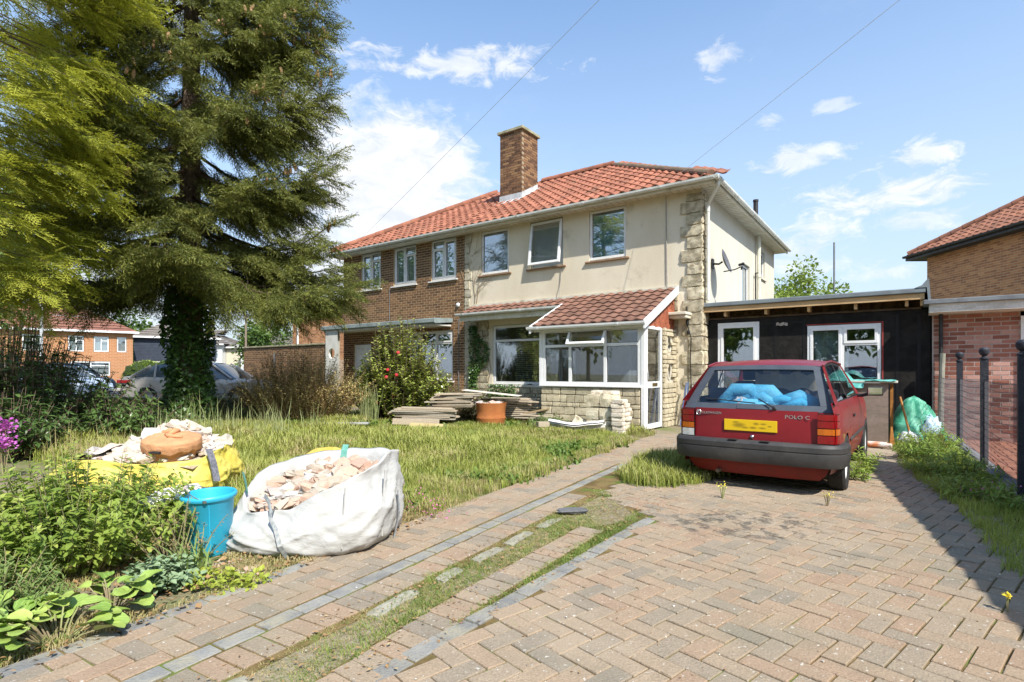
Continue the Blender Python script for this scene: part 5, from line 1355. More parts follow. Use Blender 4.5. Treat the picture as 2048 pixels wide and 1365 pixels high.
lump('plastic_sack', 'white plastic sack in the weeds below the broom', 'sack', M('white_plastic_sack', (.7, .72, .72), (.6, .62, .63), scale=8, rough=.4), *HW(3.62, -1.3, .1), .16, .12, .14, 12, amp=.35, flat=.5)
br = thing('leaning_broom', 'wooden broom leaning against the cupboard beside the green tarpaulin', 'broom', tuple(HW(3.5, -1.3, .1)), HR)
m = MB(); m.tube([(0, .12, .68), (.14, -.02, .06)], .016, 8); m.build('handle', ow, br)
m = MB(); m.prism([(.09, .08), (.2, .08), (.26, -.1), (.02, -.1)], -.05, .01); m.build('head', M('straw_bristle', (.5, .36, .2), (.36, .25, .13), scale=20, rough=.95, stretch=(5, 5, .4)), br)
m = MB(); m.prism([(-.02, 0), (.06, 0), (.02, .3), (-.0, .3)], -.03, .0); o = H('roof_slate_offcut', 'brown wedge offcut leaning by the broom head', 'offcut', m, ow, (3.38, -1.62, .03), .4)
m = MB(); m.tube([(0, 0, .05), (.3, .02, .05)], .045, 10); m.tube([(.3, .02, .05), (.36, .02, .05)], .03, 10); H('sealant_tube', 'orange and white tube lying on the paving beside the red car', 'tube', m, M('orange_white_label', (.7, .68, .62), (.6, .18, .05), scale=5, detail=1, rough=.4), (3.05, -1.95, .03), -.15)
m = MB(); m.box(-.1, .1, -.05, .05, 0, .22); H('timber_block', 'short brown timber block standing by the tarpaulin heap', 'block', m, M('old_brown_wood', (.2, .12, .06), (.14, .08, .04), scale=6, rough=.9), (3.95, -1.28, 0), .2)

# ================================================================ thin poles leaning at the stone corner
cols = [('blue', (.07, .13, .3)), ('white', (.62, .63, .62)), ('grey', (.3, .31, .33)), ('blue', (.09, .16, .34)), ('black', (.03, .03, .04)), ('white', (.55, .56, .56)), ('grey', (.24, .25, .28)), ('blue', (.06, .1, .26))]
for i, (cn, cc) in enumerate(cols):
    m = MB(); x0 = -.34+.05*i+random.uniform(-.02, .02); tilt = random.uniform(-.1, .1); h = .92-.03*(i % 3)
    m.tube([(0, 0, 0), (tilt*.6, .12, h*.55), (tilt, .25, h)], .011, 6)
    H('thin_pole', 'thin %s metal pole, %s of the poles leaning against the stone corner' % (cn, ['leftmost', 'second from left', 'third from left', 'fourth from left', 'fourth from right', 'third from right', 'second from right', 'rightmost'][i]), 'pole', m, M('pole_'+cn+str(i), cc, rough=.4, spec=.5), (x0, -.36, .02), 0, 'thin poles leaning at the stone corner')
m = MB(); m.tube([(-.3, -.06, 2.6), (-.28, -.07, 2.2), (-.2, -.08, 1.9), (-.22, -.07, 1.4), (-.2, -.08, .9), (-.24, -.09, .3)], .012, 6); m.lathe([(0, -.07), (.035, -.05), (.035, .05), (0, .07)], 8, xf=Matrix.Translation((-.28, -.08, 2.25))); m.lathe([(0, -.05), (.03, -.03), (.03, .03), (0, .05)], 8, xf=Matrix.Translation((-.26, -.08, 2.03)))
H('hanging_cable', 'black cable with two connectors hanging down the stone corner', 'cable', m, M('black_cable', (.02, .02, .02), rough=.6), (0, 0, 0))
m = MB(); m.tube([(-.78, -.02, 5.1), (-.77, -.02, 4.2), (-.75, -.025, 3.05)], .01, 5); m.tube([(-3.5, -.02, 3.85), (-3.52, -.03, 3.4), (-3.45, -.2, 3.05), (-3.55, -.3, 2.95), (-3.6, -.24, 3.0)], .009, 5)
H('wall_cable', 'thin cables running down the cream wall', 'cable', m, M('pale_cable', (.35, .33, .3)), (0, 0, 0))

# satellite dish
dish = thing('satellite_dish', 'grey satellite dish on a bracket on the side wall of the cream house', 'satellite dish', tuple(HW(.02, .75, 3.62)), HR)
dm_ = M('grey_dish', (.13, .13, .135), (.1, .1, .105), rough=.45, spec=.4)
xf = Matrix.Translation((.26, .0, .02)) @ Matrix.Rotation(R(2), 4, 'Z') @ Matrix.Rotation(R(72), 4, 'Y') @ Matrix.Diagonal((.98, .85, 1, 1))
m = MB(); m.lathe([(0, .0), (.1, .006), (.2, .026), (.28, .055), (.29, .052), (.2, .018), (.1, -.006), (0, -.012)], 28, xf=xf); m.build('dish', dm_, dish, smooth=True)
m = MB(); m.tube([(.02, 0, 0), (.14, .0, -.02), (.22, -.02, .02)], .022, 8); m.box(-.01, .02, -.07, .07, -.11, .11); m.build('bracket', black_pl, dish)
m = MB(); m.tube([(.24, 0, -.2), (.48, .0, -.18), (.62, .0, -.13)], .013, 6); m.build('arm', black_pl, dish)
m = MB(); m.tube([(.56, .0, -.09), (.68, .0, -.07)], .03, 8); m.tube([(.62, .0, -.2), (.63, .0, -.12)], .02, 6); m.build('receiver', black_pl, dish)

# ================================================================ rusty drum, timber, blocks
drum = thing('rusty_drum', 'rusty orange half oil drum between the two timber piles', 'drum', (-.46, 11.95, -.02))
rust = M('orange_rust', (.42, .15, .045), (.33, .11, .035), scale=3, rough=.85, bump=.4, bscale=50, fine=.1, dirt=(.24, .09, .04), dscale=2, dlo=.5, dhi=.75)
m = MB(); m.lathe([(.31, 0), (.32, .02), (.315, .16), (.33, .19), (.33, .2), (.315, .23), (.315, .36), (.335, .50), (.34, .52), (.33, .525), (.322, .5), (.305, .3), (.30, .05), (0, .04)], 32)
o = m.build('shell', rust, drum, smooth=True); smooth_by_angle(o, 50)
for v in o.data.vertices: v.co += Vector((v.co.x, v.co.y, 0)).normalized()*.012*noise.noise(v.co*5) if v.co.xy.length > .1 else Vector()
RUB = [rough_block(2, .12, .22, 40+s) for s in range(6)]
rub_m = M('builders_rubble', (.6, .52, .42), (.5, .42, .33), scale=9, rough=.95, rnd=.2, rcols=[(0, (.6, .56, .48)), (.25, (.5, .42, .33)), (.5, (.46, .31, .22)), (.75, (.4, .2, .13)), (.9, (.3, .3, .3)), (1, (.62, .6, .56))], bump=.4, fine=.15)
def rubble(name, label, cx, cy, z0, rx, ry, hfun, n, smin, smax, mat=None, seed=0, flatk=.4, group=None):
    g = np.random.default_rng(seed); it = []
    root = thing(name, label, 'rubble', (cx, cy, z0), group=group)
    for k in range(n):
        r = math.sqrt(g.random()); a = g.random()*2*math.pi; x, y = r*rx*math.cos(a), r*ry*math.sin(a); s = smin*(smax/smin)**(g.random()**1.8)
        q = Matrix.Rotation(g.uniform(0, 6.28), 3, 'Z') @ Matrix.Rotation(g.uniform(-.6, .6), 3, 'X') @ Matrix.Rotation(g.uniform(-.5, .5), 3, 'Y')
        it.append((int(g.integers(0, 6)), (x, y, hfun(x, y)+s*.1), q, (s, s*g.uniform(.5, .9), s*g.uniform(.2, flatk+.15))))
    pieces(root, 'chunk', RUB, it, mat or rub_m, limit=220, rest='small_chunks'); return root
rubble('rubble_load', 'wood offcuts and rubble filling the top of the rusty drum', -.46, 11.95, .46, .27, .27, lambda x, y: .0, 26, .08, .22, seed=4)
wood_g = M('weathered_grey_timber', (.44, .38, .29), (.34, .29, .22), scale=7, rough=.9, rnd=.22, rcols=[(0, (.5, .45, .36)), (.5, (.42, .34, .24)), (1, (.33, .26, .18))], bump=.4, bscale=40, fine=.12, stretch=(.6, .6, 5))
def plank(label, x, y, z, L, w, th, a, tilt=0, roll=0, group='weathered boards in the timber piles', mat=None):
    m = MB(); m.box(-L/2, L/2, -w/2, w/2, 0, th)
    o = m.build('timber_plank', mat or wood_g, None, bevel=.003)
    for v in o.data.vertices: v.co.z += .01*math.sin(v.co.x*2+x*5)
    o.location = (x, y, z); o.rotation_euler = (roll, tilt, a); return tag(o, label, 'plank', group)
# left pile, lower tier
g = np.random.default_rng(12); z = .16
for lay_ in range(7):
    n = 3 if lay_ < 6 else 2
    for k in range(n):
        L = g.uniform(1.1, 1.45); lab = ('grey weathered board in the lower left timber pile, %s layer' % ['bottom', 'second', 'third', 'fourth', 'fifth', 'sixth', 'top'][lay_])+(', nearest row', ', middle row', ', back row')[k]
        plank(lab, -1.92+g.uniform(-.14, .14), 11.75+.17*k+g.uniform(-.02, .02), z, L, g.uniform(.1, .15), .03, R(-10)+g.uniform(-.07, .07))
    z += .035
for lay_ in range(9):
    for k in range(3):
        L = g.uniform(.8, 1.05); lab = ('pale board in the upper left timber pile, %s layer' % ['bottom', 'second', 'third', 'fourth', 'fifth', 'sixth', 'seventh', 'eighth', 'top'][lay_])+(', nearest row', ', middle row', ', back row')[k]
        plank(lab, -1.36+g.uniform(-.12, .12)+.02*lay_, 11.95+.16*k+g.uniform(-.02, .02), z, L, g.uniform(.1, .15), .027, R(-9)+g.uniform(-.12, .12))
    z += .0335
plank('long grey board standing on edge in front of the left timber pile', -2.0, 11.35, .13, 1.05, .13, .03, R(-16), 0, R(78), None)
plank('short ochre board lying below the edge board', -1.75, 11.1, .06, .75, .13, .03, R(-18), 0, R(60), None, M('ochre_timber', (.5, .4, .2), (.42, .33, .16), scale=5, rough=.9))
z = .12
for lay_ in range(10):
    for k in range(2):
        L = g.uniform(.9, 1.5); lab = ('board in the right timber pile behind the drum, %s layer' % ['bottom', 'second', 'third', 'fourth', 'fifth', 'sixth', 'seventh', 'eighth', 'ninth', 'top'][lay_])+(', nearer board', ', farther board')[k]
        plank(lab, -.1+g.uniform(-.1, .25), 12.45+.17*k, z, L, g.uniform(.1, .16), .03, R(-14)+g.uniform(-.25, .25), g.uniform(-.02, .04))
    z += .047
plank('broad white board bridging from the left timber pile over the drum', -.45, 12.2, .70, 1.3, .42, .012, R(-12), R(5), 0, None, M('white_washed_board', (.68, .63, .54), (.58, .52, .43), scale=4, rough=.8))
plank('brown board sloping up to the right beyond the drum', .72, 12.05, .33, 1.0, .1, .03, R(-4), R(-12), 0, None, M('brown_board', (.3, .22, .12), rough=.9))
plank('grey board lying low at the right end of the timber', .62, 11.8, .2, .9, .14, .03, R(-14), R(3), 0, None)
plank('short grey offcut lying in the grass right of the drum', .62, 10.9, .08, .24, .12, .1, R(20), 0, 0, None)
plank('flat stone grey board lying in the long grass left of the timber', -3.4, 11.2, .1, .9, .2, .03, R(4), 0, 0, None, M('grey_slab', (.4, .4, .38), rough=.9))
plank('flat stone grey slab lying in the lawn grass by the camellia', -3.5, 10.7, .06, .8, .2, .03, R(-3), 0, 0, None, M('grey_slab', (.4, .4, .38)))
# blocks and bricks
blk = M('weathered_buff_block', (.7, .62, .46), (.5, .42, .28), scale=4, rough=.9, rnd=.12, bump=.5, dirt=(.14, .12, .08), dscale=3, dlo=.55, dhi=.68)
BL = [('left block of the top row on the block stack', -1.37, -2.2, .50, 0), ('right block of the top row on the block stack', -1.09, -2.2, .50, 0), ('left block of the middle row on the block stack', -1.39, -2.2, .245, 0), ('right block of the middle row on the block stack', -1.1, -2.2, .245, 0), ('left block of the bottom row on the block stack, half hidden in grass', -1.38, -2.2, 0, 0), ('right block of the bottom row on the block stack, half hidden in grass', -1.1, -2.2, 0, 0)]
def rblock(name, label, t_, s_, z, w, d, h, rz, mat, seed, group=None, cat='block', tilt=0):
    V, F = rough_block(3, .02, .07, seed); o = link(name, np_mesh(name, (V+[0, 0, .5])*[w, d, h], F, [mat], False)); o.location = HW(t_, s_, z); o.rotation_euler = (0, tilt, HR+rz); return tag(o, label, cat, group)
for i, (lb, a_, b_, z, r_) in enumerate(BL): rblock('stone_block', 'buff '+lb, a_, b_, z, .275, .4, .24, random.uniform(-.04, .04), blk, 60+i, 'buff blocks stacked before the porch')
rblock('stone_block', 'dark stained buff block tumbled on the ground left of the block stack', -1.78, -2.3, .03, .3, .25, .25, .5, blk, 70, tilt=.45)
brk = M('pale_buff_brick', (.74, .66, .54), (.66, .56, .43), scale=6, rough=.9, rnd=.12, bump=.5, dirt=(.4, .26, .15), dscale=5, dlo=.58, dhi=.7)
rows = ['bottom', 'second', 'third', 'fourth', 'fifth', 'sixth', 'seventh', 'top']
for r_ in range(8):
    for c_ in range(3 if r_ < 7 else 2):
        rblock('buff_brick', 'pale buff brick in the brick column right of the blocks, %s course, %s' % (rows[r_], ('nearest', 'middle', 'farthest')[c_]), -.82+random.uniform(-.02, .02), -2.42+.135*c_+random.uniform(-.012, .012), .0+r_*.083, .24, .12, .077, random.uniform(-.1, .1), brk, 80+r_*3+c_, 'pale bricks stacked before the porch', 'brick')
for k in range(4): rblock('buff_brick', 'pale buff brick lying on top of the stacked blocks, %s' % ('leftmost', 'second from left', 'third from left', 'rightmost')[k], -1.4+.13*k, -2.18+random.uniform(-.05, .05), .74, .12, .24, .07, random.uniform(-.2, .2), brk, 120+k, 'pale bricks on the block stack', 'brick')
# bent white trough
def f(u, v):
    x = -.52+1.04*u; bend = -.18*abs(x)**1.3*(-1)*0+.0; y = -.22*math.sin(math.pi*u)+.1*u; a = math.pi*(v-.1)*.85; r = .12
    return (x, y+r*math.cos(a), .02+r*math.sin(a)*.75+.08*(abs(u-.5)*1.2)+.012*noise.noise(Vector((u*6, v*4, 2))))
m = cloth(20, 8, f); m = cloth(20, 8, lambda u, v: tuple(Vector(f(u, v))*.97-Vector((0, 0, .03))), m)
tag(m.build('bent_trough', M('chalky_white_plastic', (.74, .73, .7), (.62, .6, .56), scale=6, rough=.7), None, smooth=True, loc=(1.2, 10.2, .13), rotz=R(-20)), 'bent white plastic trough lying in the grass before the block stack', 'trough')

# ================================================================ bulk bags, bucket
def bag(name, label, cx, cy, rz, rx, ry, h, mat, seed, rim=1.0, sag=.25, n=128, rows=36, lean=(0, 0), rimh=None, tilt=0):
    g_ = seed*3.1; m = MB(); P = []
    def rad(a): c, s = abs(math.cos(a)), abs(math.sin(a)); return 1/((c**3.2+s**3.2)**(1/3.2))
    for j in range(rows+1):
        q = j/rows; row = []
        for k in range(n):
            a = 2*math.pi*k/n; bulge = 1+.10*math.sin(math.pi*min(q*1.15, 1))-.06*q
            if q < .12: bulge *= .88+.12*(q/.12)**.5
            fl = .03*(.5-abs(noise.noise(Vector((math.cos(a+q*.9)*2.2+g_, math.sin(a+q*.9)*2.2, q*1.6))))*2.2)+.035*noise.noise(Vector((math.cos(a)*3+g_, math.sin(a)*3, q*2)))+.016*(1-2*abs(noise.noise(Vector((math.cos(a-q*1.1)*5, math.sin(a-q*1.1)*5+g_, q*1.2)))))+.005*noise.noise(Vector((math.cos(a)*14, math.sin(a)*14, q*9+g_)))
            cr = noise.noise(Vector((math.cos(a-.35*q)*1.6+q*2.8+g_, math.sin(a)*1.6-q*1.2, 5))); cr = .03*(1-min(1, abs(cr)*7))+.02*(1-min(1, abs(noise.noise(Vector((math.cos(a)*3-q*3.2, math.sin(a)*3+q*2.2+g_, 8))))*8))
            r = rad(a)*bulge*(1+fl*1.2+cr*(.4+.6*math.sin(math.pi*min(q*1.1, 1)))); hh = rimh(a) if rimh else h
            hh = hh*(1+.05*noise.noise(Vector((math.cos(a)*2.5, math.sin(a)*2.5, g_)))); z = hh*q
            row.append((rx*r*math.cos(a)+lean[0]*q*q, ry*r*math.sin(a)+lean[1]*q*q, z))
        P.append(row)
    for e, dz in ((.95, -.01), (.9, -.06), (.86, -.16), (.84, -.3)):     # the fabric turns in over the rim
        P.append([((x-lean[0])*e+lean[0], (y-lean[1])*e+lean[1], z+dz*(1+.6*noise.noise(Vector((x*6, y*6, g_))))) for x, y, z in P[rows]])
    m.grid(P, flip=True, loop=True); return m
t = NT('white_woven_plastic')
base = t.mix(t.smooth(t.noise(3, 6), .35, .7), (.47, .465, .44), (.42, .41, .375)); base = t.mix(t.smooth(t.noise(2.0, 6), .58, .8), base, (.33, .3, .23))
t.principled(base, .6, .3, 0, t.bump(t.math('ADD', t.noise(9, 5, stretch=(1, 1, 2.2)), t.math('MULTIPLY', t.noise(3.5, 3), 1.5)), .28, .04)); wbag_m = t.m
def rimw(a): return float(np.interp(a % (2*math.pi), np.radians([0, 50, 90, 130, 180, 225, 270, 315, 360]), [.60, .58, .56, .52, .43, .24, .30, .52, .60]))
WB = (-1.40, 3.93); wb = thing('builders_bulk_bag', 'open white woven bulk bag full of rubble slumped beside the path', 'bag', (*WB, .0), R(-8))
m = bag('b', '', 0, 0, 0, .52, .46, .55, wbag_m, 2, lean=(.0, .07), rimh=rimw); m.build('sack', wbag_m, wb, smooth=True)
def strap(parent, pts, w, mat, name='strap'):
    m = MB(); P = []
    for i, p in enumerate(pts):
        a = Vector(pts[max(i-1, 0)]); b = Vector(pts[min(i+1, len(pts)-1)]); d = (b-a).normalized(); o_ = Vector(p); n = Vector((o_.x, o_.y, .02)).normalized(); s = d.cross(n).normalized()*w/2
        P.append([tuple(o_-s+n*.004), tuple(o_+s+n*.004)])
    m.grid(P); m.grid([[tuple(Vector(q)-Vector(q).normalized()*.004) for q in r_] for r_ in P], flip=True); return m.build(name, mat, parent)
for a_ in (R(-52), R(-20), R(225)):
    mm_ = MB(); rr_ = 1/((abs(math.cos(a_))**3.2+abs(math.sin(a_))**3.2)**(1/3.2))*1.075; mm_.tube([(.52*rr_*math.cos(a_), .46*rr_*math.sin(a_)+.07*q*q, rimw(a_)*q) for q in (.15, .35, .55, .75, .92)], .006, 4); mm_.build('seam', M('pale_seam_thread', (.44, .43, .40), rough=.8), wb)
strap_g = M('green_webbing', (.1, .3, .24), (.16, .36, .3), scale=30, rough=.8); strap_d = M('grey_striped_webbing', (.3, .33, .34), (.5, .5, .48), scale=40, rough=.8)
strap(wb, [(-.12, -.34, .30), (-.08, -.47, .27), (-.02, -.50, .2), (.02, -.52, .1), (.04, -.47, .01)], .03, strap_d)
strap(wb, [(-.22, -.30, .36), (-.14, -.38, .34), (-.08, -.45, .28)], .035, strap_d)
strap(wb, [(-.50, -.12, .48), (-.47, -.14, .42), (-.44, -.16, .34)], .05, strap_g); strap(wb, [(-.02, .50, .60), (-.02, .47, .56), (-.02, .44, .46)], .05, strap_g)
strap(wb, [(.58, .05, .35), (.60, .03, .2), (.57, 0, .02)], .03, strap_d)
def hw_(x, y): return .36+.13*y/.45+.10*x/.5-.18*max(0, (x*x+y*y)-.12)-(.1 if y < -.25 else 0)
rb_ = rubble('rubble_load', 'broken brick, plaster and tile rubble inside the white bulk bag', WB[0]-.02, WB[1]+.03, .0, .42, .36, hw_, 460, .028, .2, seed=5, flatk=.3)
m = MB(); m.grid([[(x, y, hw_(x, y)-.02) for x in np.linspace(-.46, .46, 10)] for y in np.linspace(-.4, .42, 10)]); m.build('fine_debris', M('plaster_dust', (.5, .42, .32), (.4, .3, .2), scale=20, rough=1, bump=.6), rb_)
# yellow bag behind the shrub
ybag = M('yellow_woven_plastic', (.66, .55, .12), (.56, .44, .07), scale=3, rough=.5, spec=.4, fine=.05, bump=.6, bscale=9)
YB = (-3.50, 5.3); yb = thing('builders_bulk_bag', 'slumped yellow bulk bag heaped with rubble behind the leafy shrub', 'bag', (*YB, 0), R(4))
m = bag('b', '', 0, 0, 0, .70, .54, .45, ybag, 5, rimh=lambda a: .40+.05*math.cos(a)+.04*math.sin(a*2)); m.build('sack', ybag, yb, smooth=True)
m = MB(); m.grid([[(-.68+.45*u, .1+.5*v-.1, .345+.13*u+.02*math.sin(u*9+v*5)) for u in np.linspace(0, 1, 12)] for v in np.linspace(-.6, .8, 8)]); m.build('liner', M('dark_grey_liner', (.055, .06, .07), (.09, .095, .11), scale=8, rough=.4, spec=.5, stretch=(3, 1, 1)), yb, smooth=True)
m = MB()
for k in range(6): m.tube([(-.74+.02*k, -.46+.03*math.sin(k), .06+.045*k), (-.6+.03*k, -.60, .05+.04*k)], .013, 5)
m.build('printed_stripe', M('black_print', (.03, .03, .02)), yb)
strap(yb, [(.68, -.32, .48), (.74, -.36, .36), (.80, -.42, .2)], .07, M('dark_mesh_webbing', (.1, .1, .12), (.2, .2, .22), scale=60, rough=.8))
def hy_(x, y): return .38+.25*math.exp(-((x-.08)**2/.13+(y-.16)**2/.1))-.1*max(0, x*x*1.6+y*y*2-.5)
rb2 = rubble('rubble_load', 'pale plaster and brick rubble heaped on the yellow bulk bag', YB[0]+.06, YB[1]+.02, 0, .56, .42, hy_, 560, .03, .22, seed=8, mat=M('pale_plaster_rubble', (.68, .6, .5), (.58, .5, .4), scale=9, rough=.95, rnd=.16, rcols=[(0, (.66, .62, .54)), (.4, (.58, .5, .4)), (.65, (.5, .36, .25)), (.85, (.34, .34, .35)), (1, (.42, .25, .17))], bump=.4, fine=.12))
m = MB(); m.grid([[(x, y, hy_(x, y)-.02) for x in np.linspace(-.58, .58, 14)] for y in np.linspace(-.44, .44, 12)]); m.build('fine_debris', M('plaster_dust', (0, 0, 0)), rb2)
clay = M('orange_set_plaster', (.58, .3, .15), (.5, .25, .12), scale=5, rough=.9, bump=.5, bscale=25, fine=.08)
def f(u, v):
    a = 2*math.pi*v; e = 1+.05*noise.noise(Vector((math.cos(a)*2, math.sin(a)*2, 1)))+.03*noise.noise(Vector((math.cos(a)*7, math.sin(a)*7, 1)))
    q = [(0, .02), (.5, .02), (.85, .015), (.97, .0), (1.0, -.04), (.97, -.09), (.8, -.12), (.75, -.2)]; i = min(int(u*7), 6); w_ = u*7-i; r = q[i][0]*(1-w_)+q[i+1][0]*w_; z = q[i][1]*(1-w_)+q[i+1][1]*w_
    return (.25*r*e*math.cos(a), .24*r*e*math.sin(a), z+.012*noise.noise(Vector((r*5*math.cos(a), r*5*math.sin(a), 3)))-(.05*noise.noise(Vector((math.cos(a)*4, math.sin(a)*4, 9))) if z < -.03 else 0))
pd_ = thing('plaster_disc', 'round orange cake of set plaster lying on the rubble of the yellow bag', 'plaster lump', (YB[0]+.33, YB[1]-.22, .57)); pd_.rotation_euler = (R(9), R(3), 0)
cloth(28, 40, f).build('cake', clay, pd_, smooth=True)
m = MB(); m.tube([(-.07, .02, .03), (-.0, -.04, .035), (.12, -.04, .03)], [.012, .02, .012], 8); m.tube([(-.05, .03, .02), (-.04, .12, .04), (-.02, .16, .03)], [.016, .03, .012], 8); m.tube([(-.16, .1, .02), (-.1, .14, .03), (-.04, .12, .02)], [.012, .028, .02], 8); m.build('fold', clay, pd_, smooth=True)
m = MB(); m.tube([(0, 0, 0), (.13, -.05, -.0)], .013, 8); o = m.build('pipe_offcut', black_pl, None, loc=(YB[0]+.25, YB[1]-.42, .47)); tag(o, 'short black pipe offcut lying under the orange plaster cake', 'pipe')
# third, empty yellow bag edge behind the white bag
def f(u, v):
    a = math.pi*(v*1.0); r = .42
    return (-.34+.7*v, .02*math.sin(v*9), (.26+.24*math.sin(math.pi*v)**.8)*u+.02*noise.noise(Vector((u*4, v*6, 3))))
m = cloth(8, 24, f); m = cloth(8, 24, lambda u, v: tuple(Vector(f(u, v))+Vector((0, .14+.05*u, -.03))), m)
tag(m.build('yellow_sack', M('pale_yellow_plastic', (.74, .64, .2), (.7, .5, .1), scale=3, rough=.5), None, smooth=True, loc=(-1.62, 4.72, .04), rotz=R(6)), 'pale yellow sack edge standing up behind the white bulk bag', 'sack')
# loose rubble round the bucket
rubble('rubble_spill', 'loose rubble spilled on the soil between bucket and white bag', -1.72, 3.98, .0, .34, .42, lambda x, y: .01, 120, .03, .12, seed=21, mat=M('dull_rubble', (.36, .28, .22), (.28, .22, .17), scale=9, rough=.95, rnd=.2, rcols=[(0, (.45, .36, .3)), (.5, (.32, .22, .17)), (1, (.36, .34, .32))], bump=.4))
rubble('gravel_spill', 'pale gravel scattered in front of the blue bucket', -1.74, 3.28, .0, .26, .2, lambda x, y: .0, 150, .014, .04, seed=22, flatk=.6)
rubble('rubble_lump', 'white lumps of plaster glimpsed through the leafy shrub left of the bucket', -2.35, 3.75, .05, .16, .12, lambda x, y: .3-.3*(x*x+y*y)/.03*.3, 30, .08, .18, seed=23, mat=M('white_plaster', (.72, .7, .66), (.62, .6, .56), rough=.9))
# bucket
bk = thing('plastic_bucket', 'bright blue plastic builders bucket with wire handle in front of the bags', 'bucket', (-2.0, 3.62, .0))
bk.rotation_euler = (R(1.5), R(-1), 0)
bm_ = M('turquoise_blue_plastic', (.03, .43, .63), (.035, .40, .59), scale=4, rough=.42, spec=.45, fine=.03, dirt=(.14, .42, .54), dscale=5, dlo=.6, dhi=.8)
m = MB(); m.lathe([(.0, .005), (.117, .0), (.122, .01), (.148, .355), (.150, .357), (.162, .36), (.168, .372), (.168, .386), (.160, .394), (.152, .392), (.147, .38), (.120, .02), (0, .018)], 48); o = m.build('body', bm_, bk, smooth=True); smooth_by_angle(o, 45)
m = MB(); m.tube([(.148*math.cos(R(-62))*1.0, .148*math.sin(R(-62)), .34), (.124*math.cos(R(-62)), .124*math.sin(R(-62)), .03)], .003, 4); m.build('mould_seam', bm_, bk)
p0 = Vector((.165*math.cos(R(-70)), .165*math.sin(R(-70)), .37)); p1 = Vector((.165*math.cos(R(110)), .165*math.sin(R(110)), .37)); P = []
for k in range(13):
    a = math.pi*k/12; c = (p0+p1)/2; P.append(tuple(c+(p0-p1)/2*math.cos(a)+Vector((-.125, -.05, .075))*math.sin(a)))
m = MB(); m.tube(P, .0028, 5); m.lathe([(0, -.01), (.012, -.008), (.012, .008), (0, .01)], 10, xf=Matrix.Translation(p0)); m.build('wire_handle', M('dull_steel_wire', (.35, .34, .32), rough=.4, metal=.8), bk)
m = MB(); m.tube([P[5], P[7]], .012, 8); m.build('handle_grip', M('grey_pink_grip', (.5, .42, .38), rough=.7), bk)
# odds and ends on the path
rb3 = MB(); V, F = rough_block(3, .06, .25, 5); o = link('flat_stone', np_mesh('flat_stone', V*[.26, .12, .03], F, [M('dark_slate', (.09, .09, .09), (.14, .14, .14), rough=.8)])); o.location = (.50, 4.52, .04); o.rotation_euler = (0, 0, R(10)); tag(o, 'flat dark grey stone lying on the left side of the paved path', 'stone')
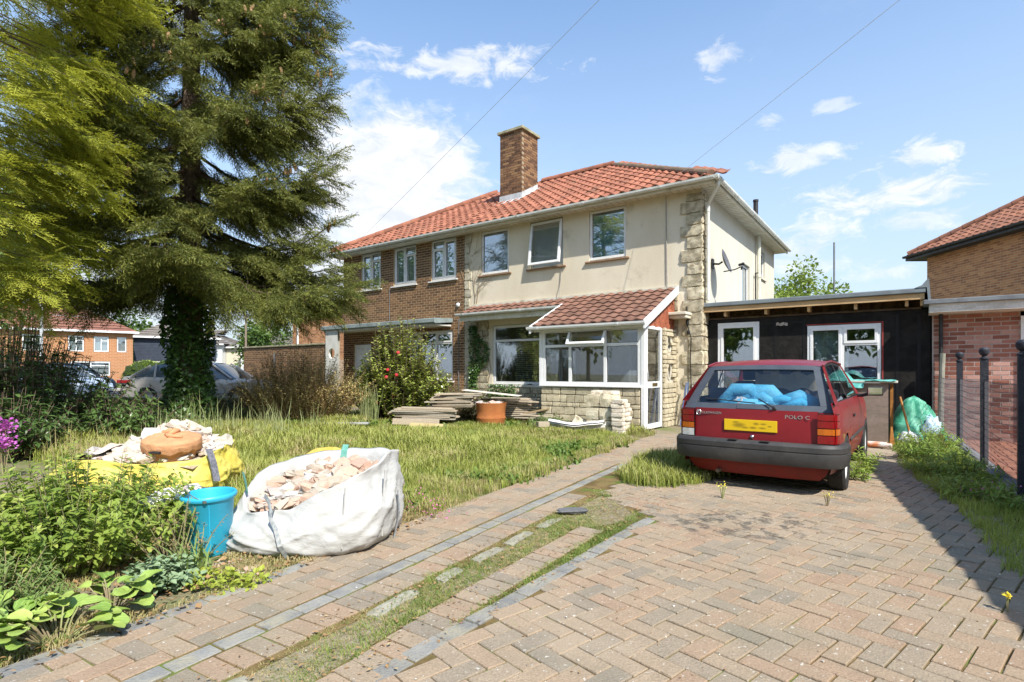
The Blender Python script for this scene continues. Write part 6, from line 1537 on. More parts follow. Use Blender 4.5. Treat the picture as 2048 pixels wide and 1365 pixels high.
# ================================================================ the street on the left
lw2 = thing('low_garden_wall', 'low brown brick wall between the front garden and the street', 'wall', (-17, 14.1, 0), R(-1))
m = MB(); m.box(0, 11.6, 0, .2, 0, .46); m.build('wall', mortar_y, lw2)
pieces(lw2, 'brick', UB, brick_items(0, 11.6, 0, .45, 0), bbrick_m)
m = MB(); m.box(-.02, 11.62, -.03, .23, .462, .52); m.build('coping', M('mossy_concrete', (0, 0, 0)), lw2, bevel=.008)
def street_car(label, loc, rz, paint, L=4.7, W=1.82, Hh=1.47, est=False, rear_lamp=True):
    c = thing('street_car', label, 'car', loc, rz)
    # profile along x (rear at 0, front at L): belt, roof
    xs = [0, .03, .12, .5, 1.0, 1.6, 2.2, 2.9, 3.3, 3.8, 4.3, 4.62, 4.7]; k = L/4.7; xs = [x*k for x in xs]
    belt = [.62, .95, 1.0, 1.0, .99, .97, .95, .93, .92, .88, .80, .62, .45]; low = [.42, .34, .28, .24, .22, .22, .22, .22, .22, .22, .26, .3, .36]
    hwid = [.62, .74, .80, .87, .90, .91, .91, .91, .90, .88, .84, .72, .60]
    for sgn in (1, -1):
        P = []
        xx = np.linspace(0, L, 70)
        for x in xx:
            b = float(np.interp(x, xs, belt)); lo = float(np.interp(x, xs, low)); w = float(np.interp(x, xs, hwid))*W/1.82
            for xc in (.95*k, 3.72*k):
                d = abs(x-xc)
                if d < .35: lo = max(lo, .32+math.sqrt(.35**2-d*d))
            lo = min(lo, b-.02); row = []
            for j in range(7):
                q = j/6; z = lo+(b-lo)*q; ww = w*(1-.05*(1-min(z/.5, 1)))*(1 if q < .8 else 1-.05*(q-.8)/.2); row.append((x, sgn*ww, z))
            P.append(row)
        m = MB(); m.grid(P, flip=(sgn > 0)); m.build('side_panel', paint, c, smooth=True)
    top = MB(); P = []
    for x in np.linspace(0, L, 40):
        b = float(np.interp(x, xs, belt)); w = float(np.interp(x, xs, hwid))*W/1.82*.95; P.append([(x, w*q, b+.03*(1-q*q)) for q in np.linspace(-1, 1, 7)])
    top.grid(P, flip=True); top.grid([[(-.0+.03*(1-q*q)*-1, .62*q, z) for q in np.linspace(-1, 1, 7)] for z in (.42, .62)], flip=True); top.grid([[(L+.03*(1-q*q), .6*q, z) for q in np.linspace(-1, 1, 7)] for z in (.36, .45)]); top.build('deck', paint, c, smooth=True)
    x0 = .12 if est else .42; rp = [(x0*k, .0), ((x0+.5)*k, .75), (1.35*k, .95), (2.1*k, 1.0), (2.75*k, .93), (3.55*k, .0)]
    def rz_(x): return float(np.interp(x, [p[0] for p in rp], [p[1] for p in rp]))
    P = []
    for x in np.linspace(rp[0][0], rp[-1][0], 26):
        b = float(np.interp(x, xs, belt))-.01; h = (Hh-b)*rz_(x); P.append([(x, .85*W/1.82*q if abs(q) == 1 else q*.85, b) if abs(q) == 1 else (x, (.85-.22*rz_(x))*(q/.86), b+h*(.9 if abs(q) > .8 else 1)) for q in (-1, -.86, -.5, 0, .5, .86, 1)])
    m = MB(); m.grid(P, flip=True); m.build('windows', M('dark_car_glass', (.05, .06, .065), (.08, .1, .11), scale=3, rough=.05, spec=.9), c, smooth=True)
    P = []
    for x in np.linspace((x0+.45)*k, 2.78*k, 12):
        b = float(np.interp(x, xs, belt)); h = (Hh-b)*rz_(x); P.append([(x, (.645)*q, b+h+.012-.05*q*q) for q in np.linspace(-1, 1, 7)])
    m = MB(); m.grid(P, flip=True); m.build('roof', paint, c, smooth=True)
    for sgn in (1, -1):
        m = MB()
        for a, b_ in ((2.0, 2.0), (1.15, 1.1)): m.tube([(a*k, sgn*.87*W/1.82, .96), (b_*k, sgn*.68, Hh-.08)], .03, 5)
        m.tube([(3.5*k, sgn*.86*W/1.82, .94), (2.78*k, sgn*.66, Hh-.06)], .035, 5); m.tube([(x0*k, sgn*.84, 1.0), ((x0+.5)*k, sgn*.67, Hh-.16)], .05, 5); m.build('pillar', paint, c)
        m = MB(); m.tube([(.6*k, sgn*.915*W/1.82, .52), (3.3*k, sgn*.925*W/1.82, .5)], .012, 4); m.build('trim_strip', silver, c)
        m = MB(); m.box(2.9*k, 3.05*k, sgn*1.0-.07, sgn*1.0+.07, .97, 1.08); m.build('door_mirror', paint, c, bevel=.03)
        for xc in (.95*k, 3.72*k):
            xf = Matrix.Translation((xc, sgn*.80, .32)) @ Matrix.Rotation(R(-90)*sgn, 4, 'X')
            m = MB(); m.lathe([(.2, .08), (.30, .09), (.325, .06), (.325, -.08), (.2, -.08)], 24, xf=xf); wv = m.build('wheel', rubber, c, smooth=True)
            m = MB(); m.lathe([(0, .07), (.05, .075), (.19, .06), (.2, .085)], 20, xf=xf); m.build('rim', silver, wv, smooth=True)
        m = MB(); m.prismx([(sgn*.62, .78), (sgn*.80, .80), (sgn*.84, .90), (sgn*.62, .92)], -.02, .10); m.box(.0, .42, sgn*.80, sgn*.875, .80, .90); m.build('tail_light', lr, c, bevel=.01)
    m = MB(); m.box(-.045, -.02, -.26, .26, .66, .77); m.build('number_plate', M('yellow_plate', (.7, .46, .02), rough=.4), c)
    return c
cp = lambda n, a: M(n, a, tuple(x*.93 for x in a), scale=2, rough=.28, spec=.6, fine=.0)
street_car('silver grey saloon parked in the street behind the ivy covered trunk', (-12.75, 18.4, 0), R(2), M('silver_grey_car_paint', (.42, .39, .36), (.4, .37, .34), scale=2, rough=.3, metal=.35, fine=0), L=4.87, Hh=1.5)
street_car('black estate car parked across the street beyond the silver saloon', (-24.5, 27.5, 0), R(-8), cp('black_car_paint', (.015, .017, .022)), L=4.5, Hh=1.6, est=True)
street_car('pale blue hatchback parked across the street behind the shrubs', (-20.8, 22.6, 0), R(-4), cp('pale_blue_car_paint', (.42, .5, .6)), L=4.0, Hh=1.42)
street_car('white van like car half hidden by the dark shrubs at far left', (-24.5, 21.8, 0), R(3), cp('white_car_paint', (.65, .66, .66)), L=4.3, Hh=1.55, est=True)
street_car('small silver car far down the street beside the telegraph pole', (-23.5, 42, 0), R(60), cp('pale_silver_paint', (.5, .52, .55)), L=4.0, Hh=1.45)

def brickmat(name, a, b, mort, s=1.0):
    if name in MATS: return MATS[name]
    t = NT(name); tcn = t.N('ShaderNodeTexCoord'); sp = t.N('ShaderNodeSeparateXYZ'); t.L(tcn.outputs['Object'], sp.inputs[0]); cb = t.N('ShaderNodeCombineXYZ')
    t.L(t.math('ADD', sp.outputs[0], sp.outputs[1]), cb.inputs[0]); t.L(sp.outputs[2], cb.inputs[1])
    br_ = t.N('ShaderNodeTexBrick'); br_.inputs['Scale'].default_value = 1; br_.inputs['Brick Width'].default_value = .45*s; br_.inputs['Row Height'].default_value = .15*s; br_.inputs['Mortar Size'].default_value = .016*s
    br_.inputs['Color1'].default_value = (*a, 1); br_.inputs['Color2'].default_value = (*b, 1); br_.inputs['Mortar'].default_value = (*mort, 1); t.L(cb.outputs[0], br_.inputs['Vector'])
    t.principled(t.mix(t.math('MULTIPLY', t.noise(.8, 4), .3), br_.outputs[0], (.3, .2, .12)), .9, .1); return t.m
def far_house(name, label, x0, x1, y0, y1, eave, rise, wallm, roofm, wins, lower=None, rot=0, frame=None, chim=None, hip=True, door=None):
    cx, cy = (x0+x1)/2, (y0+y1)/2; h = thing(name, label, 'house', (cx, y0, 0), rot); w = (x1-x0)/2; d = y1-y0
    m = MB(); zl = lower[1] if lower else 0; holes_ = [q for q in wins]
    wall_face(m, -w, w, zl, eave, 0, [q for q in holes_ if q[2] >= zl], .1); m.face([(w, 0, zl), (w, d, zl), (w, d, eave), (w, 0, eave)]); m.face([(-w, 0, zl), (-w, 0, eave), (-w, d, eave), (-w, d, zl)]); m.face([(w, d, zl), (-w, d, zl), (-w, d, eave), (w, d, eave)])
    m.build('wall', wallm, h)
    if lower:
        m = MB(); wall_face(m, -w, w, 0, zl, .03, [q for q in holes_ if q[2] < zl], .1); m.face([(w, .03, 0), (w, d, 0), (w, d, zl), (w, .03, zl)]); m.face([(-w, .03, 0), (-w, .03, zl), (-w, d, zl), (-w, d, 0)]); m.build('lower_wall', lower[0], h)
    o_ = .45; m = MB(); r = d/2 if hip else 0; A = [(-w-o_, -o_), (w+o_, -o_), (w+o_, d+o_), (-w-o_, d+o_)]; ze = eave; zr = eave+rise
    n = 9
    def lerp(p, q, t_): return tuple(a+(b-a)*t_ for a, b in zip(p, q))
    rl, rr = (-w+r, d/2, zr), (w-r, d/2, zr); C4 = [(*a, ze) for a in A]
    for (p, q, s1, s2) in ((C4[0], C4[1], rr, rl), (C4[1], C4[2], rr, rr), (C4[2], C4[3], rl, rr), (C4[3], C4[0], rl, rl)):
        for k in range(n):
            a_, b_ = lerp(p, s2, k/n), lerp(q, s1, k/n); c_, e_ = lerp(q, s1, (k+1)/n), lerp(p, s2, (k+1)/n)
            up_ = lambda v, z: (v[0], v[1], v[2]+z)
            m.face([up_(a_, .05), up_(b_, .05), c_, e_] if (Vector(c_)-Vector(e_)).length > .01 else [up_(a_, .05), up_(b_, .05), c_])
    m.face([C4[0], C4[3], C4[2], C4[1]]); rf = m.build('roof', roofm, h)
    m = MB(); m.box(-w-o_-.03, w+o_+.03, -o_-.05, -o_, ze-.14, ze+.05); m.build('fascia', frame or upvc, h)
    for a, b, c, e in wins:
        f_ = window(h, a+.03, b-.03, c+.03, e-.03, .03, [(1, []), (1, [.72])] if b-a > .9 else [(1, [])], fr=.09, mat=upvc)
        for ch in [q for q in f_.children if q.name.startswith('gasket')]: bpy.data.objects.remove(ch)
        m = MB(); m.box(a, b, .3, .32, c, e); m.build('curtain', blind_m, h)
    if chim:
        m = MB(); m.box(chim-.35, chim+.35, d/2-.3, d/2+.3, eave, zr+1.1); m.box(chim-.4, chim+.4, d/2-.35, d/2+.35, zr+1.1, zr+1.2); m.build('chimney', wallm, rf)
    if door:
        m = MB(); m.box(door, door+.95, -.04, .02, 0, 2.1); m.build('door', upvc, h)
    return h
broof = M('red_brown_roof', (.26, .12, .08), (.2, .09, .065), scale=1.2, rough=.9, fine=.1); groof = M('grey_brown_roof', (.2, .17, .145), (.15, .13, .11), scale=1.2, rough=.9, fine=.1)
far_house('terraced_house', 'orange brick house with red brown roof and white windows across the street', -50.3, -35.9, 49.4, 57.4, 5.0, 2.6, brickmat('far_orange_brick', (.46, .2, .09), (.4, .16, .07), (.5, .34, .2)), broof, [(2.2, 3.4, 3.0, 4.5), (4.1, 5.3, 3.0, 4.5), (5.9, 6.7, 3.0, 4.5), (-1.0, .4, 3.0, 4.5), (-5, -3.2, 3, 4.5), (2.4, 5.4, .7, 2.1), (-5, -1.5, .7, 2.1)], chim=-2, rot=R(40))
navy = M('navy_cladding', (.05, .06, .085), (.04, .05, .07), scale=2, rough=.7)
nh = far_house('clad_house', 'house with navy clad upper storey and grey hipped roof across the street', -42.4, -34.4, 62.4, 70.4, 5.0, 2.5, navy, groof, [(3.0, 3.8, 3.0, 4.3)], lower=(M('pale_render', (.6, .58, .52), rough=.9), 2.3), chim=None, rot=R(34))
m = MB()
for k in range(16): m.box(-4.05, 4.05, -.03, -.005, 2.35+k*.165, 2.35+k*.165+.14)
m.build('cladding_boards', navy, nh, kind='stuff')
white_r = M('white_render', (.72, .72, .7), (.66, .66, .64), rough=.9); beige = M('beige_render', (.6, .55, .42), (.55, .5, .38), rough=.9)
far_house('white_house', 'white rendered house with grey roof right of the ivy trunk', -46.5, -41.5, 78, 86, 5.0, 2.3, white_r, groof, [(1.0, 2.0, 2.9, 4.2), (.6, 2.0, .8, 2.0)])
far_house('beige_house', 'beige rendered house with low grey roof between white houses', -41.4, -38.4, 79, 86, 4.6, 2.0, beige, groof, [(-1.0, .2, .8, 2.0)])
far_house('white_house', 'white rendered house beside the wooden telegraph pole', -38.3, -31, 77, 85, 4.8, 2.2, white_r, groof, [(-2.9, -1.8, 2.9, 4.1), (-.6, .6, 2.9, 4.1), (-2.8, -1.4, .8, 2.0)], chim=-1.5)
# across the road behind the photographer: what the panes mirror
far_house('opposite_house', 'brick house across the road opposite the rendered house', -6, 8, 0, 8, 5, 2.6, brickmat('far_orange_brick', (0, 0, 0), (0, 0, 0), (0, 0, 0)), broof, [(2.2, 3.4, 3.0, 4.5), (-4, -2.5, 3.0, 4.5), (-4, -1.5, .7, 2.1)], rot=R(180), door=1.0)
bpy.data.objects['opposite_house'].location = (6, -24, 0)
# posts
m = MB(); m.tube([(0, 0, 0), (0, 0, 7.4)], [.13, .1], 8); tag(m.build('telegraph_pole', M('brown_pole', (.25, .19, .14), rough=.9), None, loc=(-29.3, 60, 0)), 'brown wooden telegraph pole among the white houses', 'pole')
lp = thing('street_lamp', 'pale grey street lamp post behind the dark shrubs at left', 'street lamp', (-25.9, 30, 0))
m = MB(); m.tube([(0, 0, 0), (0, 0, 6.0), (.1, 0, 6.3), (.9, 0, 6.5)], [.09, .06, .05, .04], 8); m.build('post', M('pale_steel', (.5, .52, .52), rough=.5), lp)
m = MB(); m.box(.8, 1.4, -.12, .12, 6.45, 6.57); m.build('lantern', upvc_d, lp, bevel=.03)
m = MB(); m.tube([(0, 0, 0), (0, 0, 9.2)], .06, 6); tag(m.build('aerial_pole', M('grey_pole', (.2, .21, .22)), None, loc=(20.1, 34, 0)), 'thin grey pole standing behind the flat roof', 'pole')
# overhead wires from the pole behind the photographer to both houses
tp = thing('telegraph_pole', 'wooden telegraph pole behind the photographer carrying both overhead wires', 'pole', (8.3, -4.2, 0))
m = MB(); m.tube([(0, 0, 0), (0, 0, 7.8)], [.13, .1], 8); m.build('pole', M('brown_pole', (0, 0, 0)), tp)
wm_ = M('pale_wire', (.75, .77, .8), rough=.5)
A = Vector((8.3, -4.2, 7.5))
for (tt, lab) in ((-11.35, 'thin overhead wire running down to the brick house eaves'), (-.62, 'thin overhead wire running down to the corner of the cream house')):
    B = HW(tt, -EO-.15, 5.2); m = MB(); m.tube([tuple(A.lerp(B, k/20)-Vector((0, 0, .35*4*(k/20)*(1-k/20)*.25))) for k in range(21)], .0042, 4); tag(m.build('overhead_wire', wm_), lab, 'wire')
# unseen boarded screen, added at right to cast the shade over the drive edge
bs = thing('shade_screen', 'tall boarded screen added out of view at the right to shade the drive edge', 'fence', (0, 0, 0), HR)
it = []; v = -4.6; u0 = .95
dd = (Vector((5.55, 5.45))-Vector((3.25, .75)))
n = 44
for k in range(n):
    q = Vector((5.62, 5.50))-dd*(k/26.0); uu = q.x*math.cos(HR)+q.y*math.sin(HR); vv = -q.x*math.sin(HR)+q.y*math.cos(HR); it.append((0, (uu, vv, 1.15), R(91.5), (.19, .02, 2.3)))
pieces(bs, 'board', [unit_box(0)], it, wood_g)
# ================================================================ vegetation
def leaf(l=1.0, w=.45, fold=.12, curl=.1):
    V = np.array([(0, 0, 0), (l*.35, w/2, fold*w), (l*.7, w*.38, fold*w*.5-curl*.4), (l, 0, -curl), (l*.7, -w*.38, fold*w*.5-curl*.4), (l*.35, -w/2, fold*w), (l*.45, 0, -.02)], dtype=float)
    F = np.array([(0, 6, 1), (1, 6, 2), (2, 6, 3), (3, 6, 4), (4, 6, 5), (5, 6, 0)], dtype=np.int32)[:, ::-1]
    return V, F, np.full(7, .0)
def leaf4(l=1.0, w=.5):
    V = np.array([(0, 0, 0), (l*.5, w/2, .06), (l, 0, -.08), (l*.5, -w/2, .06)], dtype=float)
    return V, np.array([(0, 1, 2), (0, 2, 3)], dtype=np.int32), np.zeros(4)
def rand_dirs(n, zmin=-1.0, zmax=1.0):
    z = rng.uniform(zmin, zmax, n); a = rng.uniform(0, 2*np.pi, n); r = np.sqrt(1-z*z); return np.stack([r*np.cos(a), r*np.sin(a), z], 1)
def norm(A): return A/np.maximum(np.linalg.norm(A, axis=1, keepdims=True), 1e-9)

def spray_spruce(seed):
    g = np.random.default_rng(seed); V = []; F = []; T = []
    def needle(p, d, l, w, tip):
        s = np.cross(d, [0, 0, 1.0]); s = s/max(np.linalg.norm(s), 1e-6)*w; up = np.cross(s, d)/max(np.linalg.norm(np.cross(s, d)), 1e-6)*w
        k = g.uniform(-1, 1); s = s*k+up*(1-abs(k)); b = len(V); V.extend([p-s, p+s, p+d*l]); F.append((b, b+1, b+2)); T.extend([tip*.7, tip*.7, tip])
    twigs = [((0, 0, 0), (1, 0, 0), 1.0)]
    for k in range(8):
        x = .12+.1*k; sg = 1 if k % 2 else -1; twigs.append(((x, 0, -.05*x), (.75, sg*.6, g.uniform(-.25, .1)), (.55-.35*x)*g.uniform(.8, 1.2)))
    for p0, d0, L in twigs:
        d0 = np.array(d0, dtype=float); d0 /= np.linalg.norm(d0); p0 = np.array(p0, dtype=float); n = max(4, int(14*L))
        for i in range(n):
            q = (i+.5)/n; p = p0+d0*L*q-np.array([0, 0, .12*q*q*L]); r = g.normal(size=3); r -= d0*r.dot(d0); r /= np.linalg.norm(r); d = d0*.75+r*.75; d /= np.linalg.norm(d)
            needle(p, d, .115*g.uniform(.8, 1.25), .021, q if L < .9 else q*q)
        e = p0+d0*L; b = len(V); s = np.cross(d0, [0, 0, 1.0])*.012; V.extend([p0-s, p0+s, e-np.array([0, 0, .12*L])]); F.append((b, b+1, b+2)); T.extend([0, 0, 0])
    return np.array(V), np.array(F, dtype=np.int32), np.array(T)
def spray_cypress(seed):
    g = np.random.default_rng(seed); V = []; F = []; T = []
    def blade(p, d, l, w, t0, t1):
        s = np.array([-d[1], d[0], g.uniform(-.3, .3)])*w; b = len(V); V.extend([p, p+d*l*.5+s, p+d*l, p+d*l*.5-s]); F.extend([(b, b+1, b+2), (b, b+2, b+3)]); T.extend([t0, (t0+t1)/2, t1, (t0+t1)/2])
    for k in range(9):
        x = .08+.1*k; sg = 1 if k % 2 else -1; a = sg*(.95-.35*x); L = (.42-.28*x)*g.uniform(.8, 1.2); d = np.array([math.cos(a), math.sin(a), g.uniform(-.12, .05)]); p = np.array([x, 0, -.12*x*x])
        blade(p, d, L, .022, .2+.4*x, .7+.3*x)
        for j in range(2):
            pj = p+d*L*(.3+.32*j); aj = a+(.7 if j % 2 else -.7); dj = np.array([math.cos(aj), math.sin(aj), -.05]); blade(pj, dj, L*.42, .02, .5, .8+.2*x)
    blade(np.array([.0, 0, 0]), np.array([1, 0, -.1]), 1.0, .022, 0, 1)
    return np.array(V), np.array(F, dtype=np.int32), np.array(T)

def mesh_tree_sticks(parent, sticks, mat, name='branches'):
    m = MB()
    for pts, r0, r1 in sticks:
        n = len(pts); m.tube(pts, [r0+(r1-r0)*i/(n-1) for i in range(n)], 5, cap=False)
    return m.build(name, mat, parent, smooth=True)
bark_m = M('grey_brown_bark', (.2, .15, .11), (.12, .09, .065), scale=9, rough=.95, bump=.9, bscale=25, stretch=(2, 2, .5)); twig_m = M('thin_twigs', (.16, .115, .08), (.1, .07, .05), rough=.95)

# ---------------------------------------------------------------- the big spruce
TX, TY = -6.78, 11.45
spruce = thing('spruce_tree', 'tall dark spruce with drooping cone tipped branches and ivy covered trunk', 'tree', (TX, TY, 0))
m = MB(); m.tube([(0, 0, -.05), (.02, 0, 1.5), (0, .02, 4), (.05, 0, 8), (0, 0, 13.5)], [.3, .25, .21, .15, .03], 12); m.build('trunk', bark_m, spruce, smooth=True)
SP = [spray_spruce(s) for s in range(4)]
pos = []; D = []; scs = []; sticks = []; cones = []
g = np.random.default_rng(31)
def branch(z, a, L, droop, up, dens=1.0, cone=.5):
    h = np.array([math.cos(a), math.sin(a), 0]); side = np.array([-h[1], h[0], 0]); pts = []
    n = 14
    for i in range(n+1):
        q = i/n; zz = z+L*(-droop*math.sin(q*math.pi*.62)+up*max(0, q-.55)**1.6*2.2); pts.append(h*L*q+np.array([0, 0, zz])+side*.12*math.sin(q*3+a*5)*q)
    sticks.append(([tuple(p) for p in pts], .035+.006*L, .006))
    P = np.array(pts)
    nb = int(L*7.5*dens)
    for k in range(nb):
        q = .18+.82*(k+.5)/nb; f_ = q*n; i = min(int(f_), n-1); p = P[i]+(P[i+1]-P[i])*(f_-i); d = norm((P[i+1]-P[i])[None])[0]
        sg = 1 if k % 2 else -1; sl = (.55+.62*math.sin(math.pi*min(q*.9+.12, 1)))*g.uniform(.55, 1.0)*(L/3.0)**.4
        sd_ = d*.6+side*sg*.8+np.array([0, 0, g.uniform(-.45, .05)]); sd_ /= np.linalg.norm(sd_)
        if q > .93: sd_ = d*.9+side*sg*.25+np.array([0, 0, .1]); sl = .4
        m_ = max(2, int(sl/.14)); e = p
        pp = [tuple(p)]
        for j in range(m_):
            u = (j+.6)/m_; c = p+sd_*sl*u-np.array([0, 0, .22*sl*u*u]); pp.append(tuple(c))
            for r_ in range(3):
                dd_ = sd_*.8+side*(.5 if r_ else -.5)*g.uniform(.4, 1.3)+d*.3+np.array([0, 0, g.uniform(-.75, .05)]); pos.append(c+g.normal(size=3)*.03); D.append(dd_); scs.append(g.uniform(.34, .56))
        if g.random() < .5: sticks.append((pp, .008, .003))
        pos.append(p); D.append(d+g.normal(size=3)*.35); scs.append(g.uniform(.3, .42))
        if q > .72 and g.random() < cone: 
            for _ in range(int(g.integers(1, 4))): cones.append(p+sd_*sl*g.uniform(.1, .9)+np.array([g.normal()*.05, g.normal()*.05, -.06]))
z = 3.75; k = 0
while z < 11.0:
    nbr = 5 if z < 6 else 4
    for j in range(nbr):
        a = 2.4*k+j*2*math.pi/nbr+g.uniform(-.3, .3); k += 1 if j == 0 else 0
        # boughs that carry the outline towards the houses are the longest
        toward = max(0, math.cos(a+.25)); L = float(np.interp(z, (2.5, 4, 6, 8, 10, 12), (2.7, 2.65, 2.5, 2.35, 2.2, 1.7)))*g.uniform(.72, 1.02)
        if math.sin(a) > .6: L *= .8
        branch(z+g.uniform(-.15, .15), a, L, .22+.1*g.random()+(.1 if z < 4 else 0), .22+.16*g.random(), cone=.14+.25*(z > 5)+.5*(z > 7))
    z += .56
for zz, aa, LL, dr_, uu in ((3.55, .02, 3.4, .24, .10), (3.45, -.3, 3.2, .24, .08), (3.9, .3, 3.0, .2, .1), (5.35, -.05, 2.85, .20, .42), (5.3, .2, 2.6, .20, .4), (6.75, -.12, 2.85, .15, .5), (6.7, .15, 2.7, .15, .5), (8.05, .05, 2.75, .1, .3), (8.0, -.3, 2.6, .1, .3), (8.8, -.1, 2.8, .08, .26), (9.6, 0, 2.7, .05, .25), (4.4, .1, 2.8, .25, .3), (3.7, -1.2, 2.6, .2, .15), (3.5, 3.3, 2.6, .2, .1), (3.5, 2.6, 2.8, .2, .1)):
    branch(zz, aa, LL, dr_, uu, 1.15, cone=.95 if zz > 7.5 else (.4 if zz > 5 else .06))
for k in range(46):      # bare dead twigs under the crown
    a = g.uniform(0, 6.28); L = g.uniform(.8, 2.2); z0 = g.uniform(2.7, 3.8); h = np.array([math.cos(a), math.sin(a), 0]); pp = [tuple(h*L*q+np.array([0, 0, z0-.35*L*q*q])+g.normal(size=3)*.03) for q in (0, .3, .6, .8, 1)]; sticks.append((pp, .014, .003))
    for _ in range(5): q = g.uniform(.4, 1); p = h*L*q+np.array([0, 0, z0-.35*L*q*q]); e = p+g.normal(size=3)*.25; sticks.append(([tuple(p), tuple((p+e)/2+g.normal(size=3)*.02), tuple(e)], .004, .002))
spr_m = leafmat('spruce_needles', (.075, .095, .026), (.16, .18, .042), tip=(.34, .34, .07), trans=.38, clump=.9, rndv=.5, rough=.6)
bk = np.array([p[1] for p in pos]); kp_ = (bk < .6) | (g.random(len(bk)) < .6); pos = [p for p, v_ in zip(pos, kp_) if v_]; D = [p for p, v_ in zip(D, kp_) if v_]; scs = [p for p, v_ in zip(scs, kp_) if v_]
mesh_tree_sticks(spruce, sticks, twig_m)
scatter('needles', spruce, SP, np.array(pos), rot_from_dir(np.array(D), g.uniform(-.5, .5, len(D)), np.array(scs)), spr_m)
m = MB(); m.lathe([(0, -.09), (.024, -.07), (.031, -.02), (.028, .035), (.015, .075), (0, .085)], 7); cp_ = m.arr()
it = [(0, tuple(p), Matrix.Rotation(g.uniform(-.3, .3), 3, 'X') @ Matrix.Rotation(g.uniform(-.3, .3), 3, 'Y'), (1, 1, 1)) for p in cones]
pieces(spruce, 'cone', [cp_], it, M('pale_brown_cone', (.42, .27, .14), (.3, .18, .09), scale=40, rough=.8, rnd=.2), limit=250)
# ivy on its trunk
IV = [leaf(1, .95, .1, .12)]
n = 7800; a = rng.uniform(0, 2*np.pi, n); zz = rng.uniform(0, 3.75, n); rr = .36+.05*np.sin(zz*3+a*2)+.06*np.sin(zz*7+a*5)+rng.normal(0, .035, n)+.12*np.exp(-zz*1.6)-.05*(zz > 3.2)
P = np.stack([rr*np.cos(a), rr*np.sin(a), zz], 1); Dv = np.stack([np.cos(a)*.6+rng.normal(0, .35, n), np.sin(a)*.6+rng.normal(0, .35, n), -.6+rng.normal(0, .3, n)], 1)
ivy_m = leafmat('ivy_leaf', (.035, .08, .016), (.08, .16, .03), trans=.12, clump=2, rndv=.6, rough=.35, spec=.5, yellow=(.1, .17, .03))
Y = np.stack([np.cos(a), np.sin(a), np.zeros(n)], 1)
scatter('ivy', spruce, IV, P, rot_from_dir(Dv, rng.uniform(-.5, .5, n), rng.uniform(.05, .10, n)), ivy_m)

# ---------------------------------------------------------------- golden cypress on the left
CX, CY_ = -8.6, 7.6
cyp = thing('golden_cypress', 'golden green cypress filling the upper left corner', 'tree', (CX, CY_, 0))
m = MB(); m.tube([(0, 0, -.05), (0, 0, 3), (.1, 0, 8)], [.28, .22, .05], 10); m.build('trunk', bark_m, cyp, smooth=True)
CPS = [spray_cypress(s) for s in range(4)]
pos = []; D = []; scs = []; sticks = []
g = np.random.default_rng(5)
for k in range(250):
    z = 2.75+6.6*g.random(); a = g.uniform(-2.2, 1.7) if g.random() < .86 else g.uniform(0, 6.28); Lm = float(np.interp(z, (2.7, 3.2, 4, 5.0, 6, 8, 9.3), (1.5, 2.15, 2.5, 2.3, 2.75, 3.2, 2.6)))
    L = Lm*g.uniform(.72, 1.06); h = np.array([math.cos(a), math.sin(a), 0]); side = np.array([-h[1], h[0], 0]); rise = g.uniform(-.05, .25)
    pts = [h*L*q+np.array([0, 0, z-.4+L*(rise*q-.25*q*q)]) for q in np.linspace(0, 1, 8)]; sticks.append(([tuple(p) for p in pts], .014, .004))
    for j in range(int(19*L/2.4)):
        q = .45+.55*g.random()**.7; p = h*L*q+np.array([0, 0, z-.4+L*(rise*q-.25*q*q)]); sg = g.choice([-1, 1]); b = h*.8+side*sg*g.uniform(.2, 1.0)+np.array([0, 0, g.uniform(-.5, .25)]); b /= np.linalg.norm(b); ln = g.uniform(.2, .5)
        for i in range(4):
            c = p+b*ln*(i/3)+g.normal(size=3)*.04; d = b+side*g.uniform(-.7, .7)+np.array([0, 0, g.uniform(-.7, .1)]); pos.append(c); D.append(d); scs.append(g.uniform(.20, .37))
cyp_m = leafmat('golden_cypress_scales', (.12, .17, .03), (.28, .325, .05), tip=(.62, .6, .08), trans=.42, clump=.8, rndv=.4)
wp = np.array(pos)+np.array([CX, CY_, 0]); vis = (wp[:, 0]/np.maximum(wp[:, 1], .5) > -1.08) | (g.random(len(wp)) < .22)
pos = [p for p, v_ in zip(pos, vis) if v_]; D = [p for p, v_ in zip(D, vis) if v_]; scs = [p for p, v_ in zip(scs, vis) if v_]
mesh_tree_sticks(cyp, sticks, twig_m)
scatter('foliage', cyp, CPS, np.array(pos), rot_from_dir(np.array(D), g.uniform(-.6, .6, len(D)), np.array(scs)), cyp_m)

